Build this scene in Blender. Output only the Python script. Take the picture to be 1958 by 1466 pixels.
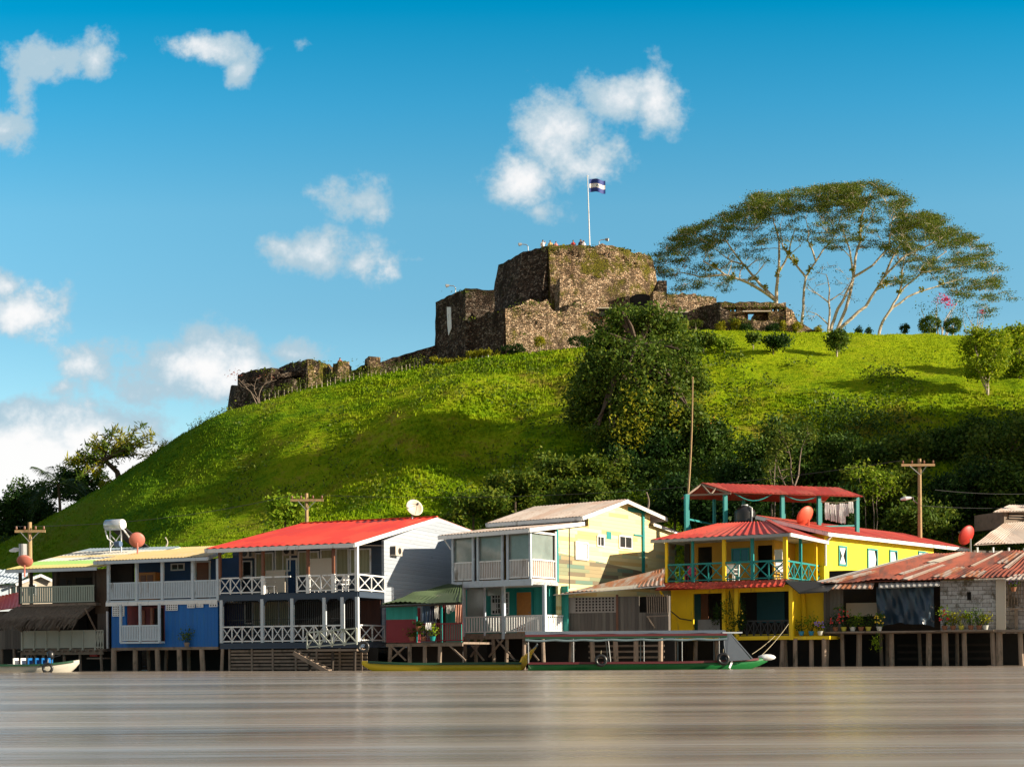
import bpy, math, random
import numpy as np
from mathutils import Vector, Matrix, noise
for o in list(bpy.data.objects): bpy.data.objects.remove(o)
sc = bpy.context.scene
COL = sc.collection
R = math.radians
random.seed(7); RNG = np.random.default_rng(7)
# ---------------------------------------------------------------- camera
FPX, HV, ZC, ROLL = 2700.0, 1250.0, 0.75, R(0.4)      # photo pixels (1958 wide), horizon row, eye height
cam = bpy.data.cameras.new('camera'); camo = bpy.data.objects.new('camera', cam); COL.objects.link(camo)
cam.sensor_width = 36; cam.lens = FPX/1958*36; cam.shift_y = (HV-733)/1958
cam.clip_start = 0.5; cam.clip_end = 6000
camo.matrix_world = Matrix.Translation((0,0,ZC)) @ Matrix.Rotation(R(90),4,'X') @ Matrix.Rotation(-ROLL,4,'Z')
sc.camera = camo
# ---------------------------------------------------------------- light
SUN_AZ, SUN_EL = math.atan2(1.0,-0.27), R(19)          # azimuth measured from +Y towards +X
sd = Vector((math.sin(SUN_AZ)*math.cos(SUN_EL), math.cos(SUN_AZ)*math.cos(SUN_EL), math.sin(SUN_EL)))
sl = bpy.data.lights.new('sun','SUN'); sl.energy = 5.0; sl.angle = R(0.5); sl.color = (1.0,0.86,0.66)
so = bpy.data.objects.new('sun', sl); COL.objects.link(so); so.location=(60,0,60)
so.rotation_euler = sd.to_track_quat('Z','Y').to_euler()
sc.view_settings.view_transform='Standard'; sc.view_settings.look='None'; sc.view_settings.gamma=1
sc.view_settings.use_curve_mapping=False; sc.view_settings.exposure = 0.95
W = bpy.data.worlds.new('World'); sc.world = W; W.use_nodes = True
wt = W.node_tree; wt.nodes.clear()
def N(t, kind, **kw):
    n = t.nodes.new(kind)
    for k, v in kw.items():
        if k.startswith('i_'):
            n.inputs[k[2:].replace('_',' ')].default_value = v
        else: setattr(n, k, v)
    return n
def mth(t, op, a, b=None, clamp=False):
    n = t.nodes.new('ShaderNodeMath'); n.operation = op; n.use_clamp = clamp
    for i, x in enumerate((a, b)):
        if x is None: continue
        if isinstance(x, (int, float)): n.inputs[i].default_value = x
        else: t.links.new(x, n.inputs[i])
    return n.outputs[0]
def mixc(t, fac, a, b, mode='MIX'):
    n = t.nodes.new('ShaderNodeMix'); n.data_type='RGBA'; n.blend_type = mode
    for i, x in ((0,fac),(6,a),(7,b)):
        if isinstance(x, (int, float)): n.inputs[i].default_value = x
        elif isinstance(x, tuple): n.inputs[i].default_value = (*x[:3],1)
        else: t.links.new(x, n.inputs[i])
    return n.outputs[2]
def smooth(t, x, a, b):
    n = t.nodes.new('ShaderNodeMapRange'); n.interpolation_type='SMOOTHSTEP'
    t.links.new(x, n.inputs[0]); n.inputs[1].default_value=a; n.inputs[2].default_value=b
    return n.outputs[0]
def build_world():
    t = wt; L = t.links.new
    sky = N(t,'ShaderNodeTexSky'); sky.sky_type='NISHITA'; sky.sun_disc=False
    sky.sun_elevation=SUN_EL; sky.sun_rotation=SUN_AZ; sky.altitude=60; sky.air_density=1.0; sky.dust_density=0.3; sky.ozone_density=3.0
    hs = N(t,'ShaderNodeHueSaturation'); hs.inputs['Hue'].default_value=0.478; hs.inputs['Saturation'].default_value=1.28; hs.inputs['Value'].default_value=1.0
    L(sky.outputs[0], hs.inputs['Color'])
    tc = N(t,'ShaderNodeTexCoord'); sp = N(t,'ShaderNodeSeparateXYZ'); L(tc.outputs['Generated'], sp.inputs[0])
    yy = mth(t,'MAXIMUM', sp.outputs[1], 0.05)
    a = mth(t,'DIVIDE', sp.outputs[0], yy); b = mth(t,'DIVIDE', sp.outputs[2], yy)
    cb = N(t,'ShaderNodeCombineXYZ'); L(a, cb.inputs[0]); L(b, cb.inputs[1])
    cr = N(t,'ShaderNodeValToRGB'); 
    for _ in range(4): cr.color_ramp.elements.new(.5)
    for i,(pp,c) in enumerate([(0,(.95,.62,.48)),(.24,(.66,.478,.43)),(.315,(.685,.525,.47)),(.389,(.31,.498,.493)),(.459,(.0,.447,.473)),(.85,(.02,.20,.24))]):
        cr.color_ramp.elements[i].position=pp; cr.color_ramp.elements[i].color=(*c,1)
    L(b, cr.inputs[0]); base = mixc(t, 1.0, cr.outputs[0], (2.0,2.0,2.0), 'MULTIPLY')
    skyc = mixc(t, 1.0, hs.outputs[0], base, 'MULTIPLY')
    def noi(scale, det=8, rough=0.6, off=0.0):
        mp = N(t,'ShaderNodeMapping'); mp.inputs['Location'].default_value=(off,off*.7,off*.3); L(cb.outputs[0], mp.inputs[0])
        n = N(t,'ShaderNodeTexNoise'); n.inputs['Scale'].default_value=scale; n.inputs['Detail'].default_value=det; n.inputs['Roughness'].default_value=rough
        L(mp.outputs[0], n.inputs['Vector']); return n
    nd = noi(9,3,0.5)
    v1 = N(t,'ShaderNodeVectorMath',operation='SUBTRACT'); L(nd.outputs['Color'], v1.inputs[0]); v1.inputs[1].default_value=(.5,.5,.5)
    v2 = N(t,'ShaderNodeVectorMath',operation='MULTIPLY_ADD'); L(v1.outputs[0], v2.inputs[0]); v2.inputs[1].default_value=(.045,.03,0); L(cb.outputs[0], v2.inputs[2])
    dens = None
    for (u,v,ru,rv,w) in CLOUDS:
        s = N(t,'ShaderNodeVectorMath',operation='SUBTRACT'); L(v2.outputs[0], s.inputs[0]); s.inputs[1].default_value=((u-979)/FPX,(HV-v)/FPX,0)
        m = N(t,'ShaderNodeVectorMath',operation='MULTIPLY'); L(s.outputs[0], m.inputs[0]); m.inputs[1].default_value=(FPX/ru,FPX/rv,0)
        ln = N(t,'ShaderNodeVectorMath',operation='LENGTH'); L(m.outputs[0], ln.inputs[0])
        d = mth(t,'MULTIPLY', mth(t,'MAXIMUM', mth(t,'SUBTRACT', 1.08, mth(t,'MULTIPLY',ln.outputs['Value'],.44)), 0.0), w)
        dens = d if dens is None else mth(t,'MAXIMUM', dens, d)
    nz = noi(27,12,0.64,3.1).outputs[0]
    dd = mth(t,'ADD', dens, mth(t,'MULTIPLY', mth(t,'SUBTRACT', nz, 0.5), 1.5))
    mask = smooth(t, dd, 0.42, 0.80)
    mask = mth(t,'MULTIPLY', mask, smooth(t, dens, 0.02, 0.3))
    # cloud brightness: thick cores turn grey-blue on the side away from the sun
    nz2 = noi(12,5,0.55,9.0).outputs[0]
    shade = smooth(t, mth(t,'ADD', mth(t,'SUBTRACT', dd, 0.55), mth(t,'MULTIPLY', mth(t,'SUBTRACT', nz2, .5), 1.6)), 0.1, 0.75)
    cc = mixc(t, shade, CLOUD_DARK, CLOUD_LIT)
    fin = mixc(t, mth(t,'MULTIPLY', mask, 0.95), skyc, cc)
    # unseen broken cloud layer added overhead and behind the viewer to neutralise ambient light
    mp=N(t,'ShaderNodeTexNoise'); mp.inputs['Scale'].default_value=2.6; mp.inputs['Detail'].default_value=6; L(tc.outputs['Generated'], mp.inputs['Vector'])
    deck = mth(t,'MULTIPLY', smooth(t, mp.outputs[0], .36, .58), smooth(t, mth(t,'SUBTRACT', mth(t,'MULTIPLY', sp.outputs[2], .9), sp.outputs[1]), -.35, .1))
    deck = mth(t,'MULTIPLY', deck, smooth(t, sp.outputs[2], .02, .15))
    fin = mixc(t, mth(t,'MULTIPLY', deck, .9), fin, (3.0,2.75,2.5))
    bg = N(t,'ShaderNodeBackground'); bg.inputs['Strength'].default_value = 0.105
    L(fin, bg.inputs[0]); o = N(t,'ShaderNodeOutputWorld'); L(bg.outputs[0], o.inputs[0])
SKYLOW=(2.5,1.42,1.02)
SKYTOP=(0.14,0.80,0.84)
CLOUD_LIT=(5.0,4.9,4.85); CLOUD_DARK=(2.2,3.0,3.5)
CLOUDS=[(110,108,80,36,.95),(190,115,45,40,.9),(45,160,26,58,.8),(420,88,80,28,.9),(482,125,34,38,.9),(595,75,24,16,.5),(290,130,35,22,.42),
 (1180,195,75,45,1.0),(1255,195,55,50,1.0),(1075,255,75,60,1.0),(1130,305,65,42,.85),(1000,345,62,48,.95),(1035,398,70,26,.7),
 (690,375,62,45,.9),(640,480,85,48,.9),(700,500,55,40,.85),(560,465,50,28,.75),(800,500,50,14,.42),(40,575,95,45,1.0),(10,530,40,38,.9),(15,255,50,42,.85),
 (185,690,60,44,.9),(135,740,60,26,.75),(390,700,95,62,1.15),(470,695,60,45,1.0),(320,745,75,40,.9),(560,672,65,28,.85),(240,730,60,30,.4),
 (60,895,200,80,1.9),(180,895,150,58,1.7),(290,890,75,42,1.6),(30,838,90,42,1.7),(110,845,60,34,1.5),(110,930,180,60,1.4),(1600,620,150,28,.45),
 (-300,600,200,120,1.0),(-500,850,300,100,1.2),(2300,500,200,80,1.0),(2500,800,300,80,1.0),(900,-200,200,60,.8)]
build_world()
# ---------------------------------------------------------------- pixel <-> place
def ray(u, v):
    a=(u-979)/FPX; b=(HV-v)/FPX
    return a*math.cos(ROLL)+b*math.sin(ROLL), -a*math.sin(ROLL)+b*math.cos(ROLL)
def at(u, v, Y):
    a,b = ray(u,v); return Vector((a*Y, Y, ZC+b*Y))
def atz(u, v, z):
    a,b = ray(u,v); Y=(z-ZC)/b; return Vector((a*Y, Y, z))
# ---------------------------------------------------------------- tags
def tag(o, label=None, cat=None, group=None, kind=None):
    if label: o['label']=label
    if cat: o['category']=cat
    if group: o['group']=group
    if kind: o['kind']=kind
    return o
def empty(name, loc, rz=0, label=None, cat=None, group=None):
    o = bpy.data.objects.new(name, None); COL.objects.link(o); o.location=loc; o.rotation_euler=(0,0,rz); o.empty_display_size=.3
    return tag(o,label,cat,group)
def copy_tree(o, parent=None):
    c=o.copy(); COL.objects.link(c); c.parent=parent
    for ch in [x for x in bpy.data.objects if x.parent==o]: copy_tree(ch,c)
    return c
# ---------------------------------------------------------------- mesh builder
class MB:
    def __init__(s): s.v=[]; s.f=[]; s.m=[]; s.cm=0
    def add(s, vs, fs, m=None):
        o=len(s.v); s.v+= [tuple(p) for p in vs]; s.f+=[tuple(i+o for i in f) for f in fs]; s.m+=[s.cm if m is None else m]*len(fs); return s
    def box(s,x0,x1,y0,y1,z0,z1,m=None):
        if x0>x1:x0,x1=x1,x0
        if y0>y1:y0,y1=y1,y0
        if z0>z1:z0,z1=z1,z0
        return s.add([(x0,y0,z0),(x1,y0,z0),(x1,y1,z0),(x0,y1,z0),(x0,y0,z1),(x1,y0,z1),(x1,y1,z1),(x0,y1,z1)],
          [(0,3,2,1),(4,5,6,7),(0,1,5,4),(1,2,6,5),(2,3,7,6),(3,0,4,7)],m)
    def beam(s,p,q,w=.1,h=None,m=None):
        h=w if h is None else h
        p=Vector(p);q=Vector(q);d=(q-p)
        if d.length<1e-5: return s
        d.normalize(); up=Vector((0,0,1)) if abs(d.z)<.95 else Vector((0,1,0))
        a=d.cross(up).normalized(); b=a.cross(d).normalized()
        vs=[]
        for c in (p,q):
            for i,j in ((-1,-1),(1,-1),(1,1),(-1,1)): vs.append(c+a*i*w/2+b*j*h/2)
        return s.add(vs,[(3,2,1,0),(4,5,6,7),(0,1,5,4),(1,2,6,5),(2,3,7,6),(3,0,4,7)],m)
    def tube(s,pts,rad,n=6,m=None,cap=True):
        pts=[Vector(p) for p in pts]; k=len(pts)
        if not isinstance(rad,(list,tuple)): rad=[rad]*k
        vs=[]; ref=Vector((0.3,1,0.2)).normalized()
        for i,p in enumerate(pts):
            d=(pts[min(i+1,k-1)]-pts[max(i-1,0)]); d=d.normalized() if d.length>1e-6 else Vector((0,0,1))
            a=d.cross(ref); a=a.normalized() if a.length>.1 else d.cross(Vector((1,0,0))).normalized(); b=d.cross(a).normalized()
            for j in range(n):
                t=2*math.pi*j/n; vs.append(p+(a*math.cos(t)+b*math.sin(t))*rad[i])
        fs=[(i*n+j,i*n+(j+1)%n,(i+1)*n+(j+1)%n,(i+1)*n+j) for i in range(k-1) for j in range(n)]
        if cap: fs+=[tuple(range(n-1,-1,-1)),tuple((k-1)*n+j for j in range(n))]
        return s.add(vs,fs,m)
    def prism(s,pts,vec,m=None):
        pts=[Vector(p) for p in pts]; n=len(pts); vec=Vector(vec)
        return s.add(pts+[p+vec for p in pts],[tuple(range(n)),tuple(range(2*n-1,n-1,-1))]+[((i+1)%n,i,n+i,n+(i+1)%n) for i in range(n)],m)
    def slab(s,a,b,c,d,t=.06,m=None):
        a,b,c,d=map(Vector,(a,b,c,d)); n=(b-a).cross(d-a).normalized()
        if n.z<0:n=-n
        return s.prism([a,b,c,d],-n*t,m)
    def corr(s,a,b,c,d,pitch=.18,amp=.022,m=None,ny=6,sag=0.0,seed=0):
        # corrugated sheet, ribs running from eave (a-b) to ridge (d-c)
        a,b,c,d=map(Vector,(a,b,c,d)); n=(b-a).cross(d-a).normalized()
        if n.z<0:n=-n
        L=(b-a).length; k=max(4,int(L/pitch)*4); vs=[]
        for j in range(ny+1):
            v=j/ny
            for i in range(k+1):
                u=i/k; p=(a.lerp(b,u)).lerp(d.lerp(c,u),v)
                w=math.sin(i*math.pi/2)*amp
                if sag: w+=sag*noise.noise(Vector((u*L*.45,v*3+seed,seed)))
                vs.append(p+n*w)
        fs=[(j*(k+1)+i,j*(k+1)+i+1,(j+1)*(k+1)+i+1,(j+1)*(k+1)+i) for j in range(ny) for i in range(k)]
        s.add(vs,fs,m)
        return s.slab(a-n*.03,b-n*.03,c-n*.03,d-n*.03,.02,m)
    def ball(s,c,r,n=10,m=None):
        c=Vector(c); r=(r,r,r) if isinstance(r,(int,float)) else r; k=max(4,n//2); vs=[];
        for i in range(1,k):
            for j in range(n):
                p=math.pi*i/k;t=2*math.pi*j/n; vs.append(c+Vector((r[0]*math.sin(p)*math.cos(t),r[1]*math.sin(p)*math.sin(t),r[2]*math.cos(p))))
        vs+=[c+Vector((0,0,r[2])),c-Vector((0,0,r[2]))]; T=(k-1)*n
        fs=[(i*n+j,(i+1)*n+j,(i+1)*n+(j+1)%n,i*n+(j+1)%n) for i in range(k-2) for j in range(n)]
        fs+=[(T,j,(j+1)%n) for j in range(n)]+[(T+1,(k-2)*n+(j+1)%n,(k-2)*n+j) for j in range(n)]
        return s.add(vs,fs,m)
    def wall(s,x0,x1,z0,z1,y,t,holes=(),m=None):
        # wall in the x-z plane from y to y+t with rectangular holes (hx0,hx1,hz0,hz1)
        xs=sorted({x0,x1,*[min(max(h[i],x0),x1) for h in holes for i in (0,1)]})
        for a,b in zip(xs,xs[1:]):
            if b-a<1e-4: continue
            mid=(a+b)/2; cuts=sorted([(max(h[2],z0),min(h[3],z1)) for h in holes if h[0]<mid<h[1]])
            z=z0
            for c,d in cuts:
                if c>z+1e-4: s.box(a,b,y,y+t,z,c,m)
                z=max(z,d)
            if z1>z+1e-4: s.box(a,b,y,y+t,z,z1,m)
        return s
    def wally(s,y0,y1,z0,z1,x,t,holes=(),m=None):
        ys=sorted({y0,y1,*[min(max(h[i],y0),y1) for h in holes for i in (0,1)]})
        for a,b in zip(ys,ys[1:]):
            if b-a<1e-4: continue
            mid=(a+b)/2; cuts=sorted([(max(h[2],z0),min(h[3],z1)) for h in holes if h[0]<mid<h[1]]); z=z0
            for c,d in cuts:
                if c>z+1e-4: s.box(x-t,x,a,b,z,c,m)
                z=max(z,d)
            if z1>z+1e-4: s.box(x-t,x,a,b,z,z1,m)
        return s
    def build(s,name,mat,parent=None,smooth=False):
        me=bpy.data.meshes.new(name); me.from_pydata(s.v,[],s.f)
        ms=mat if isinstance(mat,(list,tuple)) else [mat]
        for x in ms: me.materials.append(x)
        if len(ms)>1: me.polygons.foreach_set('material_index',s.m)
        if smooth: me.polygons.foreach_set('use_smooth',[True]*len(s.f))
        me.update(); o=bpy.data.objects.new(name,me); COL.objects.link(o)
        if parent: o.parent=parent
        return o
# ---------------------------------------------------------------- materials
def base_mat(name):
    m=bpy.data.materials.new(name); m.use_nodes=True; t=m.node_tree
    b=t.nodes['Principled BSDF']; tc=N(t,'ShaderNodeTexCoord'); return m,t,b,tc.outputs['Object']
def nz(t,co,scale,det=6,rough=.6,sxyz=None,out=0):
    if sxyz:
        mp=N(t,'ShaderNodeMapping'); mp.inputs['Scale'].default_value=sxyz; t.links.new(co,mp.inputs[0]); co=mp.outputs[0]
    n=N(t,'ShaderNodeTexNoise'); n.inputs['Scale'].default_value=scale; n.inputs['Detail'].default_value=det; n.inputs['Roughness'].default_value=rough
    t.links.new(co,n.inputs['Vector']); return n.outputs[out]
def bump(t,b,h,strength,dist=.02):
    n=N(t,'ShaderNodeBump'); n.inputs['Strength'].default_value=strength; n.inputs['Distance'].default_value=dist
    t.links.new(h,n.inputs['Height']); t.links.new(n.outputs[0],b.inputs['Normal']); return n
def pm(name,col,rough=.7,var=.25,scale=1.5,dirt=None,dlo=.5,dhi=.75,dscale=.8,bmp=.2,bs=25,metal=0,stretch=None,spec=None):
    m,t,b,co=base_mat(name)
    c=mixc(t,nz(t,co,scale),tuple(x*(1-var) for x in col),tuple(min(1,x*(1+var)) for x in col))
    if dirt: c=mixc(t,smooth(t,nz(t,co,dscale,8,.7,stretch),dlo,dhi),c,dirt)
    t.links.new(c,b.inputs['Base Color']); b.inputs['Roughness'].default_value=rough; b.inputs['Metallic'].default_value=metal
    if spec is not None: b.inputs['Specular IOR Level'].default_value=spec
    if bmp: bump(t,b,nz(t,co,bs,4),bmp)
    return m
def boards(name,cols,axis='z',period=.2,length=None,rough=.75,dirt=None,dlo=.5,dhi=.8,bmp=.6,along='x',blend=.0):
    m,t,b,co=base_mat(name); sp=N(t,'ShaderNodeSeparateXYZ'); t.links.new(co,sp.inputs[0])
    A={'x':0,'y':1,'z':2}
    q=mth(t,'DIVIDE',sp.outputs[A[axis]],period); row=mth(t,'FLOOR',q); fr=mth(t,'FRACT',q)
    seed=row
    if length:
        wn0=N(t,'ShaderNodeTexWhiteNoise',noise_dimensions='1D'); t.links.new(row,wn0.inputs['W'])
        seg=mth(t,'FLOOR',mth(t,'ADD',mth(t,'DIVIDE',sp.outputs[A[along]],length),mth(t,'MULTIPLY',wn0.outputs[0],7.3)))
        seed=mth(t,'ADD',row,mth(t,'MULTIPLY',seg,17.31))
    wn=N(t,'ShaderNodeTexWhiteNoise',noise_dimensions='1D'); t.links.new(seed,wn.inputs['W'])
    cr=N(t,'ShaderNodeValToRGB'); cr.color_ramp.interpolation='CONSTANT' if blend==0 else 'LINEAR'
    while len(cr.color_ramp.elements)<len(cols): cr.color_ramp.elements.new(.5)
    for i,c in enumerate(cols):
        cr.color_ramp.elements[i].position=i/len(cols); cr.color_ramp.elements[i].color=(*c,1)
    t.links.new(wn.outputs[0],cr.inputs[0]); c=cr.outputs[0]
    st={'z':(2,2,12),'x':(12,2,1.2),'y':(2,12,1.2)}[axis]
    c=mixc(t,mth(t,'MULTIPLY',nz(t,co,1.3,6,.7,st),.55),c,(0.03,0.03,0.03),'MIX') if blend>=0 and not dirt else c
    if dirt: c=mixc(t,smooth(t,nz(t,co,1.1,8,.7,st),dlo,dhi),c,dirt)
    t.links.new(c,b.inputs['Base Color']); b.inputs['Roughness'].default_value=rough
    h=smooth(t,mth(t,'ABSOLUTE',mth(t,'SUBTRACT',fr,.5)),.5,.40)
    bump(t,b,h,bmp,.03)
    return m
def leafmat(name,cols,trans=.35,rough=.55):
    m,t,b,co=base_mat(name); g=N(t,'ShaderNodeNewGeometry')
    cr=N(t,'ShaderNodeValToRGB')
    while len(cr.color_ramp.elements)<len(cols): cr.color_ramp.elements.new(.5)
    for i,c in enumerate(cols):
        cr.color_ramp.elements[i].position=i/(len(cols)-1); cr.color_ramp.elements[i].color=(*c,1)
    f=mth(t,'ADD',mth(t,'MULTIPLY',g.outputs['Random Per Island'],.6),mth(t,'MULTIPLY',nz(t,co,.55,3),.45))
    t.links.new(f,cr.inputs[0]); t.links.new(cr.outputs[0],b.inputs['Base Color']); b.inputs['Roughness'].default_value=rough
    b.inputs['Specular IOR Level'].default_value=.12
    tr=N(t,'ShaderNodeBsdfTranslucent'); t.links.new(cr.outputs[0],tr.inputs[0])
    ms=N(t,'ShaderNodeMixShader'); ms.inputs[0].default_value=trans
    t.links.new(b.outputs[0],ms.inputs[1]); t.links.new(tr.outputs[0],ms.inputs[2]); t.links.new(ms.outputs[0],t.nodes['Material Output'].inputs[0])
    return m
def stone(name,dark,mid,light,scale=2.2,moss=(.09,.10,.02),mlo=.52,mhi=.7,mz=None):
    m,t,b,co=base_mat(name)
    dv=N(t,'ShaderNodeVectorMath',operation='MULTIPLY_ADD'); n0=nz(t,co,1.7,3,.5,None,1); t.links.new(n0,dv.inputs[0]); dv.inputs[1].default_value=(.35,.35,.35); t.links.new(co,dv.inputs[2])
    mp=N(t,'ShaderNodeMapping'); mp.inputs['Scale'].default_value=(1,1,1.5); t.links.new(dv.outputs[0],mp.inputs[0])
    vo=N(t,'ShaderNodeTexVoronoi'); vo.inputs['Scale'].default_value=scale; t.links.new(mp.outputs[0],vo.inputs['Vector'])
    ve=N(t,'ShaderNodeTexVoronoi',feature='DISTANCE_TO_EDGE'); ve.inputs['Scale'].default_value=scale; t.links.new(mp.outputs[0],ve.inputs['Vector'])
    sp=N(t,'ShaderNodeSeparateColor'); t.links.new(vo.outputs['Color'],sp.inputs[0])
    c=mixc(t,smooth(t,sp.outputs[0],.1,.9),dark,mid)
    c=mixc(t,smooth(t,sp.outputs[1],.50,.90),c,light)
    c=mixc(t,mth(t,'MULTIPLY',nz(t,co,9,5),.5),c,tuple(x*.5 for x in mid))
    c=mixc(t,smooth(t,nz(t,co,.33,9,.75,(1,1,.6)),.50,.60),c,tuple(x*.28 for x in mid))
    c=mixc(t,smooth(t,nz(t,co,.45,9,.75,(1,1,.8)),mlo,mhi),c,moss)
    e=smooth(t,ve.outputs[0],0.0,.10)
    c=mixc(t,e,tuple(x*.45 for x in dark),c)
    t.links.new(c,b.inputs['Base Color']); b.inputs['Roughness'].default_value=.95; b.inputs['Specular IOR Level'].default_value=.1
    h=mth(t,'ADD',mth(t,'MULTIPLY',smooth(t,ve.outputs[0],0,.18),mth(t,'ADD',.5,mth(t,'MULTIPLY',sp.outputs[2],.5))),mth(t,'MULTIPLY',nz(t,co,7,6,.7),.5))
    bump(t,b,h,1.0,.14)
    return m
M={}
M['white']=pm('white_paint',(.70,.71,.72),.55,.12,2,(.26,.23,.18),.54,.70,1.3,stretch=(2,2,.6))
M['blueish_white']=pm('pale_blue_paint',(.46,.54,.62),.6,.12,2,(.22,.22,.21),.54,.72,1.3,stretch=(2,2,.6))
M['fascia']=pm('fascia_paint',(.50,.55,.60),.6,.1,2,(.25,.25,.25),.6,.85,1.5)
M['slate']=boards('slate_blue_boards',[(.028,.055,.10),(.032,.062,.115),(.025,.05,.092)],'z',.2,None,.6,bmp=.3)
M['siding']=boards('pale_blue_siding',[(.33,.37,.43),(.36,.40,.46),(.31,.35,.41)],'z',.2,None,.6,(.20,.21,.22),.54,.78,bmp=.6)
M['royal']=boards('royal_blue_boards',[(.0,.105,.40),(.0,.115,.43),(.0,.10,.38)],'x',.22,None,.6,(.02,.13,.26),.5,.72,bmp=.5)
M['deepblue']=pm('deep_blue_wall',(.008,.05,.15),.7,.2,2)
M['red_roof']=pm('red_sheet',(.60,.045,.012),.45,.25,.8,(.36,.05,.03),.5,.72,.9,bmp=.05,stretch=(4,.6,1))
M['red_roof_old']=pm('faded_red_sheet',(.50,.06,.035),.5,.3,.7,(.22,.05,.035),.48,.66,1.0,bmp=.05,stretch=(3,.5,1))
M['rust']=pm('rusted_sheet',(.27,.06,.03),.75,.45,.9,(.10,.04,.03),.42,.66,.8,bmp=.1,stretch=(2.2,.4,1))
M['rust_orange']=pm('orange_rust_sheet',(.34,.12,.05),.7,.45,1.2,(.36,.32,.29),.42,.62,.9,bmp=.1,stretch=(3,.5,1))
M['zinc']=pm('zinc_sheet',(.42,.41,.40),.45,.2,.9,(.26,.13,.07),.55,.8,1.0,bmp=.05,metal=.25,stretch=(4,.5,1))
M['zinc_pink']=pm('weathered_zinc',(.50,.40,.35),.55,.25,1,(.28,.14,.09),.5,.75,1.2,bmp=.05,metal=.1,stretch=(5,.5,1))
M['wood']=boards('grey_planks',[(.12,.10,.09),(.17,.145,.125),(.10,.085,.075),(.20,.175,.15)],'x',.19,None,.85,bmp=.8,blend=1)
M['wood_y']=boards('grey_planks_side',[(.12,.10,.09),(.17,.145,.125),(.10,.085,.075)],'y',.19,None,.85,bmp=.8,blend=1)
M['timber']=pm('weathered_timber',(.23,.175,.135),.85,.4,3,(.06,.05,.035),.5,.75,2,bmp=.5)
M['pile']=pm('pile_timber',(.30,.22,.165),.85,.35,3,(.04,.045,.02),.5,.72,1.2,bmp=.6,stretch=(3,3,.8))
M['darkwood']=pm('dark_timber',(.035,.026,.02),.85,.4,3)
M['brownwood']=pm('brown_varnished_wood',(.16,.06,.03),.5,.3,4)
M['orangewood']=pm('orange_wood_door',(.42,.17,.035),.5,.25,5,stretch=(10,10,1))
M['teal']=pm('teal_paint',(.0,.22,.22),.55,.15,2,(.02,.10,.10),.62,.85,2)
M['teal_boards']=boards('teal_boards',[(.01,.26,.23),(.01,.24,.21),(.015,.28,.25)],'x',.2,None,.6,(.02,.12,.11),.6,.85,bmp=.4)
M['yellow']=pm('yellow_paint',(.82,.56,.005),.6,.12,1.2,(.38,.26,.04),.54,.72,1.0,bmp=.2,stretch=(3,3,.5))
M['yellow_wall']=pm('bright_yellow_wall',(.80,.66,.006),.6,.1,1,(.48,.36,.05),.54,.74,1.0,bmp=.15,stretch=(3,3,.5))
M['ochre']=pm('ochre_wall',(.40,.22,.02),.7,.15,2)
M['maroon']=pm('maroon_paint',(.20,.018,.028),.7,.2,2,(.08,.03,.03),.6,.8,2)
M['gable']=boards('pale_yellow_boards',[(.70,.62,.30),(.66,.56,.26),(.74,.68,.38),(.60,.44,.17),(.72,.66,.36),(.50,.52,.30),(.70,.60,.30)],'z',.2,2.1,.65,(.42,.30,.12),.66,.9,bmp=.5,along='y')
M['gable_low']=boards('weathered_shadowed_boards',[(.22,.24,.14),(.30,.24,.13),(.12,.20,.15),(.34,.30,.17),(.16,.13,.08)],'z',.2,1.7,.7,(.10,.07,.04),.6,.85,bmp=.5,along='y')  # weathered tones, darkened for the roof shadow across the lower gable
M['glass']=pm('window_glass',(.03,.035,.035),.08,.2,2,bmp=0,spec=.8)
M['sheetglass']=pm('plastic_sheet',(.20,.25,.24),.16,.5,1.0,(.38,.38,.34),.5,.8,.7,bmp=.12,bs=2,spec=.8)
M['curtain']=boards('pale_curtain',[(.42,.42,.26),(.36,.36,.22),(.46,.46,.30)],'x',.09,None,.9,bmp=.5,blend=1)
M['pink']=pm('pink_wall',(.30,.10,.11),.8,.2,2)
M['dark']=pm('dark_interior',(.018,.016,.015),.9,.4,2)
M['iron']=pm('black_iron',(.02,.02,.022),.5,.3,5)
M['black']=pm('black_plastic',(.015,.016,.018),.35,.2,5,bmp=.05)
M['grey']=pm('grey_metal',(.30,.31,.32),.45,.15,4,metal=.3)
M['concrete']=pm('rough_block',(.30,.29,.29),.85,.2,3)
M['block']=None
M['thatch']=pm('palm_thatch',(.15,.115,.085),.95,.5,6,(.05,.035,.03),.45,.7,3,bmp=1,bs=14,stretch=(6,1,1))
M['greenroof']=pm('mossy_green_sheet',(.045,.075,.03),.7,.4,1.5,(.16,.14,.12),.58,.75,1.2,bmp=.2)
M['cream']=pm('cream_wall',(.52,.46,.38),.7,.1,1.5,(.3,.25,.2),.6,.85,1)
M['creamrail']=pm('cream_rail_paint',(.42,.42,.36),.65,.12,2,(.22,.20,.16),.6,.85,2)
M['greenrail']=pm('grey_green_rail_paint',(.30,.35,.30),.65,.12,2,(.17,.17,.14),.6,.85,2)
M['rope']=pm('rope',(.35,.30,.2),.9,.2,5)
M['cloth_w']=pm('white_cloth',(.75,.74,.74),.85,.08,4,bmp=.4,bs=6)
M['cloth_b']=pm('blue_cloth',(.07,.12,.22),.85,.2,4,bmp=.4,bs=6)
M['cloth_n']=pm('navy_cloth',(.02,.025,.06),.85,.2,4,bmp=.4,bs=6)
M['cloth_p']=pm('peach_cloth',(.5,.25,.18),.85,.2,4,bmp=.4,bs=6)
M['tarp']=pm('blue_black_tarp',(.022,.045,.075),.32,.4,1.2,bmp=.5,bs=3)
M['browntarp']=pm('brown_tarp',(.085,.055,.035),.7,.25,1.5,bmp=.4,bs=4)
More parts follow.
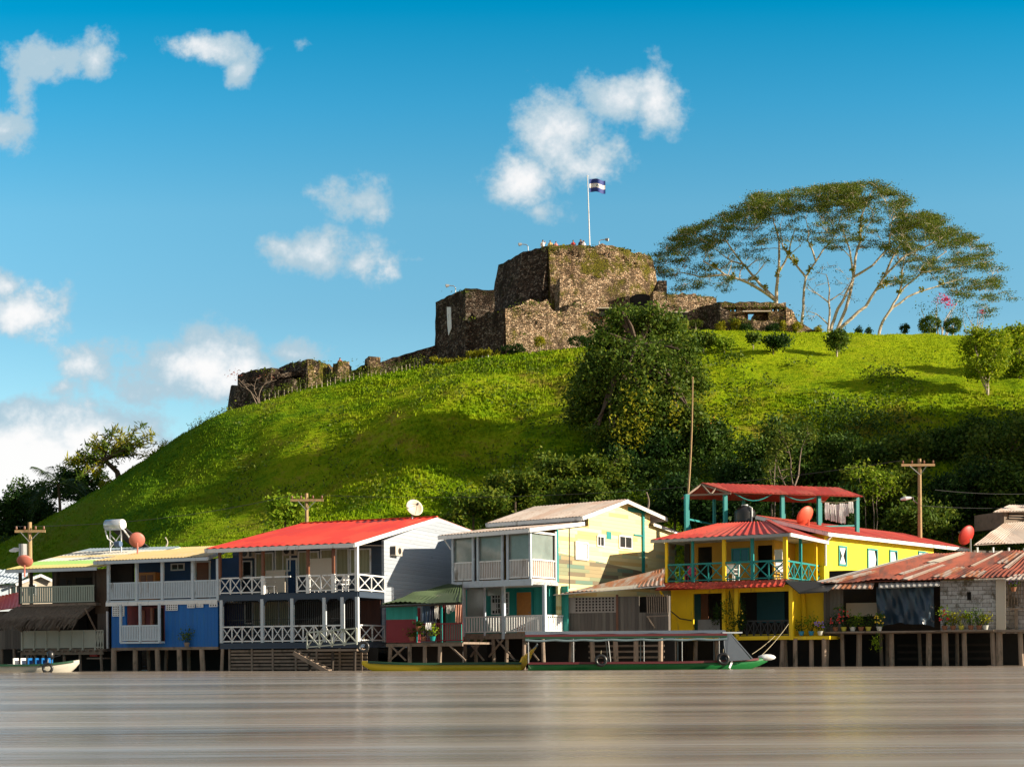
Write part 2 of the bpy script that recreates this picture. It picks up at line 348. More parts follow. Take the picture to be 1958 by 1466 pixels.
M['pot']=pm('clay_pot',(.25,.10,.05),.8,.2,4)
M['skin']=pm('skin',(.36,.2,.13),.6,.1,5,bmp=0)
M['hair']=pm('hair',(.02,.015,.012),.6,.2,5,bmp=0)
M['bark']=pm('pale_bark',(.50,.43,.34),.9,.35,2.5,(.10,.085,.05),.5,.72,2,bmp=.6)
M['barkdark']=pm('dark_bark',(.09,.065,.045),.95,.35,3,bmp=.7)
M['leaf_mid']=leafmat('mid_green_leaves',[(.02,.04,.006),(.05,.10,.012),(.11,.17,.018),(.20,.22,.03)])
M['leaf_dark']=leafmat('dark_green_leaves',[(.006,.024,.006),(.020,.055,.010),(.05,.095,.016)])
M['leaf_bright']=leafmat('bright_green_leaves',[(.05,.11,.008),(.14,.25,.012),(.25,.34,.02),(.34,.37,.03)],.4)
M['leaf_yellow']=leafmat('yellow_green_leaves',[(.12,.14,.01),(.26,.27,.015),(.42,.36,.02)],.4)
M['leaf_olive']=leafmat('olive_leaves',[(.025,.05,.006),(.06,.10,.012),(.13,.17,.018),(.24,.27,.03)],.35)
M['leaf_orange']=leafmat('orange_flower_leaves',[(.10,.10,.02),(.35,.18,.03),(.5,.2,.03)],.3)
M['flower']=leafmat('magenta_blossom',[(.45,.02,.08),(.65,.03,.12),(.5,.05,.2)],.3)
M['palm']=leafmat('palm_leaves',[(.015,.035,.012),(.04,.08,.02),(.09,.13,.03)],.3)
M['scrub']=leafmat('scrub_leaves',[(.015,.04,.006),(.05,.10,.01),(.13,.18,.015),(.22,.22,.025)],.35)
M['jungle']=leafmat('thicket_leaves',[(.008,.03,.006),(.028,.07,.010),(.07,.13,.016),(.13,.17,.025)],.3)
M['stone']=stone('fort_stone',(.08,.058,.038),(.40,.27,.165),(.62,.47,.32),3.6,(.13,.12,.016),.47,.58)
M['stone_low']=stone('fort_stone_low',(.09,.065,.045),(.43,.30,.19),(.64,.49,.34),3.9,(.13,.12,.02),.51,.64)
M['stone_shaded']=stone('fort_stone_shaded',(.035,.026,.020),(.12,.085,.062),(.24,.20,.16),3.0,(.035,.045,.012),.54,.68)  # shaded copy of the fort stone: darker colour for walls turned from the sun
def blockmat():
    m,t,b,co=base_mat('whitewashed_blocks')
    br=N(t,'ShaderNodeTexBrick'); sw=N(t,'ShaderNodeSeparateXYZ'); t.links.new(co,sw.inputs[0]); cb=N(t,'ShaderNodeCombineXYZ'); t.links.new(sw.outputs[0],cb.inputs[0]); t.links.new(sw.outputs[2],cb.inputs[1]); t.links.new(cb.outputs[0],br.inputs['Vector'])
    br.inputs['Scale'].default_value=1; br.inputs['Brick Width'].default_value=.42; br.inputs['Row Height'].default_value=.21; br.inputs['Mortar Size'].default_value=.012
    br.inputs['Color1'].default_value=(.52,.51,.52,1); br.inputs['Color2'].default_value=(.38,.36,.36,1); br.inputs['Mortar'].default_value=(.15,.14,.14,1)
    c=mixc(t,smooth(t,nz(t,co,1.0,9,.75),.47,.62),br.outputs['Color'],(.12,.10,.075)); t.links.new(c,b.inputs['Base Color']); b.inputs['Roughness'].default_value=.9
    bump(t,b,mth(t,'SUBTRACT',nz(t,co,15,4),br.outputs['Fac']),.6,.03); return m
M['block']=blockmat()
M['leaf_lime']=leafmat('lime_leaves',[(.05,.10,.006),(.15,.24,.010),(.30,.38,.015),(.46,.46,.03)],.45)
M['red_roof']=boards('red_roof_sheets',[(.58,.04,.012),(.63,.05,.014),(.54,.035,.012),(.60,.06,.02)],'x',.84,2.6,.45,(.40,.07,.03),.56,.74,bmp=.25,along='y')
M['red_roof_old']=boards('faded_red_sheets',[(.50,.055,.035),(.56,.075,.05),(.44,.045,.03),(.50,.09,.06)],'x',.9,2.2,.5,(.24,.06,.04),.50,.68,bmp=.25,along='y')
M['zinc_pink']=boards('weathered_zinc_sheets',[(.48,.40,.35),(.42,.36,.32),(.52,.45,.40),(.44,.33,.27)],'x',.8,2.2,.55,(.27,.15,.09),.50,.72,bmp=.25,along='y')
# ---------------------------------------------------------------- the hill
CREST=[(-700,1330),(-300,1190),(0,1056),(92,1001),(125,976),(184,938),(227,919),(276,882),(327,850),(358,823),(430,790),(500,768),(600,737),(700,716),(830,698),(960,683),(1120,666),(1240,645),(1300,630),(1420,632),(1560,636),(1840,641),(1958,646),(2300,640),(2700,600),(3400,640)]
YC=150.0; YF=92.0
CX=[(u-979)/FPX*YC for u,v in CREST]; CZ=[ZC+(HV-(v+(u-979)*.007))/FPX*YC for u,v in CREST]
def crest(x): return float(np.interp(x,CX,CZ))
def crest_s(x): return (crest(x-2.5)+2*crest(x)+crest(x+2.5))/4
def ground(X,Y,fine=True):
    n1=noise.noise(Vector((X*.045,Y*.05,3.3))); n2=noise.noise(Vector((X*.13,Y*.13,8.1)))
    if Y<=YF:
        bank=np.interp(Y,[70,80,84,YF],[-1.5,-.5,.9,2.5])
        return float(bank)+.15*n2*max(0,min(1,(Y-78)/6))
    zc=crest_s(X)
    if Y<=YC:
        t=(Y-YF)/(YC-YF)
        k=float(np.interp(X,[-40,-5,20],[.22,.30,.42]))
        p=(1+k)*t-k*t*t
        w=math.sin(math.pi*min(1,t))**.8
        z=2.5+(zc-2.5)*p + w*(1-.62*max(0,min(1,(X-2)/9)))*(3.0*n1+1.3*n2+.9*noise.noise(Vector((X*.09+Y*.07,Y*.02,6.6))))
        # a spur runs down the middle of the slope, a hollow beside it
        z-= w**2.6*7.5*max(0,min(1,(-X-4)/30))
        z+= w*1.6*math.exp(-((X+8-(t-.5)*14)/6.5)**2) - w*1.5*math.exp(-((X+1-(t-.5)*10)/5)**2)
    else:
        d=Y-YC; z=zc+.02*min(d,40)- (0.0 if d<42 else (d-42)*.45)
        z+=.3*n2*min(1,d/5)
        if z<1: z=1+.8*n1
    if fine:
        z+=.16*noise.noise(Vector((X*.55,Y*.55,1.1)))+.10*noise.noise(Vector((X*1.5,Y*1.5,5.1)))
        q=noise.noise(Vector((X*.28+4,Y*.28,2.2)))
        if Y>YF+4 and Y<YC: z+=max(0,q-.15)*1.1*(1-(Y-YF)/(YC-YF)*.6)
    return z
def hit(u,v,y0=86,y1=200):
    a,b=ray(u,v); Y=y0
    while Y<y1:
        if ground(a*Y,Y,False)>=ZC+b*Y: break
        Y+=.4
    return Vector((a*Y,Y,ground(a*Y,Y,False)))
def make_ground():
    xs=np.concatenate([np.array([-1500,-900,-500,-300,-200,-150]),np.arange(-120,-70,2),np.arange(-70,75,.7),np.arange(75,150,2.5),np.array([180,250,350,600,1000,1500])])
    ys=np.concatenate([np.array([68,72]),np.arange(75,152,.7),np.arange(153,200,1.5),np.array([205,215,230,250,300,400,600,1000,1800])])
    nx,ny=len(xs),len(ys); vs=[]
    for y in ys:
        for x in xs: vs.append((x,y,ground(float(x),float(y))))
    fs=[(j*nx+i,j*nx+i+1,(j+1)*nx+i+1,(j+1)*nx+i) for j in range(ny-1) for i in range(nx-1)]
    me=bpy.data.meshes.new('hill'); me.from_pydata(vs,[],fs)
    m,t,b,co=base_mat('hill_grass')
    c=hillcolour(t,co)
    sp=N(t,'ShaderNodeSeparateXYZ'); t.links.new(co,sp.inputs[0])
    c=mixc(t,smooth(t,sp.outputs[1],86,93),(.045,.032,.02),c)
    t.links.new(c,b.inputs['Base Color']); b.inputs['Roughness'].default_value=.95; b.inputs['Specular IOR Level'].default_value=.03
    bump(t,b,mth(t,'ADD',nz(t,co,1.8,8,.7),mth(t,'MULTIPLY',nz(t,co,7,5,.7),.5)),1.0,.5)
    me.materials.append(m); me.polygons.foreach_set('use_smooth',[True]*len(fs)); me.update()
    o=bpy.data.objects.new('hill',me); COL.objects.link(o); tag(o,'grassy river hill rising behind the stilt houses','hill',kind='structure')
def hillcolour(t,co):
    big=nz(t,co,.07,5,.6); med=nz(t,co,.35,6,.65); fin=nz(t,co,2.2,6,.75)
    f=mth(t,'ADD',mth(t,'ADD',mth(t,'MULTIPLY',big,.5),mth(t,'MULTIPLY',med,.45)),mth(t,'MULTIPLY',fin,.35))
    cr=N(t,'ShaderNodeValToRGB')
    for _ in range(3): cr.color_ramp.elements.new(.5)
    for i,(p,c) in enumerate([(.42,(.016,.055,.003)),(.53,(.045,.125,.004)),(.61,(.16,.28,.005)),(.69,(.29,.38,.008)),(.80,(.32,.24,.05))]):
        cr.color_ramp.elements[i].position=p; cr.color_ramp.elements[i].color=(*c,1)
    t.links.new(f,cr.inputs[0])
    # the lawn near the crest on the right is mown and a brighter green; the left shoulder has its shade painted in as darker green
    sp=N(t,'ShaderNodeSeparateXYZ'); t.links.new(co,sp.inputs[0])
    lawn=mth(t,'MULTIPLY',smooth(t,sp.outputs[1],118,136),smooth(t,sp.outputs[0],8,18))
    c=mixc(t,mth(t,'MULTIPLY',lawn,.75),cr.outputs[0],mixc(t,smooth(t,fin,.35,.65),(.22,.33,.006),(.42,.50,.010)))
    left=smooth(t,mth(t,'MULTIPLY',sp.outputs[0],-1),12,36)
    return mixc(t,mth(t,'MULTIPLY',left,.7),c,mixc(t,smooth(t,fin,.35,.7),(.028,.11,.008),(.06,.17,.008)))
def grassmat():
    m,t,b,co=base_mat('grass_blades'); c=hillcolour(t,co); g=N(t,'ShaderNodeNewGeometry')
    c=mixc(t,mth(t,'MULTIPLY',g.outputs['Random Per Island'],.5),c,(.20,.29,.008))
    t.links.new(c,b.inputs['Base Color']); b.inputs['Roughness'].default_value=.6; b.inputs['Specular IOR Level'].default_value=.05
    tr=N(t,'ShaderNodeBsdfTranslucent'); t.links.new(c,tr.inputs[0]); ms=N(t,'ShaderNodeMixShader'); ms.inputs[0].default_value=.35
    t.links.new(b.outputs[0],ms.inputs[1]); t.links.new(tr.outputs[0],ms.inputs[2]); t.links.new(ms.outputs[0],t.nodes['Material Output'].inputs[0])
    return m
def quads_mesh(name,V,nv,mats,idx=None,parent=None):
    n=len(V)//nv; me=bpy.data.meshes.new(name); me.vertices.add(n*nv); me.vertices.foreach_set('co',np.ascontiguousarray(V,dtype=np.float32).ravel())
    me.loops.add(n*nv); me.loops.foreach_set('vertex_index',np.arange(n*nv,dtype=np.int32)); me.polygons.add(n)
    me.polygons.foreach_set('loop_start',np.arange(0,n*nv,nv,dtype=np.int32)); me.polygons.foreach_set('loop_total',np.full(n,nv,dtype=np.int32))
    for m in mats: me.materials.append(m)
    if idx is not None: me.polygons.foreach_set('material_index',idx.astype(np.int32))
    me.update(); me.validate(); o=bpy.data.objects.new(name,me); COL.objects.link(o)
    if parent: o.parent=parent
    return o
def make_grass(n=150000):
    V=[]
    ang=RNG.uniform(0,2*math.pi,n*3); k=0
    Ys=88+ (153-88)*RNG.random(n)**.9; 
    for i in range(n):
        Y=float(Ys[i]); X=float(RNG.uniform(-.385,.385))*Y
        d=noise.noise(Vector((X*.12,Y*.12,4.4)))
        if RNG.random()>.62+d*.7: continue
        z=ground(X,Y); lawn=(X>12 and Y>122)
        h=(RNG.uniform(.05,.14) if lawn else RNG.uniform(.10,.30)*(.62 if X<-16 else 1))*(1.25 if d>.15 else 1)
        for q in range(2):
            a=ang[k%len(ang)]; k+=1; w=h*.45
            dx,dy=math.cos(a)*w,math.sin(a)*w; lx,ly=RNG.uniform(-.3,.3,2)*h
            V+=[(X-dx,Y-dy,z-.05),(X+dx,Y+dy,z-.05),(X+lx,Y+ly,z+h)]
    o=quads_mesh('grass',np.array(V),3,[grassmat()]); tag(o,'short rough grass covering the hillside','grass',kind='stuff')
def make_water():
    me=bpy.data.meshes.new('river_water')
    me.from_pydata([(-1500,-60,0),(1500,-60,0),(1500,86,0),(-1500,86,0)],[],[(0,1,2,3)])
    m,t,b,co=base_mat('river_surface')
    st=nz(t,co,1.0,6,.62,(.03,.40,1)); st2=nz(t,co,1.0,4,.6,(.10,1.6,1)); st3=nz(t,co,1.0,3,.5,(.012,.16,1))
    c=mixc(t,smooth(t,st,.37,.63),(.16,.125,.10),(.38,.315,.255))
    c=mixc(t,mth(t,'MULTIPLY',smooth(t,st3,.45,.6),.6),c,(.31,.27,.235))
    t.links.new(c,b.inputs['Base Color']); b.inputs['IOR'].default_value=1.33; b.inputs['Specular IOR Level'].default_value=.5
    rr=N(t,'ShaderNodeMapRange'); t.links.new(st3,rr.inputs[0]); rr.inputs[1].default_value=.35; rr.inputs[2].default_value=.65; rr.inputs[3].default_value=.17; rr.inputs[4].default_value=.27
    t.links.new(rr.outputs[0],b.inputs['Roughness'])
    h=mth(t,'ADD',mth(t,'ADD',mth(t,'MULTIPLY',st,1.0),mth(t,'MULTIPLY',st2,.16)),mth(t,'MULTIPLY',st3,1.5))
    bump(t,b,h,.42,.4)
    me.materials.append(m); o=bpy.data.objects.new('river_water',me); COL.objects.link(o); tag(o,'smooth brown river water with long soft streaks','water',kind='structure')
make_water(); make_ground(); make_grass()
# ---------------------------------------------------------------- the fort
def ruin(mb,path,zb,thick=1.3,batter=.1,jag=.12,seg=.6,rows=8,m=None,seed=0,round_=0):
    """masonry wall: path = list of top points (Vector); irregular top, faces roughened"""
    P=[path[0]]
    for a,b in zip(path,path[1:]):
        k=max(1,int((b-a).length/seg))
        for i in range(1,k+1): P.append(a.lerp(b,i/k))
    n=len(P); F=[];T=[]
    for i,p in enumerate(P):
        d=P[min(i+1,n-1)]-P[max(i-1,0)]; d.z=0; d.normalize(); nr=Vector((d.y,-d.x,0))
        zt=p.z+jag*noise.noise(Vector((p.x*1.1+seed,p.y*1.1,0)))*1.6+jag*.5*noise.noise(Vector((p.x*3.1+seed,p.y*3.1,4)))
        col=[]
        for j in range(rows+1):
            f=j/rows; z=zb+(zt-zb)*f
            q=Vector((p.x,p.y,z))+nr*(batter*(zt-z)+.09*noise.noise(Vector((p.x*1.7,z*1.7+seed,p.y*1.7))))
            col.append(q)
        col.append(Vector((p.x,p.y,zt-.02))-nr*thick); col.append(Vector((p.x,p.y,zb))-nr*thick)
        F.append(col)
    r=rows+3; vs=[q for c in F for q in c]
    fs=[(i*r+j,(i+1)*r+j,(i+1)*r+j+1,i*r+j+1) for i in range(n-1) for j in range(r-1)]
    fs+=[tuple(range(r-1,-1,-1)),tuple((n-1)*r+j for j in range(r))]
    mb.add(vs,fs,m); return mb
def make_fort():
    c=at(1150,640,165); root=empty('stone_fort',(c.x,c.y,33),0,'ruined stone fort with tall battered keep crowning the hill','fort')
    def bld(mb,name,mat,label=None):
        mb.v=[(x-c.x,y-c.y,z-33) for x,y,z in mb.v]; o=mb.build(name,mat,root)
        if label: o['label']=label
        return o
    zk=46.5
    # keep
    P=[atz(u,v,zk) for u,v in ((941,556-46),(953,508),(1000,482),(1048,470))][1:]
    L=P[0]; back=Vector((L.x+1.5,L.y+9,zk)); back2=Vector((atz(1248,492,zk).x-1,L.y+10,zk))
    c1=P[2]; R1=[c1]
    for u,v in ((1100,470.5),(1160,471.5),(1190,475),(1215,481),(1235,487),(1248,493)): R1.append(atz(u,v,zk))
    # the right-hand face turns towards the sun: swing its far end back
    R1=[c1]+[Vector((p.x,c1.y+(p.x-c1.x)*.28+max(0,(p.x-c1.x)-8)*.55,p.z+((p.x-c1.x)*.28*.287 if False else 0))) for p in R1[1:]]
    R1=[at_keep(p,u,v) for p,(u,v) in zip(R1,((1048,470),(1100,469),(1160,470),(1190,474),(1215,481),(1235,487),(1248,493)))]
    left=[back,L,P[1],c1]; 
    mb=MB(); ruin(mb,left,32.5,2.0,.20,.16,.6,20,seed=3); bld(mb,'keep_wall',M['stone_shaded'],'shaded left wall of the keep')
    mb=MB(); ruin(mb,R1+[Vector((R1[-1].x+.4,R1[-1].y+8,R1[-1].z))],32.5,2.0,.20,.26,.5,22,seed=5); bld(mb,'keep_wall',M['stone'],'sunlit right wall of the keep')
    mb=MB(); mb.prism([(p.x,p.y,zk-1.0) for p in [back,L,P[1],c1]+R1[1:]+[back2]][::-1],(0,0,-.6)); bld(mb,'keep_floor',M['stone_shaded'])
    # left bastion
    z=40.8; pts=[atz(833,577,z),atz(890,552,z)]; pts.append(Vector((atz(945,553,z).x,pts[1].y+.6,z)))
    mb=MB(); ruin(mb,[Vector((pts[0].x+4,pts[0].y+9,z))]+pts,32,1.4,.02,.10,.6,12,seed=9); bld(mb,'bastion_wall',M['stone_shaded'])
    mb=MB(); pz=.03
    a=pts[0].lerp(pts[1],.42)-Vector((0,0,1.2)); d=(pts[1]-pts[0]).normalized(); nr=Vector((d.y,-d.x,0))
    poly=[a+d*0+nr*.1,a+d*.9+nr*.1+Vector((0,0,-.2)),a+d*1.1+nr*.16+Vector((0,0,-2.6)),a+d*.5+nr*.2+Vector((0,0,-3.3)),a+d*.2+nr*.16+Vector((0,0,-2.0))]
    mb.prism(poly,nr*.06); bld(mb,'plaster_patch',M['white'],'pale plaster patch')
    mb=MB(); mb.prism([pts[0]-Vector((0,0,.5)),pts[1]-Vector((0,0,.5)),pts[2]-Vector((0,0,.5)),pts[2]+Vector((0,8,-.5)),pts[0]+Vector((4,8,-.5))],(0,0,-.5)); bld(mb,'bastion_floor',M['stone_shaded'])
    # front bastion
    zb=31
    lf=[at(858,630,158),at(884,612,156.2),at(902,600,155),at(914,606,154.2),at(924,603,153.6),at(945,594,152),at(966,588,150.6)]
    mb=MB(); ruin(mb,lf,zb,1.5,.07,.38,.4,14,seed=12); bld(mb,'bastion_wall',M['stone_shaded'])
    rf=[at(966,588,150.6),at(985,587,151),at(996,582,151.3),at(1006,574,151.5),at(1030,573,152),at(1046,577,152.3),at(1052,592,152.5),at(1083,598,153.2),at(1092,582,153.4),at(1110,575,153.8),at(1125,577,154.2),at(1138,590,154.5),at(1180,596,155.3),at(1215,600,156)]
    mb=MB(); ruin(mb,rf,zb,1.5,.07,.38,.4,14,seed=15); bld(mb,'bastion_wall',M['stone_low'],'sunlit front bastion wall with broken top')
    mb=MB(); mb.prism([Vector((p.x,p.y+.4,36.6)) for p in (lf[0],lf[-1],rf[6],rf[-1])]+[Vector((rf[-1].x,168,36.6)),Vector((lf[0].x,168,36.6))],(0,0,-.5)); bld(mb,'bastion_floor',M['stone_shaded'])
    # middle block with the gun port and the arched entrance
    a=at(1071,532,155.2); b=at(1203,549,158.4); b.z=at(1203,534,158.4).z
    mb=MB(); ruin(mb,[a+Vector((-1.2,5,0)),a+Vector((0,0,0)),b],zb+1,1.6,.05,.28,.4,12,seed=20); bld(mb,'gatehouse_wall',M['stone_low'])
    mb=MB(); e0=at(1203,560,158.4); e1=at(1250,560,158.4); zt=at(1225,548,158.4).z; zf=at(1225,604,158.4).z
    arch=[]
    for k in range(9):
        t=math.pi*k/8; arch.append(Vector(((e0.x+e1.x)/2-math.cos(t)*(e1.x-e0.x)*.5,158.9,at(1225,572,158.4).z+math.sin(t)*.75)))
    mb.prism([(e0.x,158.9,zf),*arch,(e1.x,158.9,zf),(e1.x,158.9,zf-.01)],(0,.1,0)); 
    bld(mb,'archway',M['dark'])
    mb=MB(); ruin(mb,[Vector((e1.x,164,zt)),Vector((e1.x+.2,155.8,zt))],zb,1.0,0,.1,.5,8,seed=22); bld(mb,'gatehouse_wall',M['stone_shaded'])
    g=mk_port(1143,586,152.6,(1143,588),(1180,601))
    # right curtain wall
    w=[at(1249,557,155.6),at(1290,561,156),at(1335,564,156.6),at(1370,568,157)]
    mb=MB(); ruin(mb,w,zb,1.4,.03,.24,.4,12,seed=25); bld(mb,'curtain_wall',M['stone_low'])
    # right bastion
    z1=at(1377,577,151).z
    mb=MB(); ruin(mb,[at(1322,592,158),at(1345,585,155.5),at(1377,577,151)],zb,1.2,.02,.12,.5,10,seed=28); bld(mb,'bastion_wall',M['stone_shaded'])
    y=151; A=at(1377,577,y); B=at(1505,581,y+1.5); 
    def X(u): return at(u,600,y).x
    def Z(v): return at(1440,v,y).z
    mb=MB(); holes=[(X(1424),X(1470),Z(612),Z(596))]+[(X(q),X(q+5),Z(594),Z(587)) for q in (1396,1405,1478,1487,1495)]
    mb.wall(A.x+.3,X(1503),Z(633)-2,Z(580),y+.25,.9,holes); bld(mb,'bastion_wall',M['stone'],'bastion wall pierced by a wide gun port')
    mb=MB(); ruin(mb,[Vector((A.x,y,Z(578))),Vector((X(1424),y,Z(577))),Vector((X(1503),y,Z(580)))],Z(587),1.2,.0,.16,.5,4,seed=30); bld(mb,'coping',M['stone'])
    mb=MB(); ruin(mb,[Vector((X(1503),y+.1,Z(581))),Vector((X(1516),y+.3,Z(594))),Vector((X(1528),y+.6,Z(612))),Vector((X(1560),y+1,Z(628)))],Z(645),1.2,.05,.2,.4,8,seed=31); bld(mb,'bastion_wall',M['stone'])
    mb=MB(); mb.box(X(1447),X(1475),y+1.16,y+3.6,Z(614),Z(593)); mb.box(X(1418),X(1434),y+1.16,y+3.6,Z(614),Z(593)); mb.box(X(1418),X(1475),y+1.16,y+3.6,Z(618),Z(612)); bld(mb,'port_lining',M['stone_low'])
    mb=MB(); mb.box(X(1420),X(1474),y-.05,y+.24,Z(596),Z(594)); bld(mb,'lintel',M['cream'])
    mb=MB(); mb.box(at(1268,600,155).x,at(1316,600,155).x,154.9,155.4,at(1290,598,155).z,at(1290,596,155).z); bld(mb,'lintel',M['cream'])
    mb=MB(); mb.box(at(1272,600,155).x,at(1312,600,155).x,155.05,155.3,at(1290,612,155).z,at(1290,598,155).z); bld(mb,'gun_port',M['dark'])
    mb=MB(); mb.box(at(1141,590,153.6).x,at(1181,590,153.6).x,153.5,154.3,at(1160,590,153.6).z,at(1160,588,153.6).z); bld(mb,'lintel',M['cream'])
    mb=MB(); mb.box(at(1146,590,153.8).x,at(1180,590,153.8).x,153.72,154.3,at(1160,604,153.8).z,at(1160,590.5,153.8).z); bld(mb,'gun_port',M['dark'])
    # low wall in front of the right bastion
    mb=MB(); ruin(mb,[at(1385,606,150.5),at(1440,612,150),at(1500,617,150),at(1560,630,150.4)],33.5,.8,.05,.25,.4,6,seed=40); bld(mb,'low_wall',M['stone_low'])
    # long left rampart
    def zl(u,v,Y): return at(u,v,Y)
    mb=MB(); ruin(mb,[zl(628,716,152),zl(660,709,152),zl(700,699,152.5),zl(760,682,153.5),zl(835,659,156)],26,1.2,.06,.2,.5,8,seed=50); bld(mb,'rampart_wall',M['stone_shaded'],'long sloping rampart wall')
    for (u0,v0,u1,v1,Y) in ((637,697,663,694,151.8),(698,686,720,684,152)):
        mb=MB(); a=at(u0,v0,Y+1.4); b=at((u0+u1)/2-2,v1-3,Y-.3); c2=at(u1,v1,Y); ruin(mb,[a,b],28,1.2,.12,.1,.3,5,seed=u0); ruin(mb,[b,c2,c2+Vector((.3,1.4,0))],28,1.2,.05,.1,.3,5,seed=u0+1); bld(mb,'merlon',M['stone'])
    for P3,s in (([(533,702,156),(560,692,153.5),(588,688,150.8)],60),([(455,716,157),(485,707,154),(518,702,151)],64)):
        mb=MB(); ruin(mb,[at(*q) for q in P3],22,1.4,.08,.14,.5,10,seed=s); bld(mb,'bastion_wall',M['stone_shaded'])
    mb=MB(); a=at(588,688,150.8); b=at(622,693,152.2); ruin(mb,[a,b,b+Vector((.6,3,0))],24,1.2,.05,.14,.4,8,seed=70); bld(mb,'bastion_wall',M['stone'],'sunlit corner of the outer bastion')
    mb=MB(); a=at(518,702,151); b=at(533,712,152); ruin(mb,[a,b,b+Vector((.6,3,0))],22,1.2,.05,.14,.4,8,seed=72); bld(mb,'bastion_wall',M['stone'])
    mb=MB(); ruin(mb,[at(441,738,157.5),at(452,737,154),at(500,731,150.6),at(560,722,149.6)],20,1.2,.16,.12,.5,10,seed=74); bld(mb,'bastion_wall',M['stone_shaded'],'low outer bastion wall with leaning edge')
    mb=MB(); mb.prism([at(470,722,153),at(530,715,151),at(588,706,151.5),at(620,706,153.5),at(620,706,160),at(480,722,160)],(0,0,-.5)); bld(mb,'bastion_floor',M['stone_shaded'])
def at_keep(p,u,v):
    # keep the plan position given, take the rim height the photo shows there
    a,b=ray(u,v); q=at(u,v,p.y); return q
def mk_port(*a): return None
make_fort()
def fort_plants():
    root=[o for o in bpy.data.objects if o.name=='stone_fort'][0]; rr=random.Random(8); V=[]
    spots=[(u,v,Y,n) for (u,v,Y,n) in ((1060,474,158,60),(1090,472,158.5,50),(1130,473,159,60),(1180,477,160,60),(1225,488,161,70),(1244,496,162,50),(985,592,150.2,40),(1010,580,150.8,50),(1035,580,151.2,40),(1000,640,149.2,30),(1058,600,151.5,40),(1100,582,152.8,40),(1120,600,152.5,30),(1290,564,155,40),(1345,568,155.6,40),(1400,584,150.2,50),(1450,584,150.2,50),(1490,586,150.3,40),(1410,612,150,60),(1520,606,150.4,40),(900,608,154,30),(880,556,154.5,30),(600,692,150.3,40),(575,697,151.5,40),(505,708,151,40),(655,690,151,20),(1150,520,157.3,30),(1200,505,158.5,30))]
    for u,v,Y,n in spots:
        c=at(u,v,Y-.35)
        for _ in range(n):
            p=np.array(c)+RNG.normal(size=3)*np.array([.8,.12,.16]); a=RNG.normal(size=3)*.07; b=RNG.normal(size=3)*.05
            V+=[p-a,p+b,p+a,p-b]
    V=np.array(V)-np.array(root.location); quads_mesh('creeping_plants',V,4,[M['leaf_olive']],None,root)
fort_plants()
def flag():
    b=at(1128,466,163); t=at(1123.5,338,163)
    r=empty('flagpole',(b.x,b.y,b.z-1.2),0,'tall thin white flagpole rising from the top of the keep','flagpole')
    MB().tube([(0,0,0),(t.x-b.x,0,t.z-b.z+1.2)],[.08,.045],8).build('pole',M['white'],r)
    MB().ball((t.x-b.x,0,t.z-b.z+1.27),.09,8).build('finial',M['white'],r)
    a0=at(1127,343,163)
    o=empty('flag',(a0.x,a0.y,a0.z-1.5),0,'blue and white striped flag flying from the pole on the keep','flag')
    wv=1.85; nx=24
    def strip(z0,z1,name,mat,lab=None):
        vs=[]
        for j in range(3):
            for i in range(nx+1):
                x=i/nx*wv; w=.16*math.sin(x*4.2+.5)*min(1,x*2); z=z0+(z1-z0)*j/2
                vs.append((x,w,z+.10*math.sin(x*3)-.03*x))
        n=len(vs); vs+=[(x,y+.02,z) for x,y,z in vs]; k=nx+1
        fs=[(j*k+i,j*k+i+1,(j+1)*k+i+1,(j+1)*k+i) for j in range(2) for i in range(nx)]
        fs+=[tuple(n+q for q in f[::-1]) for f in fs]
        e=MB().add(vs,fs).build(name,mat,o); 
        if lab: e['label']=lab
    bl=pm('flag_blue',(.01,.035,.22),.7,.1,3,bmp=0); em=pm('flag_emblem',(.12,.28,.42),.7,.2,3,bmp=0)
    strip(.98,1.5,'stripe',bl,'upper dark blue stripe'); strip(.5,.98,'stripe',M['cloth_w'],'white middle stripe'); strip(0,.5,'stripe',bl,'lower dark blue stripe')
    tri=[]; 
    vs=[(.92+.22*math.cos(k*2*math.pi/3+math.pi/2),-.17,.74+.2*math.sin(k*2*math.pi/3+math.pi/2)) for k in range(3)]
    MB().prism([(x,.16*math.sin(x*4.2+.5)-.03,z+.10*math.sin(x*3)-.03*x) for x,y,z in vs],(0,.015,0)).build('emblem',em,o)
flag()
def floodlight(u,v,Y,zb,side,lab):
    p=at(u,v,Y); r=empty('floodlight',(p.x,p.y,zb),0,lab,'floodlight',group='floodlights on the fort'); h=p.z-zb
    MB().tube([(-side*.75,0,0),(-side*.75,0,h-.25),(-side*.55,0,h-.05),(-side*.1,0,h)],.045,6).build('post',M['grey'],r)
    MB().tube([(-side*.05,0,h+.02),(side*.3,-.05,h-.05)],[.12,.2],8).build('lamp_head',M['grey'],r)
    MB().tube([(side*.3,-.05,h-.05),(side*.33,-.055,h-.06)],[.17,.17],8).build('lens',M['white'],r)
floodlight(997,467,161,45,-1,'small floodlight arm above the left shoulder of the keep')
floodlight(1158,458,161,45.4,1,'small floodlight arm right of the flagpole on the keep')
floodlight(858,546,157,40.3,-1,'small floodlight arm on the low left bastion')
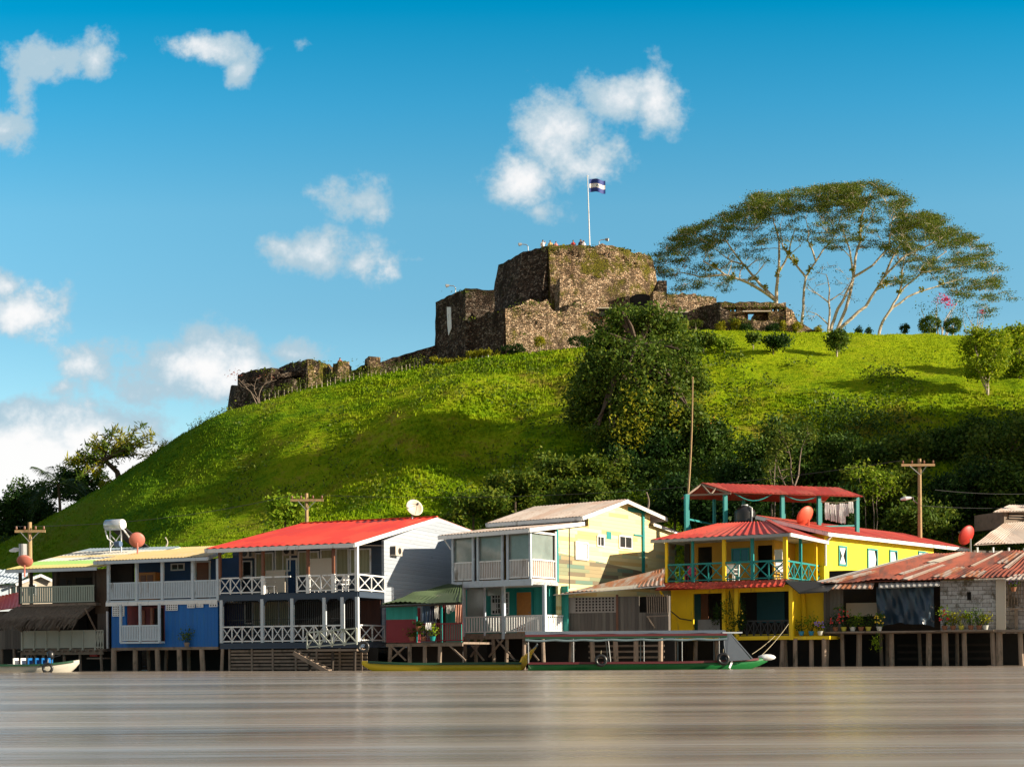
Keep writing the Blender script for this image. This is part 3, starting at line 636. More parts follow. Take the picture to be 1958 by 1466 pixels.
# ---------------------------------------------------------------- people on the keep
def skin_body(name,joints,edges,rad,mat,parent):
    me=bpy.data.meshes.new(name); me.from_pydata(joints,edges,[]); me.materials.append(mat)
    o=bpy.data.objects.new(name,me); COL.objects.link(o); o.parent=parent
    bpy.context.view_layer.objects.active=o
    s=o.modifiers.new('skin','SKIN')
    if not me.skin_vertices: me.attributes  # skin layer is made with the modifier
    for i,r in enumerate(rad): me.skin_vertices[0].data[i].radius=(r,r*.8)
    me.skin_vertices[0].data[0].use_root=True
    b=o.modifiers.new('sub','SUBSURF'); b.levels=1; b.render_levels=2
    return o
def person(u,v,Y,h,face,shirt,lab,arms=0,hair=True,group='people standing on the keep'):
    top=at(u,v,Y); r=empty('person',(top.x,top.y,top.z-h),face,lab,'person',group=group); k=h/1.7
    bent={0:[(.26,-.02,1.12),(.27,-.10,.86)],1:[(.27,-.10,1.14),(.12,-.34,1.20)],2:[(.30,-.05,1.30),(.18,-.16,1.58)]}[arms]
    J=[(0,0,.92),(0,0,1.12),(0,0,1.36),(0,-.01,1.48),(0,-.02,1.58),(0,-.02,1.66),
       (.18,0,1.38),bent[0],bent[1],(-.18,0,1.38),(-.25,-.03,1.12),(-.24,-.10,.88),
       (.1,0,.88),(.11,-.02,.48),(.11,0,.08),(.11,-.13,.03),(-.1,0,.88),(-.12,0,.48),(-.12,.02,.08),(-.12,-.11,.03)]
    E=[(0,1),(1,2),(2,3),(3,4),(4,5),(2,6),(6,7),(7,8),(2,9),(9,10),(10,11),(0,12),(12,13),(13,14),(14,15),(0,16),(16,17),(17,18),(18,19)]
    Rd=[.15,.13,.15,.055,.095,.08,.07,.05,.035,.07,.05,.035,.10,.065,.045,.04,.10,.065,.045,.04]
    J=[tuple(c*k for c in p) for p in J]
    skin_body('body',J,E,[x*k for x in Rd],M['skin'],r)
    # shirt and trousers as shells over the body
    MB().tube([(0,0,.9*k),(0,0,1.1*k),(0,0,1.34*k),(0,0,1.45*k)],[.175*k,.165*k,.20*k,.09*k],12).build('shirt',shirt,r,True)
    mb=MB(); 
    mb.tube([(-.08*k,0,.96*k),(.08*k,0,.96*k)],[.1*k,.1*k],8)
    for s in (1,-1): mb.tube([(s*.06*k,0,.97*k),(s*.115*k,0,.5*k),(s*.118*k,0,.1*k)],[.115*k,.08*k,.065*k],8)
    mb.build('trousers',M['cloth_n'],r,True)
    mb=MB()
    for s,b in ((1,bent[0]),(-1,(-.25,-.03,1.12))): MB().tube([(s*.15*k,0,1.38*k),tuple(c*k for c in b)],[.085*k,.065*k],8).build("sleeve",shirt,r,True)

    MB().ball((0,.015*k,1.655*k),(.098*k,.105*k,.075*k),10).build('hair',M['hair'],r,True)
    mb=MB()
    for s in (1,-1): MB().ball((s*.035*k,-.10*k,1.62*k),.012*k,6).build("eye",M["hair"],r)
    MB().ball((0,-.108*k,1.595*k),(.013*k,.022*k,.022*k),6).build('nose',M['skin'],r)
cl={n:pm('shirt_'+n,c,.85,.1,5,bmp=0) for n,c in dict(red=(.55,.05,.05),white=(.7,.68,.66),yellow=(.7,.55,.2),dark=(.06,.05,.07),pink=(.6,.2,.2)).items()}
person(1038,459,160,1.7,.2,cl['white'],'person with dark hair and white shirt, leftmost behind the keep parapet',2)
person(1052,460,160.4,1.66,-.3,cl['yellow'],'person in pale yellow shirt second from left behind the keep parapet',1)
person(1063,462,160.8,1.6,.4,cl['pink'],'shorter person in pink shirt beside the one in yellow on the keep')
person(1096,459.5,160.6,1.68,0,cl['red'],'person in red shirt alone left of the flagpole on the keep',1)
person(1110,458,160.4,1.72,-.5,cl['dark'],'person in dark shirt leaning towards their neighbour by the flagpole',2)
person(1116,460,160.8,1.62,.5,cl['white'],'person in white shirt nearest the flagpole on the keep')
person(650,684,152.6,1.7,0,cl['red'],'person in red shirt standing on the outer rampart merlon',1,group='people on the outer rampart')
# ---------------------------------------------------------------- house frames
class Fr:
    def __init__(s,name,label,cat,u,Y,yaw,group=None,mk=True):
        s.t=R(yaw); s.Y=Y; s.X=ray(u,1250)[0]*Y
        s.root=empty(name,(s.X,Y,0),s.t,label,cat,group) if mk else None
    def f(s,u,v,d=0):
        a,b=ray(u,v); c,n=math.cos(s.t),math.sin(s.t)
        k=(d+s.Y*c-s.X*n)/(c-a*n); return ((a*k-s.X)*c+(k-s.Y)*n, ZC+b*k)
    def s(s,u,v,x):
        a,b=ray(u,v); c,n=math.cos(s.t),math.sin(s.t)
        k=(x+s.X*c+s.Y*n)/(a*c+n); return (-(a*k-s.X)*n+(k-s.Y)*c, ZC+b*k)
    def x(s,u,d=0): return s.f(u,1150,d)[0]
    def z(s,v,u=None,d=0): return s.f(s.uc if u is None else u,v,d)[1]
    def y(s,u,x=0): return s.s(u,1150,x)[0]
    def p(s,u,v,d=0): x,z=s.f(u,v,d); return Vector((x,d,z))
    def q(s,u,v,x=0): y,z=s.s(u,v,x); return Vector((x,y,z))
def post(F,x,y,z0,z1,w,mat,name='post'):
    return MB().box(x-w/2,x+w/2,y-w/2,y+w/2,z0,z1).build(name,mat,F.root)
def lerp(a,b,t): return a+(b-a)*t
def rail(F,A,B,h,style,mat,n=10,w=.05,label=None,hB=None,name='railing',gap=.08,tw=.07):
    """railing between bottom points A and B (local), height h"""
    A=Vector(A);B=Vector(B);hB=h if hB is None else hB; mb=MB(); up=Vector((0,0,1))
    T=lambda t,f: A.lerp(B,t)+up*(h+(hB-h)*t)*f
    mb.beam(T(0,1),T(1,1),.07,tw); mb.beam(T(0,.0)+up*gap,T(1,.0)+up*gap,.06,.06)
    if style=='bal':
        for i in range(n+1): mb.beam(T(i/n,.0)+up*gap,T(i/n,1),w,w)
    elif style=='board':
        for i in range(n):
            a=T((i+.14)/n,0)+up*gap*.5; b=T((i+.86)/n,0)+up*gap*.5; c=T((i+.86)/n,.97); d=T((i+.14)/n,.97)
            nrm=(B-A).cross(up).normalized(); mb.prism([a,b,c,d],nrm*.025)
    elif style=='x':
        for i in range(n+1): mb.beam(T(i/n,0)+up*.0,T(i/n,1),.055,.055)
        nrm=(B-A).cross(up).normalized()*.02
        for i in range(n):
            mb.beam(T(i/n,0)+up*gap+nrm,T((i+1)/n,1)+nrm,.045,w); mb.beam(T((i+1)/n,0)+up*gap-nrm,T(i/n,1)-nrm,.045,w)
    elif style=='panel':
        for i in range(n+1): mb.beam(T(i/n,-.08),T(i/n,1.02),.10,.10)
        nrm=(B-A).cross(up).normalized()
        mb.prism([T(0,.04),T(1,.04),T(1,.97),T(0,.97)],-nrm*.03)
    o=mb.build(name,mat,F.root)
    if label:o['label']=label
    return o
def window(F,x0,x1,z0,z1,y,frame='white',pane='glass',mull=1,fw=.07,depth=.06,side=None,trans=0,name='window',grid=None):
    """window on plane y (facing -y); side=x: on plane x facing +x, x0,x1 are then y"""
    def B(mb,a0,a1,d0,d1,b0,b1):
        if side is None: mb.box(a0,a1,y+d0,y+d1,b0,b1)
        else: mb.box(side-d1,side-d0,a0,a1,b0,b1)
    m=MB(); B(m,x0-fw,x1+fw,-depth,.01,z1,z1+fw); B(m,x0-fw,x1+fw,-depth,.01,z0-fw,z0); B(m,x0-fw,x0,-depth,.01,z0,z1); B(m,x1,x1+fw,-depth,.01,z0,z1)
    for i in range(1,mull): c=lerp(x0,x1,i/mull); B(m,c-.025,c+.025,-depth*.6,.008,z0,z1)
    for i in range(1,trans+1): c=lerp(z0,z1,i/(trans+1)); B(m,x0,x1,-depth*.5,.006,c-.02,c+.02)
    fo=m.build(name,M[frame],F.root); g=MB(); B(g,x0,x1,-.012,.004,z0,z1); g.build('pane',M[pane],fo); return fo
def door(F,x0,x1,z0,z1,y,mat,frame='white'):
    m=MB(); m.box(x0,x1,y-.04,y,z0,z1); 
    m.box(x0+.1,x1-.1,y-.055,y-.041,z0+.12,z0+(z1-z0)*.42); m.box(x0+.1,x1-.1,y-.055,y-.041,z0+(z1-z0)*.5,z1-.12)
    o=m.build('door',mat,F.root); f=MB(); f.box(x0-.09,x0,y-.07,y,z0,z1+.09); f.box(x1,x1+.09,y-.07,y,z0,z1+.09); f.box(x0,x1,y-.07,y,z1,z1+.09); f.build('frame',M[frame],o)
    MB().ball((x1-.12,y-.08,(z0+z1)/2),.035,6).build('handle',M['grey'],o); return o
def acunit(F,x,y,z,side=None,mat='cream'):
    w,d,h=.75,.32,.48
    m=MB(); fn=MB()
    if side is None:
        m.box(x,x+w,y-d,y,z,z+h); fn.tube([(x+w*.36,y-d-.02,z+h/2),(x+w*.36,y-d-.001,z+h/2)],[.17,.17],12); fn.box(x+w*.74,x+w*.95,y-d-.012,y-d-.001,z+.06,z+h-.06)
    else:
        m.box(side,side+d,x,x+w,z,z+h); fn.tube([(side+d+.001,x+w*.6,z+h/2),(side+d+.02,x+w*.6,z+h/2)],[.17,.17],12); fn.box(side,side+d*.9,x-.012,x-.001,z+.04,z+h-.04)
    o=m.build('air_conditioner',M[mat],F.root); fn.build('fan_grille',M['iron'],o); return o
def stilt(F,x,y,z1,w=.22,z0=-1.0,mat='pile',seed=0):
    rr=random.Random(int(x*97+y*31+seed)); dx,dy=rr.uniform(-.16,.16),rr.uniform(-.08,.08)
    return MB().tube([(x+dx,y+dy,z0),(x+dx*.4,y,z0+(z1-z0)*.5),(x,y,z1)],[w*.56,w*.5,w*.48],8).build('stilt',M[mat],F.root)
def roof(F,a,b,c,d,mat,pitch=.2,amp=.02,name='roof',sag=0,fascia=None,fh=.16,seed=0,rake=True):
    mb=MB(); mb.corr(a,b,c,d,pitch,amp,sag=sag,seed=seed); o=mb.build(name,mat,F.root)
    if fascia:
        f=MB(); dn=Vector((0,0,-fh/2-.03)); f.beam(a+dn,b+dn,.05,fh)
        if rake: f.beam(b+dn*.9+Vector((.03,.0,0)),c+dn*.9+Vector((.03,0,0)),.05,fh); f.beam(a+dn*.9-Vector((.03,0,0)),d+dn*.9-Vector((.03,0,0)),.05,fh)
        f.build('fascia',M[fascia],o)
    return o
# ================================================================ red-roofed slate house
F=Fr('house','slate blue two storey stilt house with long bright red roof and white crossed railings','house',685,69.3,-22)
F3=F
zf,zl=F.f(560,1142)[1],1.42; zs=F.z(1137,560)
def mid(*a): return sum(a)/len(a)
zU=mid(F.f(425,1137)[1],F.f(685,1129)[1]); zUt=mid(F.f(425,1106)[1],F.f(687,1097)[1])
zLt=mid(F.f(425,1199)[1],F.f(687,1194)[1]); zL=mid(F.f(425,1231)[1],F.f(687,1224)[1]); zE=mid(F.f(395,1050,-.45)[1],F.f(677,1035,-.45)[1])
xl=F.x(421); D=2.7; xg=F.x(735,D); yR=F.s(837,988,xg)[0]; zR=F.s(837,988,xg)[1]; yB=F.s(903,1013,xg)[0]; zB=F.s(903,1013,xg)[1]
M['slatewall']=M['slate']
m=MB(); m.box(xl,xg,.02,D,zU-.3,zU); m.build('upper_floor',M['slate'],F.root)
m=MB(); m.box(xl,xg,.02,yB-.3,zL-.28,zL); m.build('lower_floor',M['slate'],F.root)
# rear block: front walls, sunlit gable wall
wins=[(437+0,0)]
U=lambda u:F.x(u,D)
def Zd(v,u): return F.f(u,v,D)[1]
upw=[(491,522,1059,1106),(529,555,1052,1090),(573,592,1056,1099),(594,609,1056,1099),(616,636,1052,1100),(645,666,1050,1100),(672,685,1051,1095),(688,708,1051,1095)]
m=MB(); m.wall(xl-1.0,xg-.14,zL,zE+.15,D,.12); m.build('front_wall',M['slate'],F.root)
for (a,b,c,d) in upw: window(F,U(a),U(b),Zd(d,a),Zd(c,a),D-.004,'white','curtain',1 if b-a<26 else 2)
door(F,U(552),U(567),zU,Zd(1070,560),D-.004,M['deepblue'])
door(F,U(429),U(445),zU,Zd(1082,437),D-.004,M['brownwood'])
window(F,U(466),U(481),Zd(1100,470),Zd(1074,470),D-.004,'white','glass')
acunit(F,U(466),D,Zd(1067,475)); acunit(F,U(546),D,Zd(1062,555))
m=MB(); zc0=zL-.2
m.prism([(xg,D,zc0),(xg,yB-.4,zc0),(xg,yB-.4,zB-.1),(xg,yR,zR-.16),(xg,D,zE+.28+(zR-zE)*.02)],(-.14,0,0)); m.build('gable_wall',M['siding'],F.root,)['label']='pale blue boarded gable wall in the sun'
acunit(F,F.s(746,1060,xg)[0],0,F.s(750,1062,xg)[1],side=xg)
m=MB(); m.box(xl,xg-.14,yB-.5,yB-.4,zL,zB-.2); m.box(xl,xl+.1,D+.13,yB-.5,zL,zE); m.build('back_wall',M['slate'],F.root)
# roof
oe=-.45; a=Vector((F.x(393,oe),oe,zE)); b=Vector((F.f(677,1035,oe)[0],oe,zE)); 
xo=b.x
c=Vector((xo,yR,zR+.02)); d=Vector((F.f(560,1003,yR)[0]-0.2,yR,zR+.02))
# the ridge as traced on its own depth
c=Vector((F.f(836,987,yR)[0],yR,zR)); d=Vector((a.x+ (c.x-b.x),yR,zR))
roof(F,a,b,c,d,M['red_roof'],.42,.03,fascia='white',fh=.2)
e=Vector((c.x,yB+.4,zB-.02)); g=Vector((d.x,yB+.4,zB-.02)); roof(F,e,g,d,c,M['red_roof'],.24,.02,fascia='white',fh=.2)
MB().beam((d.x,yR,zR+.03),(c.x,yR,zR+.03),.25,.05).build('ridge_cap',M['red_roof'],F.root)
m=MB(); m.prism([(xl,0,zE-.12),(xg,0,zE-.12),(xg,D,zE+.05),(xl,D,zE+.05)],(0,0,.03)); m.build('porch_ceiling',M['darkwood'],F.root)
# porch posts
for u in (421,461,503.5,589.5,638): post(F,F.x(u),0,zUt-.02,zE-.13,.13,M['brownwood'])
for u in (503.5,589.5,638): post(F,F.x(u),-.0,zU-.05,zUt+.06,.17,M['white'])
post(F,-.05,0,zU,zE-.13,.16,M['white'])
for i,(u0,u1,n) in enumerate(((421,461,2),(461,503.5,2),(510,556,2),(568,589.5,1),(589.5,638,2),(638,685,2))):
    if i==2: continue
    rail(F,(F.x(u0),0,zU),(F.x(u1),0,zU),zUt-zU,'x',M['white'],n,.04)
m=MB(); m.beam((F.x(503.5),0,zUt),(F.x(556),0,zUt),.07,.07); m.build('railing',M['white'],F.root)
rail(F,(0,0,zU),(xg,D,zU),zUt-zU,'x',M['white'],2,.04)
MB().box(F.x(590,.9),F.x(636,.9),.9,.95,zU+.1,zU+1.75).build('porch_partition',M['cream'],F.root); MB().box(F.x(508,1.2),F.x(545,1.2),1.2,1.25,zU+.1,zU+1.25).build('porch_partition',M['cream'],F.root)
# lower porch
lp=(424,502,559,620.5,655,683)
for i,u in enumerate(lp): post(F,F.x(u),0,zL,zU-.28,.16,M['fascia'])
m=MB(); m.box(xl,0,-.03,.05,zU-.34,zU-.02); m.box(xl,0,-.05,.02,zL-.30,zL-.02); m.build('edge_beam',M['slate'],F.root)
for u0,u1 in zip(lp,lp[1:]):
    x0,x1=F.x(u0),F.x(u1); r=.28; zt=zU-.33
    for xx,sg in ((x0+.08,1),(x1-.08,-1)): MB().prism([(xx,0,zt),(xx+sg*r,0,zt),(xx+sg*r*.35,0,zt-r*.35),(xx,0,zt-r)],(0,.05,0)).build('bracket',M['slate'],F.root)
for u0,u1,n in ((424,502,4),(502,559,3),(559,620.5,3),(620.5,655,2)):
    rail(F,(F.x(u0),0,zL),(F.x(u1),0,zL),zLt-zL,'x',M['white'],n,.04)
rail(F,(.05,.05,zL),(xg,D,zL),zLt-zL,'x',M['white'],2,.04)
m=MB(); 
y=.35
for k in range(70):
    xx=lerp(xl+.2,-.1,k/69); m.beam((xx,y,zL),(xx,y,zU-.3),.022)
m.box(xl+.2,-.1,y-.01,y+.01,zL+1.15,zL+1.18); m.build('security_grille',M['iron'],F.root)
for (u0,u1,v0,v1,mt) in ((470,483,1149,1190,'glass'),(486,497,1150,1195,'curtain'),(507,532,1148,1195,'curtain'),(534,552,1148,1195,'curtain')): window(F,U(u0),U(u1),Zd(v1,u0),Zd(v0,u0),D-.004,'white',mt)
m=MB(); m.box(U(428),U(466),D-.03,D-.005,zL,zU-.4); m.build('shutter_door',pm('navy_door',(.01,.02,.12),.6,.1,2),F.root)
m=MB(); m.box(U(690),U(728),D-.05,D-.005,zL+.05,zU-.35); m.build('shutter_door',boards('red_brown_boards',[(.10,.03,.02),(.13,.04,.025)],'x',.16),F.root)
m=MB(); m.box(U(562),U(684),D-.06,D-.005,zL+.02,zU-.35); m.build('dark_opening',M['dark'],F.root)
# slatted screen under the floor
y=.1; x0,x1=F.x(436),F.x(700); m=MB()
for k in range(6):
    z=lerp(.12,zL-.42,k/5); m.box(x0,x1,y-.03,y,z-.055,z+.055)
m.build('slat_screen',M['timber'],F.root)
for u in (437,480,520,564,604,648,690): MB().box(F.x(u)-.05,F.x(u)+.05,y-.08,y-.031,-.8,zL-.3).build('screen_batten',M['timber'],F.root)
for u in (425,): stilt(F,F.x(u),.0,zL-.3,.18)
for u in (470,560,650): stilt(F,F.x(u,1.4),1.4,zL-.28,.22,mat='darkwood')
m=MB(); m.box(x0,x1,1.2,1.25,-.6,zL-.3); m.build('underfloor_shade',M['dark'],F.root)  # near-black sheets under the floors paint in the shade there
# landing with crossed rails in front
yl=-1.3; A=Vector((F.f(587,1240,yl)[0],yl,F.f(587,1240,yl)[1])); B=Vector((F.f(682,1232,yl)[0],yl,F.f(682,1232,yl)[1]))
rail(F,A,B,F.f(587,1209,yl)[1]-A.z,'x',pm('mossy_white_paint',(.45,.48,.42),.7,.2,2,(.10,.13,.06),.5,.75,2),4,.05,'mossy white crossed railing of the landing')
m=MB(); m.box(A.x,B.x,yl,-.1,A.z-.12,A.z-.02); m.build('landing_deck',M['timber'],F.root)
m=MB()
for q in range(7): m.box(F.x(596)+q*.32,F.x(596)+q*.32+.3,yl-.5,yl-.02,A.z-.25-q*.16,A.z-.2-q*.16)
m.beam((F.x(596),yl-.02,A.z-.2),(F.x(596)+2.4,yl-.02,-.3),.06,.2); m.beam((F.x(596),yl-.5,A.z-.2),(F.x(596)+2.4,yl-.5,-.3),.06,.2); m.build('steps',M['timber'],F.root)
for u in (590,636,678): stilt(F,F.x(u,yl+.1),yl+.1,A.z-.1,.14,mat='darkwood')
# ================================================================ royal blue house
F=Fr('house','royal blue stilt house with tan roof, long white balustered balcony and small recessed porch','house',418,69.3,-22)
# same line as its neighbour: shift along it
nx=F3.x(418); F.X=F3.X+nx*math.cos(F.t); F.Y=F3.Y+nx*math.sin(F.t); F.root.location=(F.X,F.Y,0)
F2=F
zU=mid(F.f(208,1152)[1],F.f(414,1144)[1])+.08; zT=mid(F.f(208,1116)[1],F.f(414,1108)[1]); zE=mid(F.f(182,1074,-.4)[1],F.f(393,1061,-.4)[1])
zL=mid(F.f(215,1240)[1],F.f(415,1233)[1]); x0=F.x(213); D=2.2; xw=x0
m=MB(); m.box(F.x(204),-.05,-.05,D,zU-.22,zU-.02); m.build('balcony_floor',M['blueish_white'],F.root)
hp=[(F.x(240.5),F.x(315),F.f(280,1226)[1],zU-.3)]
m=MB(); m.wall(x0,-.06,zL,zU-.22,0,.12,hp); m.build('front_wall',M['royal'],F.root)
m=MB(); m.box(x0,x0+.12,.12,7,zL,zU-.22); m.build('side_wall',boards('royal_blue_side',[(.0,.10,.38),(.0,.11,.42)],'y',.22,None,.6),F.root)
m=MB(); m.box(x0+.13,-.06,.12,7,zL-.12,zL+.0); m.build('floor',M['timber'],F.root)
m=MB(); m.box(hp[0][0]-.1,hp[0][1]+.1,1.4,1.5,zL,zU-.3); m.box(hp[0][0]-.1,hp[0][0]-.0,.13,1.4,zL,zU-.3); m.build('recess_wall',M['pink'],F.root)
m=MB(); m.box(F.x(296,1.37),F.x(312,1.37),1.33,1.39,zL+.3,zU-.4); m.build('recess_opening',M['dark'],F.root)
m=MB(); m.box(hp[0][0]+.05,hp[0][0]+.25,1.2,1.3,zL+1.0,zU-.5); m.box(F.x(287,1.2),F.x(291,1.2),1.2,1.3,zL+1,zU-.4); m.build('curtain',M['cloth_p'],F.root)
m=MB(); m.box(hp[0][0],hp[0][1],-.5,.12,hp[0][2]-.1,hp[0][2]); m.build('recess_floor',M['blueish_white'],F.root)
zb=hp[0][2]; 
rail(F,(hp[0][0],-.45,zb),(F.x(278),-.45,zb),F.f(280,1196)[1]-zb,'board',M['blueish_white'],12); rail(F,(F.x(278),-.45,zb),(hp[0][1],-.45,zb),F.f(280,1196)[1]-zb,'board',M['blueish_white'],12)
for u in (241,278,314.5): post(F,F.x(u),-.45 if u!=278 else -.46,zb-.05,zU-.24,.11,M['blueish_white'])
# upper porch
m=MB(); m.wall(x0,-.06,zU,zE+.1,D,.12); m.build('upper_wall',M['deepblue'],F.root)
U=lambda u:F.x(u,D)
door(F,U(377),U(401),zU,F.f(388,1075,D)[1],D-.004,M['brownwood'],'fascia')
window(F,U(330),U(352),F.f(340,1088,D)[1],F.f(340,1079,D)[1],D-.004,'fascia','glass',2)
m=MB(); m.box(U(211),U(258),D-.2,D-.01,zU,zE); m.build('dark_opening',M['dark'],F.root)
m=MB(); m.box(U(277),U(308),D-.5,D-.02,zU,zU+1.55); o=m.build('cupboard',M['orangewood'],F.root); m=MB()
for k in range(2): m.box(U(280)+k*.45,U(280)+k*.45+.36,D-.53,D-.501,zU+.2,zU+1.4)
m.build('cupboard_doors',M['brownwood'],o)
pu=(208,262,311,369,417)
for u in pu: post(F,F.x(u),0,zU-.15,zE-.1,.14,M['blueish_white'])
for a,b in zip(pu,pu[1:]): rail(F,(F.x(a),0,zU),(F.x(b),0,zU),zT-zU,'board',M['blueish_white'],int((b-a)/3.2))
m=MB(); m.box(F.x(204),-.05,-.09,-.051,zU-.30,zU-.1); m.build('floor_fascia',M['white'],F.root)
# roof
oe=-.4; a=Vector((F.x(180,oe),oe,zE)); b=Vector((F.x(397,oe),oe,zE)); yr=6.0; zr=F.f(395,1044,yr)[1]
tan=pm('tan_sheet',(.50,.37,.17),.6,.2,1,(.42,.40,.30),.5,.75,1,bmp=.05,stretch=(4,.5,1))
roof(F,a,b,Vector((F.x(450,yr),yr,zr)),Vector((F.x(310,yr),yr,zr)),tan,.2,.02,fascia='blueish_white',fh=.17)
# breeze block vents
def vent(F,u0,u1,v0,v1,nx,nz_,y=-.004,mat='white'):
    xa,xb=F.x(u0),F.x(u1); um=(u0+u1)/2; za,zb=F.f(um,v1)[1],F.f(um,v0)[1]
    m=MB(); m.box(xa,xb,y-.03,y,za,zb); o=m.build('vent',M['dark'],F.root); m=MB()
    for i in range(nx+1): c=lerp(xa,xb,i/nx); m.box(c-.025,c+.025,y-.07,y-.031,za-.02,zb+.02)
    for j in range(nz_+1): c=lerp(za,zb,j/nz_); m.box(xa,xb,y-.068,y-.032,c-.022,c+.022)
    m.build('vent_blocks',M[mat],o)
vent(F,217,238,1158,1177,5,5); vent(F,319,340,1155,1166,5,3); vent(F,360,373,1152,1161,4,2); vent(F,377,389,1152,1160,4,2); vent(F,402,416,1151,1159,3,2)
for u in (216,257,299,341,384): stilt(F,F.x(u),.05,zL-.1,.27 if u!=216 else .3)
for u in (283,318,360): stilt(F,F.x(u,1.6),1.6,zL-.1,.2,mat='timber')
m=MB(); m.box(x0,-.06,-.02,.1,zL-.15,zL-.005); m.build('sill_beam',M['timber'],F.root)
m=MB(); m.box(x0+.13,-.06,6.8,6.9,zL,zE+.3); m.box(x0+.13,-.06,1.51,6.8,zU-.24,zU-.20); m.build('back_wall',M['darkwood'],F.root)
m=MB(); m.box(x0,-.1,3.2,3.3,-.6,zL-.1); m.build('underfloor_shade',M['dark'],F.root)
# ================================================================ green balcony house with thatch awning
F=Fr('house','dark timber stilt house with patchwork coloured roof, two boarded balconies and a thatched awning','house',198,76.0,-20)
F1=F
zT=F.f(110,1121)[1]; zU=F.f(110,1153)[1]; zLt=F.f(115,1206)[1]; zL=F.f(115,1240)[1]; zE=F.f(100,1084,-.4)[1]
cols=[(.60,.58,.52),(.60,.52,.20),(.32,.55,.16),(.62,.60,.55),(.58,.46,.24),(.25,.32,.38)]
rm=[pm('painted_sheet_%s'%n,c,.6,.15,1,(.35,.30,.22),.6,.8,1,bmp=.05,stretch=(4,.6,1)) for n,c in zip('abcdef',cols)]
oe=-.4; a=F.p(10,1088,oe); b=F.p(185,1082,oe); yr=4.5; c=F.p(345,1044,yr); d=F.p(172,1048,yr)
o=MB().slab(a-Vector((0,0,.05)),b-Vector((0,0,.05)),c-Vector((0,0,.05)),d-Vector((0,0,.05)),.04).build('roof',rm[0],F.root)
# sheets run across the slope in coloured bands
bands=[(0,.16,1),(.16,.36,2),(.36,.52,3),(.52,.62,4),(.62,.84,0),(.84,1,5)]
for t0,t1,k in bands:
    m=MB(); m.corr(a.lerp(d,t0),b.lerp(c,t0),b.lerp(c,t1),a.lerp(d,t1),.22,.015,ny=2); m.build('roof_sheet',rm[k],o)
m=MB(); m.beam(a-Vector((0,0,.13)),b-Vector((0,0,.13)),.05,.17); m.build('fascia',M['blueish_white'],o)
xa,xb=F.x(40),F.x(198)
m=MB(); m.wall(F.x(103,1.2),F.x(184,1.2),zU,zE-.05,1.2,.1,[(F.x(110,1.2),F.x(126,1.2),zU+.4,zE-.5),(F.x(128,1.2),F.x(138,1.2),zU+.6,zE-.6),(F.x(145,1.2),F.x(178,1.2),zU+.1,zE-.5)]); m.build('upper_wall',M['darkwood'],F.root)
m=MB(); m.box(F.x(100,3),F.x(184,3),3,3.1,zU,zE); m.build('inner_wall',M['dark'],F.root)
m=MB(); m.box(F.x(39),F.x(183),0,3,zU-.15,zU); m.build('upper_floor',M['timber'],F.root)
for u in (39,60,181): post(F,F.x(u,.15),.15,zU,zE-.05,.14,M['darkwood'])
m=MB(); m.box(F.x(103),F.x(108),.0,.3,zU,zE-.05); m.build('post',M['darkwood'],F.root)
for u0,u1 in ((39,108),(108,181)): rail(F,(F.x(u0),0,zU),(F.x(u1),0,zU),zT-zU,'board',M['greenrail'],int((u1-u0)/4.2))
# lower level
m=MB(); m.box(xa,xb,0,4,zL-.15,zL); m.build('lower_floor',M['timber'],F.root)
m=MB(); m.box(xa,xb,3.0,3.1,zL,zU); m.build('inner_wall',M['darkwood'],F.root)
for a_,b_,mt in ((48,66,'brownwood'),(96,112,'timber'),(150,166,'dark')):
    MB().box(F.x(a_,2.9),F.x(b_,2.9),2.9,2.96,zL,zL+1.9).build('wall_panel',M[mt],F.root)
rail(F,(F.x(42),0,zL),(F.x(182),0,zL),zLt-zL,'panel',M['creamrail'],6)
rail(F,(F.x(182),0,zL),(F.x(197),0,zL),zLt-zL,'x',M['creamrail'],3,.03)
m=MB(); m.box(F.x(182,.5),F.x(207,.5),.5,.56,zL+1.9,zE-.1); m.build('hanging_tarp',M['browntarp'],F.root)
m=MB(); m.box(F.x(186,.5),F.x(206,.5),.5,.6,zL-.1,zL+1.9); m.build('side_planks',M['wood'],F.root)
post(F,F.x(201),.2,zL,zL+2.0,.1,M['white'])
for (p,q) in (((16,1188),(42,1207)),((104,1183),(114,1206)),((163,1163),(183,1204))): MB().beam(F.p(*p,-1.0),F.p(*q,-.05),.07).build('strut',M['timber'],F.root)
# thatch awning: a thick sloped mat with a ragged fringe
rr=random.Random(5); m=MB(); TL,TR=F.p(30,1160,.1),F.p(181,1154,.1); BL,BR=F.p(-6,1185,-1.3),F.p(150,1178,-1.3)
m.slab(TL,TR,BR,BL,.16)
for i in range(1500):
    s=rr.random(); t=rr.random()**.7; p=TL.lerp(TR,s).lerp(BL.lerp(BR,s),t)+Vector((0,0,.03)); dd=(BL-TL).normalized(); l=rr.uniform(.35,.75)
    q=p+dd*l+Vector((rr.uniform(-.12,.12),0,-rr.uniform(.0,.15)-(t>.8)*rr.uniform(.05,.4))); w=rr.uniform(.02,.05)
    m.add([p-Vector((w,0,0)),p+Vector((w,0,0)),q+Vector((w*.4,0,.0)),q-Vector((w*.4,0,0))],[(0,1,2,3)])
m.build('thatch_awning',M['thatch'],F.root)
for u in (50,80,120,150,190): stilt(F,F.x(u),.1,zL-.1,.16,mat='timber')
for p,q in (((56,1243),(68,1280)),((85,1280),(60,1243))): MB().beam(F.p(*p,.2),F.p(*q,.2),.1).build('brace',M['timber'],F.root)
m=MB(); m.box(xa,xb,-.06,.0,zL-.32,zL-.16)
for k in range(14): m.box(lerp(xa,xb,k/13)-.04,lerp(xa,xb,k/13)+.04,-.25,.0,zL-.16,zL-.08)
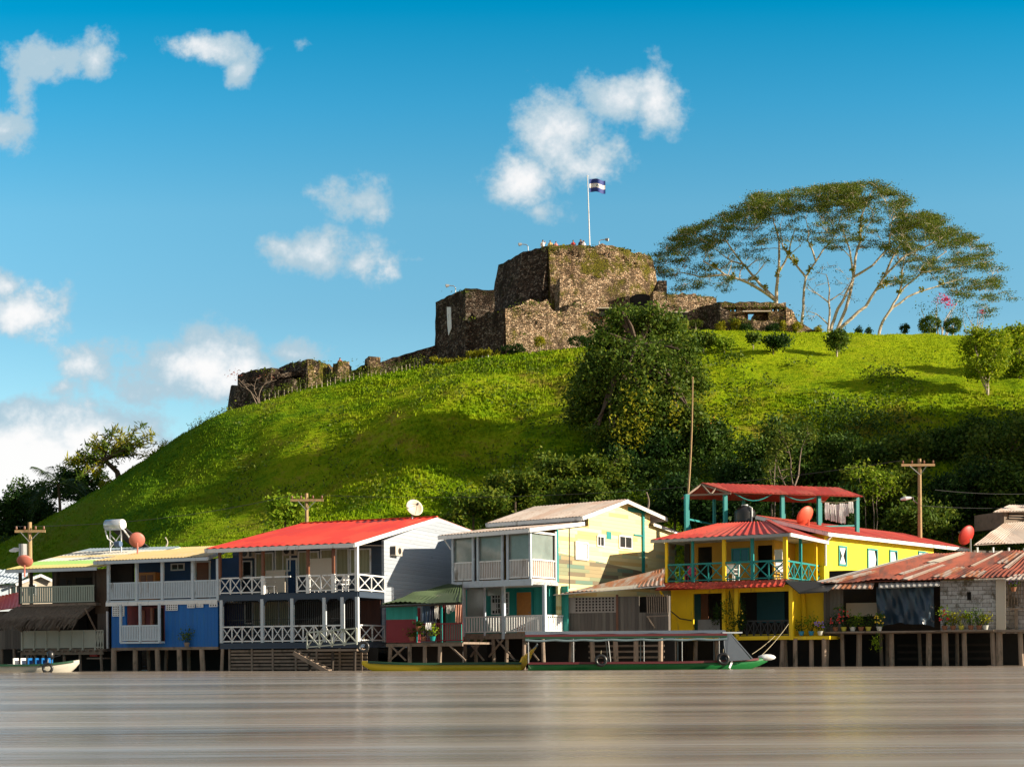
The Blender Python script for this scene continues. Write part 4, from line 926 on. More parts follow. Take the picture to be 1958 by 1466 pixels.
m.build('deck_joists',M['timber'],F.root)
m=MB(); m.box(xa,xb+.6,2.5,2.6,-.6,zL-.15); m.build('underfloor_shade',M['dark'],F.root)
# ================================================================ far left: plank shed, white house behind
F=Fr('shed','grey vertical plank shed on stilts with red sheet roof at the far left','shed',42,79.0,-20)
zL=F.f(20,1240)[1]; zt=F.f(20,1168)[1]
m=MB(); m.wall(F.x(-60),F.x(41),zL,zt,0,.12,[(F.x(-10),F.x(6),F.f(0,1205)[1],F.f(0,1185)[1])]); m.box(F.x(41)-.12,F.x(41),.12,4,zL,zt); m.build('wall',M['wood'],F.root)
m=MB(); m.box(F.x(-12,.3),F.x(8,.3),.3,.35,zL,zt); m.build('dark_opening',M['dark'],F.root)
roof(F,F.p(-62,1172,-.4),F.p(38,1160,-.4),F.p(44,1130,2.5),F.p(-50,1148,2.5),M['red_roof'],.25,.02)
for u in (-40,0,24,40): stilt(F,F.x(u),.1,zL,.18,mat='timber')
m=MB(); m.box(F.x(-60),F.x(40),2,2.1,-.6,zL); m.build('underfloor_shade',M['dark'],F.root)
F=Fr('house','small cream gabled house with pale blue roof seen between the pole and the dark posts','house',42,83.5,24)
zb=F.f(60,1170)[1]; 
gx=[F.p(42,1160,0),F.p(100,1160,0),F.p(100,1108,0),F.p(78,1098,0),F.p(42,1112,0)]
m=MB(); m.prism(gx,(0,.12,0)); m.build('wall',M['cream'],F.root)
m=MB(); m.box(F.x(-60),F.x(42),.3,.4,zb,F.f(20,1118,.3)[1]); m.build('wall',M['blueish_white'],F.root)
window(F,F.x(22),F.x(31),F.f(28,1135)[1],F.f(28,1121)[1],.296,'white','glass')
roof(F,F.p(-70,1120,-.2),F.p(30,1113,-.2),F.p(78,1096,.0)+Vector((0,3,.4)),F.p(-50,1096,0)+Vector((0,3,.4)),M['blueish_white'],.2,.02)
roof(F,F.p(30,1114,-.3),F.p(78,1096,-.3),F.p(78,1096,-.3)+Vector((0,5,.1)),F.p(30,1114,-.3)+Vector((0,5,.1)),M['blueish_white'],.2,.015,fascia='white',rake=False)
roof(F,F.p(78,1096,-.3),F.p(104,1108,-.3),F.p(104,1108,-.3)+Vector((0,5,.1)),F.p(78,1096,-.3)+Vector((0,5,.1)),M['blueish_white'],.2,.015,fascia='white',rake=False)
window(F,F.x(60),F.x(67),F.f(60,1135)[1],F.f(60,1118)[1],-.004,'white','glass')
m=MB(); m.box(F.x(-60),F.x(100),.5,5,-.5,zb); m.build('foundation',M['concrete'],F.root)
# ================================================================ teal and maroon wash house
F=Fr('shed','low teal and maroon shed with mossy green sheet roof and washing line','shed',884,68.6,-20)
F4=F; zt=F.f(760,1157)[1]; zm=F.f(760,1184)[1]; zL=F.f(760,1228)[1]
xa,xm,xb=F.x(738),F.x(795),F.x(884)
m=MB(); m.box(xa,xm,0,.1,zm,zt); m.build('upper_wall',M['teal_boards'],F.root)
m=MB(); m.box(xa,xm,-.004,.1,zL,zm); m.box(xa,xa+.1,.1,4,zL,zt); m.build('lower_wall',M['maroon'],F.root)
m=MB(); m.box(xa,xb,.1,4,zL-.1,zL); m.build('floor',M['timber'],F.root)
m=MB(); m.box(xm,F.x(880,2.6),2.6,2.7,zL,zt+.2); m.build('back_wall',M['dark'],F.root)
m=MB(); m.box(F.x(852,2.5),F.x(882,2.5),2.5,2.59,zL,zt+.1); m.build('back_wall',M['teal_boards'],F.root)
rail(F,(xm+.1,0,zL),(xb,0,zL),F.f(840,1192)[1]-zL,'bal',M['maroon'],26,.035)
for u in (796,844): post(F,F.x(u,.05),.05,zL,zt,.08,M['teal'])
rfa,rfb=F.p(728,1155,-.5),F.p(884,1149,-.5); roof(F,rfa,rfb,F.p(884,1116,4.0),F.p(850,1118,4.0),M['greenroof'],.25,.03,sag=.18)
m=MB(); m.beam(rfa-Vector((0,0,.12)),rfb-Vector((0,0,.12)),.06,.08); m.build('eave_beam',M['darkwood'],F.root)
for u in (745,782,811,840): stilt(F,F.x(u),.05,zL-.1,.2,mat='timber')
for p,q in (((746,1262),(778,1232)),((746,1232),(776,1262)),((858,1232),(890,1262))): MB().beam(F.p(*p,.0),F.p(*q,.0),.1,.07).build('brace',M['timber'],F.root)
m=MB(); m.box(xa,xb,-.04,.08,zL-.2,zL-.06); m.build('edge_beam',M['timber'],F.root)
m=MB(); m.box(xa,F.x(884,2.6),2.6,2.7,-.6,zL-.1); m.build('underfloor_shade',M['dark'],F.root)
# ================================================================ glazed porch house with yellow boarded gable
F=Fr('house','white glazed porch house with tall pale yellow boarded gable wall and teal ground floor','house',1018,70.6,-35)
F5=F; zT=F.f(950,1072)[1]; zU=F.f(950,1108)[1]; zb=F.f(950,1119)[1]; zE=mid(F.f(862,1024)[1],F.f(1010,1015)[1])
xl=F.x(864); Dp=2.0
Dy=F.s(1063,1100,0)[0]
m=MB(); m.box(xl,0,0,Dy+.5,zb,zU-.12); m.build('upper_floor',M['white'],F.root)
up=(866,905,914,961,971,1014)
for u in up: post(F,F.x(u),.02,zU-.15,zE,.11,M['blueish_white'])
MB().box(xl,0,-.03,.06,zb-.05,zU-.02).build('porch_frame',M['blueish_white'],F.root); MB().box(xl,0,-.04,.05,zE-.12,zE+.02).build('porch_frame',M['blueish_white'],F.root)
for a_,b_ in ((866,905),(914,961),(971,1014)):
    x0,x1=F.x(a_)+.06,F.x(b_)-.06; rail(F,(x0,.06,zU),(x1,.06,zU),zT-zU,'bal',M['white'],13,.04)
    m=MB(); m.box(x0,x1,.12,.13,zT+.02,zE-.12); m.build('pane',M['sheetglass'],F.root)
    m=MB(); m.box(x0,x1,.12,.13,zU+.02,zT); m.build('pane',M['zinc_pink'],F.root,)
post(F,-.02,Dy,zU-.15,zE+.1,.1,M['white'])
MB().box(-.06,.0,.1,Dy,zb,zU-.02).build('porch_frame',M['white'],F.root); MB().box(-.06,.0,.1,Dy,zE-.1,zE).build('porch_frame',M['white'],F.root)
rail(F,(-.05,.1,zU),(-.05,Dy,zU),zT-zU,'bal',M['white'],12,.04)
m=MB(); m.box(-.13,-.12,.15,Dy-.08,zT,zE-.1); m.build('pane',M['sheetglass'],F.root)
m=MB(); m.box(-.13,-.12,.15,Dy-.08,zU,zT-.01); m.build('pane',M['zinc_pink'],F.root)
m=MB(); m.box(-.02,.05,Dy+.06,Dy+.2,zU-.1,zE+.4); m.build('corner_board',M['teal'],F.root)
# inside wall of the porch
m=MB(); m.box(xl,-.1,Dp+.6,Dp+.7,zU-.12,zE+.3); m.build('inner_wall',M['ochre'],F.root)
m=MB(); m.box(xl,xl+.1,.1,8,zb,zE); m.build('side_wall',M['blueish_white'],F.root)
# gable wall
y0=Dy+.2; S=lambda u,v:F.s(u,v,0)
ya,za=S(1185,957); ye,ze=S(1243,984); yl_,zl_=S(1125,985); yr2,zr2=S(1290,1019); yq,zq=S(1243,1003)
zbot=S(1150,1116)[1]-.1; ysh=S(1112,1000)
zmid=S(1150,1068)[1]
full=[(0,y0,zbot-2.2),(0,yr2,zbot-2.2),(0,yr2,zr2),(0,ye,zq),(0,ye,ze+.05),(0,ya,za),(0,yl_,zl_),(0,yl_,ysh[1]-.1),(0,y0,zE+.2)]
y1w,z1w=S(1100,1038); y2w=S(1121,1066)[0]
m=MB(); m.prism(full,(-.14,0,0)); m.build('gable_wall',M['gable'],F.root)['label']='pale yellow boarded gable wall in the sun'
m=MB(); m.prism([(.004,y0,zbot),(.004,yr2,zbot),(.004,yr2,zmid-.75),(.004,y0,zmid+.1)],(.012,0,0)); m.build('lower_boards',M['gable_low'],F.root)['label']='weathered lower boards with shadow painted in'  # slanted panel paints in the neighbouring roof's shadow over weathered boards
y1w,z1w=S(1100,1066); y2w,z2w=S(1121,1040)
window(F,y1w,y2w,z1w,z2w,0,'white','cloth_w',side=.02,depth=.08,fw=.09)
for (u0,u1,v0,v1) in ((1142,1153,1042,1027),(1184,1206,1045,1028)):
    ya_,zA=S(u0,v0); yb_,zB=S(u1,v1); window(F,ya_,yb_,zA,zB,0,'white','glass',mull=2,side=.003,depth=.06)
m=MB(); yy,zz=S(1229,1100); m.box(.0,.10,yy-.1,yy+.1,zz,S(1229,975)[1]); m.box(0,.06,yy-1.0,yy,S(1210,1022)[1]-.04,S(1210,1022)[1]+.04); m.build('downpipe',M['teal'],F.root)
m=MB(); y6,z6=S(1165,1025); m.box(.002,.02,y6-.3,y6+.2,z6-.15,z6+.25); m.box(.002,.02,yy-1.6,yy+.4,S(1210,975)[1]-.1,S(1210,975)[1]+.15); m.build('teal_patch',M['teal'],F.root)
MB().beam((.03,S(1088,1000)[0],S(1088,1000)[1]),(.03,S(1088,1118)[0],S(1088,1118)[1]-.2),.03).build('cable',M['iron'],F.root)
# lean-to roofs and upper roof
ov=-.45; A=Vector((xl-.5,ov,zE+.03)); B=Vector((.15,ov,zE+.1)); yS=ysh[0]; C=Vector((.15,yS,ysh[1]+.08)); Dd=Vector((xl-.5,yS,ysh[1]+.08))
roof(F,A,B,C,Dd,M['zinc_pink'],.2,.02,fascia='white',fh=.2,name='lean_to_roof')
hu=[S(1105,985),S(1185,955),S(1262,990)]
za2=hu[1][1]; L0=xl+1.6; xr=.5
pe=F.p(938,990,hu[0][0]); 
L0=pe.x
a=Vector((L0,hu[0][0]-.4,hu[0][1]-.1)); b=Vector((xr,hu[0][0]-.4,hu[0][1]-.1)); c=Vector((xr,hu[1][0],za2)); d=Vector((L0,hu[1][0],za2))
roof(F,a,b,c,d,M['zinc_pink'],.2,.02,fascia='white',fh=.2)
e=Vector((xr,hu[2][0],hu[2][1])); g=Vector((L0,hu[2][0],hu[2][1])); roof(F,e,g,d,c,M['zinc_pink'],.2,.02,fascia='white',fh=.2)
e2=Vector((xr-.2,yr2+.3,zr2+.05)); g2=Vector((L0,yr2+.3,zr2+.05)); roof(F,e2,g2,Vector((L0,ye-.1,zq+.1)),Vector((xr-.2,ye-.1,zq+.1)),M['zinc_pink'],.2,.02,fascia='white',fh=.16,name='lean_to_roof')
m=MB(); m.box(L0+.4,-.15,yl_,yl_+.1,ysh[1]-.2,hu[0][1]); m.build('clerestory_gap',M['dark'],F.root)
m=MB()
for k in range(7): xx=lerp(L0+.4,-.25,k/6); m.box(xx-.05,xx+.05,yl_-.06,yl_-.001,ysh[1]-.1,hu[0][1]-.05)
m.build('clerestory_posts',M['fascia'],F.root)
m=MB(); m.box(L0+.3,-.15,yr2-.3,yr2-.2,0,zr2-.1); m.box(L0+.3,L0+.4,yl_,yr2-.3,0,hu[0][1]); m.build('back_wall',M['wood'],F.root)
MB().beam(F.p(846,1026,-.3),F.p(862,1050,.0),.06).build('strut',M['white'],F.root)
# ground floor
d1=1.0; zL=F.f(960,1210,d1)[1]; zt=F.f(960,1178,d1)[1]; x=lambda u:F.x(u,d1)
xr1=x(1041)
m=MB(); m.box(x(886),xr1+.0,d1,8,zL-.14,zL); m.box(-.02,.9,y0,y0+3.2,zL-.14,zL); m.build('lower_floor',M['timber'],F.root)
for u in (887,927,963,1041): post(F,x(u),d1,zL-.15 if u!=963 else zL-.3,zb,.16 if u!=927 else .09,M['blueish_white'])
d2=d1+1.7; xx=lambda u:F.x(u,d2)
m=MB(); m.box(xx(880),xr1+.3,d2,d2+.1,zL,zb); m.build('teal_wall',M['teal_boards'],F.root)
zz=lambda v,u:F.f(u,v,d2)[1]
door(F,xx(989),xx(1017),zL+.02,zz(1132,1000),d2-.004,M['orangewood'],'teal')
window(F,xx(942),xx(957),zz(1172,950),zz(1134,950),d2-.004,'white','glass',3,trans=3); window(F,xx(963),xx(972),zz(1172,968),zz(1134,968),d2-.004,'white','glass',2,trans=3)
m=MB(); m.box(x(891),x(924),d1+.1,d1+.11,zt+.05,zb-.05); m.build('pane',M['sheetglass'],F.root)
m=MB(); m.box(x(928),x(962),d1+.1,d1+.11,zb-.45,zb-.08); m.build('pane',M['sheetglass'],F.root)
m=MB(); m.box(xx(945),xx(955),d2-.3,d2-.28,zz(1167,950),zz(1152,950)); m.build('towel',M['cloth_w'],F.root)
for a_,b_,st,n in ((887,927,'bal',8),(927,963,'bal',7),(963,1006,'bal',9),(1006,1041,'board',9)):
    rail(F,(x(a_),d1,zL),(x(b_),d1,zL),zt-zL,st,M['white'],n,.07)
q0=Vector((xr1,d1,zL)); q1=Vector((xr1+.85,d1+2.0,zL)); 
yq1=F.s(1083,1150,xr1)[0]; q1=Vector((xr1,yq1,zL)); rail(F,q0,q1,zt-zL,'bal',M['white'],10,.05)
m=MB(); m.box(xr1-.1,xr1-.02,d1+.2,yq1,zL,zt-.1); m.build('side_panel',M['white'],F.root)
m=MB(); m.box(xr1-.6,xr1-.5,d1+1.2,yq1+1,zL,zb); m.build('side_wall',M['teal_boards'],F.root)
for u in (887,906,940,967,1000,1035): stilt(F,x(u),d1+.1,zL-.14,.2,mat='timber')
for p,q in (((890,1218),(925,1262)),((925,1218),(900,1255)),((935,1255),(962,1222)),((950,1222),(985,1262)),((1000,1222),(1030,1262))): MB().beam(F.p(*p,d1-.1),F.p(*q,d1-.1),.1,.07).build('brace',M['timber'],F.root)
m=MB(); m.box(x(886),xr1,d1-.05,d1+.03,zL-.30,zL-.12); m.build('edge_beam',M['timber'],F.root)
m=MB(); m.box(x(880),xr1+.2,d1+2.4,d1+2.5,-.6,zL-.14); m.build('underfloor_shade',M['dark'],F.root)
# ================================================================ grey plank shed
F=Fr('shed','grey weathered plank shed with square breeze holes and rusty orange roof','shed',1278,71.2,-18)
F6=F; xa=F.x(1085); xb=F.x(1278); zt=F.f(1180,1140)[1]; zL=F.f(1180,1212)[1]
hx=[]
nxh,nzh=12,5
ha=[F.x(lerp(1099,1175,i/12)) for i in range(13)]; hz0,hz1=F.f(1140,1169)[1],F.f(1140,1141)[1]
for i in range(12):
    for j in range(5):
        w=(ha[i+1]-ha[i]); hx.append((ha[i]+w*.2,ha[i+1]-w*.2,lerp(hz0,hz1,(j+.18)/5),lerp(hz0,hz1,(j+.82)/5)))
m=MB(); m.wall(xa,F.x(1178),hz0-.05,zt,0,.08,hx); m.build('breeze_panel',pm('pale_grey_boards',(.30,.27,.25),.85,.2,3),F.root)
m=MB(); m.wall(xa,F.x(1178),zL-.1,hz0-.051,0,.08); m.box(F.x(1182),F.x(1222),0,.08,zL-.1,zt); m.box(F.x(1222),xb,0,.08,zL-.1,F.f(1250,1170)[1]); m.box(xb-.08,xb,.08,.5,zL,zt); m.build('plank_wall',M['wood'],F.root)
m=MB(); m.box(F.x(1178),F.x(1182),-.04,.06,zL-.1,zt+.1); m.build('corner_post',M['brownwood'],F.root)
m=MB(); m.box(xa,xb-.1,.9,1.0,zL,zt); m.build('inner_wall',M['dark'],F.root)
m=MB()
for k in range(10): u=lerp(1237,1275,k/9); m.beam(F.p(u,1136,0.02),F.p(u+1,1172,.0),.05,.03)
m.build('window_slats',M['timber'],F.root)
m=MB(); m.beam(F.p(1237,1177,-.1),F.p(1252,1200,-.05),.06); m.beam(F.p(1238,1178,-.6),F.p(1278,1176,-.6),.06); m.build('plant_shelf',M['timber'],F.root)
roof(F,F.p(1063,1136,-.4),F.p(1268,1118,-.4),F.p(1272,1084,3.6),F.p(1130,1127,2.2),M['rust_orange'],.22,.025,sag=.12)
m=MB(); m.slab(F.p(1058,1137,-.5),F.p(1272,1120,-.5),F.p(1268,1113,.2),F.p(1066,1131,.2),.03); m.build('eave_sheet',M['zinc'],F.root)
for u in (1092,1130,1175,1215,1262): stilt(F,F.x(u),.1,zL,.26,mat='pile')
m=MB()
for k in range(5): z=lerp(.25,zL-.3,k/4); m.box(F.x(1125,.6),F.x(1270,.6),.55,.6,z-.05,z+.05)
m.build('slat_screen',M['timber'],F.root)
m=MB(); m.box(xa,xb,1.6,1.7,-.6,zL); m.build('underfloor_shade',M['dark'],F.root)

def crate(F,u,v,d,w,h,mat,lab,name='crate',cat='crate'):
    q=F.p(u,v,d); c,s_=math.cos(F.t),math.sin(F.t); r=empty(name,(F.X+q.x*c-q.y*s_,F.Y+q.x*s_+q.y*c,q.z),F.t,lab,cat,'things stored under the houses'); m=MB()
    for k in range(3): m.box(-w/2,w/2,-w/2,-w/2+.02,h*(k+.1)/3,h*(k+.85)/3); m.box(-w/2,w/2,w/2-.02,w/2,h*(k+.1)/3,h*(k+.85)/3); m.box(-w/2,-w/2+.02,-w/2,w/2,h*(k+.1)/3,h*(k+.85)/3); m.box(w/2-.02,w/2,-w/2,w/2,h*(k+.1)/3,h*(k+.85)/3)
    m.build('slats',mat,r); MB().box(-w/2+.02,w/2-.02,-w/2+.02,w/2-.02,0,.03).build('base',mat,r)
rc=pm('red_plastic',(.45,.03,.02),.5,.1,3)
crate(F1,184,1254,.3,.5,.22,rc,'small red crate on the joists under the cream railing')
MB_=F1.p(172,1256,.5); MB().box(F1.x(165,.1),F1.x(197,.1),.1,.9,MB_.z-.1,MB_.z-.02).build('shelf',M['timber'],F1.root)
# ================================================================ yellow and teal verandah house
F=Fr('house','bright yellow house with teal crossed balcony rails and hipped red roof','house',1502,73.0,-30)
F7=F; zT=mid(F.f(1278,1079)[1],F.f(1500,1072)[1]); zU=mid(F.f(1278,1113)[1],F.f(1500,1107)[1]); zE=mid(F.f(1250,1031,-.15)[1],F.f(1500,1021,-.15)[1]); zL=mid(F.f(1279,1226)[1],F.f(1512,1218)[1])
xl=F.x(1275); ys=F.s(1577,1100,0)[0]
m=MB(); m.box(xl,0,0,ys,zU-.15,zU); m.build('upper_floor',M['darkwood'],F.root)
for u,mt,w in ((1275,'yellow',.14),(1325,'teal',.13),(1385,'yellow',.17),(1439,'teal',.15),(1502,'yellow',.2)): post(F,F.x(u),.02,zU,zE-.05,w,M[mt])
for u,mt in ((1531,'teal'),(1560,'yellow'),(1575,'fascia')): post(F,-.03,F.s(u,1100,-.03)[0],zU-.1,zE-.0,.14,M[mt])
for a_,b_,n in ((1275,1325,2),(1325,1385,2),(1385,1439,2),(1439,1502,2)): rail(F,(F.x(a_),0,zU),(F.x(b_),0,zU),zT-zU,'x',M['teal'],n,.055,tw=.09)
yy=lambda u:F.s(u,1100,-.03)[0]
for a_,b_,n in ((1504,1531,2),(1531,1560,2),(1560,1576,1)): rail(F,(-.03,yy(a_),zU),(-.03,yy(b_),zU),zT-zU,'x',M['teal'],n,.055,tw=.09)
D=2.6; U=lambda u:F.x(u,D); zd=lambda v,u:F.f(u,v,D)[1]
m=MB(); m.wall(xl,-1.6,zU,zE+.1,D,.12,[(U(1335),U(1362),zU,zd(1045,1350)),(U(1402),U(1432),zd(1073,1415),zd(1050,1415)),(U(1449),U(1480),zU,zd(1042,1460))]); m.build('upper_wall',M['ochre'],F.root)
m=MB(); m.box(xl,U(1320),D-.08,D-.01,zU,zE); m.box(xl,-1.6,D+1,D+1.1,zU,zE); m.build('dark_interior',M['dark'],F.root)
m=MB(); m.box(-1.6,-1.5,D,ys,zU,zE+.1); m.build('side_wall',pm('orange_wall',(.55,.30,.02),.7,.1,2),F.root)
window(F,U(1402),U(1432),zd(1073,1415),zd(1050,1415),D-.004,'teal','glass',2)
window(F,F.s(1533,1080,-1.5)[0],F.s(1545,1080,-1.5)[0],F.s(1540,1068,-1.5)[1],F.s(1540,1052,-1.5)[1],0,'cream','glass',2,side=-1.49,trans=1)
m=MB(); m.box(U(1482),U(1497),D-.05,D-.01,zU+.9,zE-.6); m.build('notice_board',M['cloth_w'],F.root)
for (u,c) in ((1320,'flowerpink'),): pass
# hipped roof
o0=-.5; ov=.45; A=Vector((xl-.7,o0,zE)); B=Vector((ov,o0,zE)); yE=F.s(1583,1025,ov)[0]; C=Vector((ov,yE,zE)); 
rz=F.f(1462,995,3.2)[1]; r0=F.p(1372,995,3.4); r1=F.p(1468,998,3.4); r0.z=r1.z=rz
roofm=M['red_roof_old']
o=MB().corr(A,B,r1,r0,.42,.03).build('roof',roofm,F.root)
m=MB(); m.corr(B,C,Vector((r1.x-.2,yE,rz)),r1,.42,.03); m.build('roof_slope',roofm,o)
m=MB(); m.corr(Vector((xl-.7,7,zE)),A,r0,r0+Vector((0,.5,0)),.42,.03); m.build('roof_slope',roofm,o)
m=MB(); dn=Vector((0,0,-.1)); m.beam(A+dn,B+dn,.1,.16); m.build('gutter',M['grey'],o); m=MB(); m.beam(B+dn,C+dn,.1,.18); m.build('gutter',M['white'],o)
m=MB(); m.beam(B+Vector((0,0,.05)),r1+Vector((0,0,.06)),.22,.05); m.build('hip_cap',roofm,o)
m=MB(); m.prism([(xl-.6,-.4,zE-.06),(.4,-.4,zE-.06),(.4,ys,zE-.06),(xl-.6,ys,zE-.06)],(0,0,.03)); m.build('soffit',M['fascia'],F.root)
# skirt roof below the balcony
a=F.p(1252,1127,-.75); b=F.p(1497,1120,-.75); c=Vector((0.1,-.05,zU-.02)); d=Vector((xl-.2,-.05,zU-.02)); roof(F,a,b,c,d,M['red_roof_old'],.3,.025,sag=.1,name='skirt_roof')
# ground floor
m=MB(); m.wall(xl+.2,0.3,zL,zU-.3,.1,.14,[(F.x(1324),F.x(1384),zL+.3,F.f(1350,1134)[1]),(F.x(1412),F.x(1509),zL+.25,F.f(1450,1131)[1])]); m.build('lower_wall',M['yellow'],F.root)
for u in (1385,1409,1513): post(F,F.x(u),.0,zL-.05,zU-.3,.2,M['yellow'])
m=MB(); m.box(xl+.2,.3,-.02,.08,zL-.04,zL+.16); m.box(xl+.2,.3,-.01,.08,zU-.44,zU-.3); m.build('edge_beam',M['yellow'],F.root)
m=MB(); m.box(xl+.2,.3,2.4,2.5,zL,zU-.2); m.build('inner_wall',M['dark'],F.root)
dtw=pm('dark_teal_wall',(.01,.09,.12),.7,.2,2); MB().box(F.x(1326,1.2),F.x(1345,1.2),1.2,1.3,zL,zU-.4).build('teal_wall',dtw,F.root); MB().box(F.x(1447,2.3),F.x(1500,2.3),2.3,2.38,zL+.9,zU-.5).build('teal_wall',dtw,F.root)
m=MB(); m.box(F.x(1340,1.1),F.x(1354,1.1),1.1,1.18,zL,zU-.5); m.build('door',M['brownwood'],F.root)
rail(F,(F.x(1414),.05,zL+.1),(F.x(1508),.05,zL+.1),.85,'x',M['iron'],7,.04)
m=MB(); m.box(F.x(1334),F.x(1376),.0,.03,F.f(1350,1206)[1],F.f(1350,1184)[1]); m.build('screen_panel',pm('grey_canvas',(.20,.21,.22),.8,.3,3),F.root)
m=MB(); m.box(.3,.3+.1,0.2,ys+.5,zL,zU-.3); m.build('lower_side_wall',M['yellow'],F.root)
xs_=F.x(1577,1.5)
m=MB(); m.box(.4,2.4,1.6,1.7,zL,zU-.3); m.prism([(.45,1.3,zL+.2),(.75,1.3,zL+.2),(.55,1.3,zU-.6),(.42,1.3,zU-.6)],(0,.1,0)); m.build('side_porch_wall',M['yellow'],F.root)
m=MB(); m.box(.3,2.3,.1,1.6,zL-.05,zL+.12); m.build('side_porch_floor',M['yellow'],F.root)
m=MB(); cp=[Vector((.1,-.3,zU-.1)),Vector((.9,-.4,zU-.75)),Vector((2.3,-.2,zU-.7)),Vector((2.4,1.6,zU-.1)),Vector((.2,1.6,zU+.0))]
m.prism(cp,(0,0,-.06)); m.build('sagging_cover',M['black'],F.root)
for u,d_ in ((1496,.2),(1520,.1),(1551,.3),(1575,.2),(1500,1.0),(1290,.3),(1330,.3),(1370,.3)): stilt(F,F.x(u,d_),d_,zL,.24)
m=MB(); m.box(xl+.2,2.4,2.4,2.5,-.6,zL); m.build('underfloor_shade',M['dark'],F.root)
MB().tube([F.p(1264,1135,-.3),F.p(1279,1165,-.2),F.p(1300,1182,-.1),F.p(1323,1186,-.05)],.035,6).build('hose',M['iron'],F.root)
MB().beam(F.p(1262,1130,-.7),F.p(1279,1155,-.05),.08).build('strut',M['yellow'],F.root)
# ================================================================ long yellow wing
p0=at(1577,1020,77.8); 
F=Fr('house','long yellow wing with white gutter and teal framed windows behind the rusty roofs','house',1577,77.8,47.5)
F8=F; zE=F.f(1600,1024)[1]; x1=F.x(1786); zE=mid(F.f(1582,1022)[1],F.f(1780,1040)[1]); xE=F.x(1842)
z0=1.2
wn=[(1605,1617,1046,1078),(1660,1676,1051,1085),(1702,1714,1054,1085),(1757,1768,1056,1075)]
m=MB(); m.box(0,x1,0,.14,z0,zE); m.box(x1-.1,x1,.14,4,z0,zE); m.box(0,.12,.14,4,z0,zE); m.build('wall',M['yellow_wall'],F.root)
for k,(a_,b_,c_,d_) in enumerate(wn):
    window(F,F.x(a_),F.x(b_),F.f(a_,d_)[1],F.f(a_,c_)[1],-.004,'teal','glass',1,fw=.10)
    cm=MB(); xa,xb=F.x(a_)+.02,F.x(b_)-.02; za,zb=F.f(a_,d_)[1]+.02,F.f(a_,c_)[1]-.02
    if k==0: xm=(xa+xb)/2; zm=(za+zb)/2; cm.prism([(xa,-.03,zb),(xb,-.03,zb),(xm+.06,-.03,zm),(xb,-.03,za),(xa,-.03,za),(xm-.06,-.03,zm)],(0,.012,0))
    else: cm.prism([(xa,-.03,zb),(xa+(xb-xa)*.75,-.03,zb),(xa+(xb-xa)*.95,-.03,(za+zb)/2),(xa+(xb-xa)*.8,-.03,za),(xa,-.03,za)],(0,.012,0))
    cm.build('curtain',M['cloth_w'],F.root)
m=MB(); m.box(x1,xE-.6,1.5,1.6,zE-1.5,zE-.1); m.build('dark_gap',M['dark'],F.root)
m=MB(); m.box(x1+.3,xE-.5,1.3,1.4,zE-.9,zE-.35); m.build('beam',M['fascia'],F.root)
a=Vector((-.3,-.45,zE+.02)); b=Vector((xE,-.45,zE+.02)); yr=3.6; c=F.p(1700,1012,yr); d=F.p(1560,1003,yr); zr=mid(c.z,d.z); c=Vector((xE-1.0,yr,zr)); d=Vector((-1.2,yr,zr))
roof(F,a,b,c,d,M['red_roof_old'],.3,.02,fascia='white',fh=.2)
MB().box(-.2,xE,3.5,3.6,z0,zr-.1).build('back_wall',M['wood'],F.root)
m=MB(); m.tube([(.15,-.45,zE-.12),(.05,-.2,zE-.4),(.03,-.08,zE-.6),(.03,-.08,zE-1.8)],.06,8); m.build('downpipe',M['white'],F.root)
# ================================================================ roof terrace canopy
F=Fr('roof_terrace','roof terrace of teal posts under a long shallow red sheet canopy','canopy',1313,79.5,18)
F9=F
zt=F.f(1330,937)[1]
# gable end faces left-front: eave corners
A=F.p(1313,940,0); 
frontposts=[(1313,940,1012),(1384,938,1000),(1497,946,1003),(1567,951,1008),(1640,955,1014)]
PX=[]
m=None
u0,u1=1313,1640
zE=mid(F.f(1384,938,0)[1],F.f(1640,955,0)[1]); xR=F.x(1640); xA=F.x(1388)
# front row runs from the near post at 1384 to the far one at 1640; the back-left post stands at 1313
rows=[(F.x(1388),0),(F.x(1497),0),(F.x(1567),0),(F.x(1640),0)]
zb=zE-2.5
for (x_,y_) in rows: post(F,x_,y_,zb,zE,.2,M['teal'])
yb=3.0; xbk=lambda u:F.x(u,yb)
for u in (1367,1423,1500,1570): post(F,xbk(u),yb,zb+.2,zE,.15,M['teal'])
pl=F.p(1313,940,1.1); post(F,pl.x,1.1,zb,zE,.24,M['teal'])
m=MB(); m.beam((pl.x,1.1,zb+1.1),(xbk(1367),yb,zb+1.0),.06,.1); m.beam((F.x(1388),0,zb+1.0),(xbk(1367),yb,zb+.3),.08,.1); m.beam((pl.x+.1,1.1,zb+.9),(pl.x+.4,1.1,zb+.1),.08); m.build('brace',M['teal'],F.root)
m=MB(); m.beam((F.x(1400),0.3,zb+.75),(F.x(1497),.3,zb+.6),.06,.1); m.beam((F.x(1575),0,zb+.75),(xR,0,zb+.85),.06,.08); m.build('rail',M['teal'],F.root)
E0=F.p(1398,937,-.35); E1=F.p(1650,954,-.35); zE2=mid(E0.z,E1.z)+.05; r0=F.p(1343,917,1.5); 
ru=F.p(1605,936,1.5); zr=mid(r0.z,ru.z)
e0=Vector((E0.x,-.35,zE2)); e1=Vector((E1.x,-.35,zE2)); R0=Vector((r0.x,1.6,zr)); R1=Vector((ru.x,1.6,zr))
e0=Vector((r0.x+.05,-.35,zE2)) if False else e0
roof(F,e0,e1,R1,R0,M['red_roof_old'],.3,.02)
b0=Vector((F.x(1311,2.9),3.4,zE2)); b1=Vector((R1.x,3.4,zE2)); roof(F,b1,b0,R0,R1,M['red_roof_old'],.3,.02,name='roof_slope')
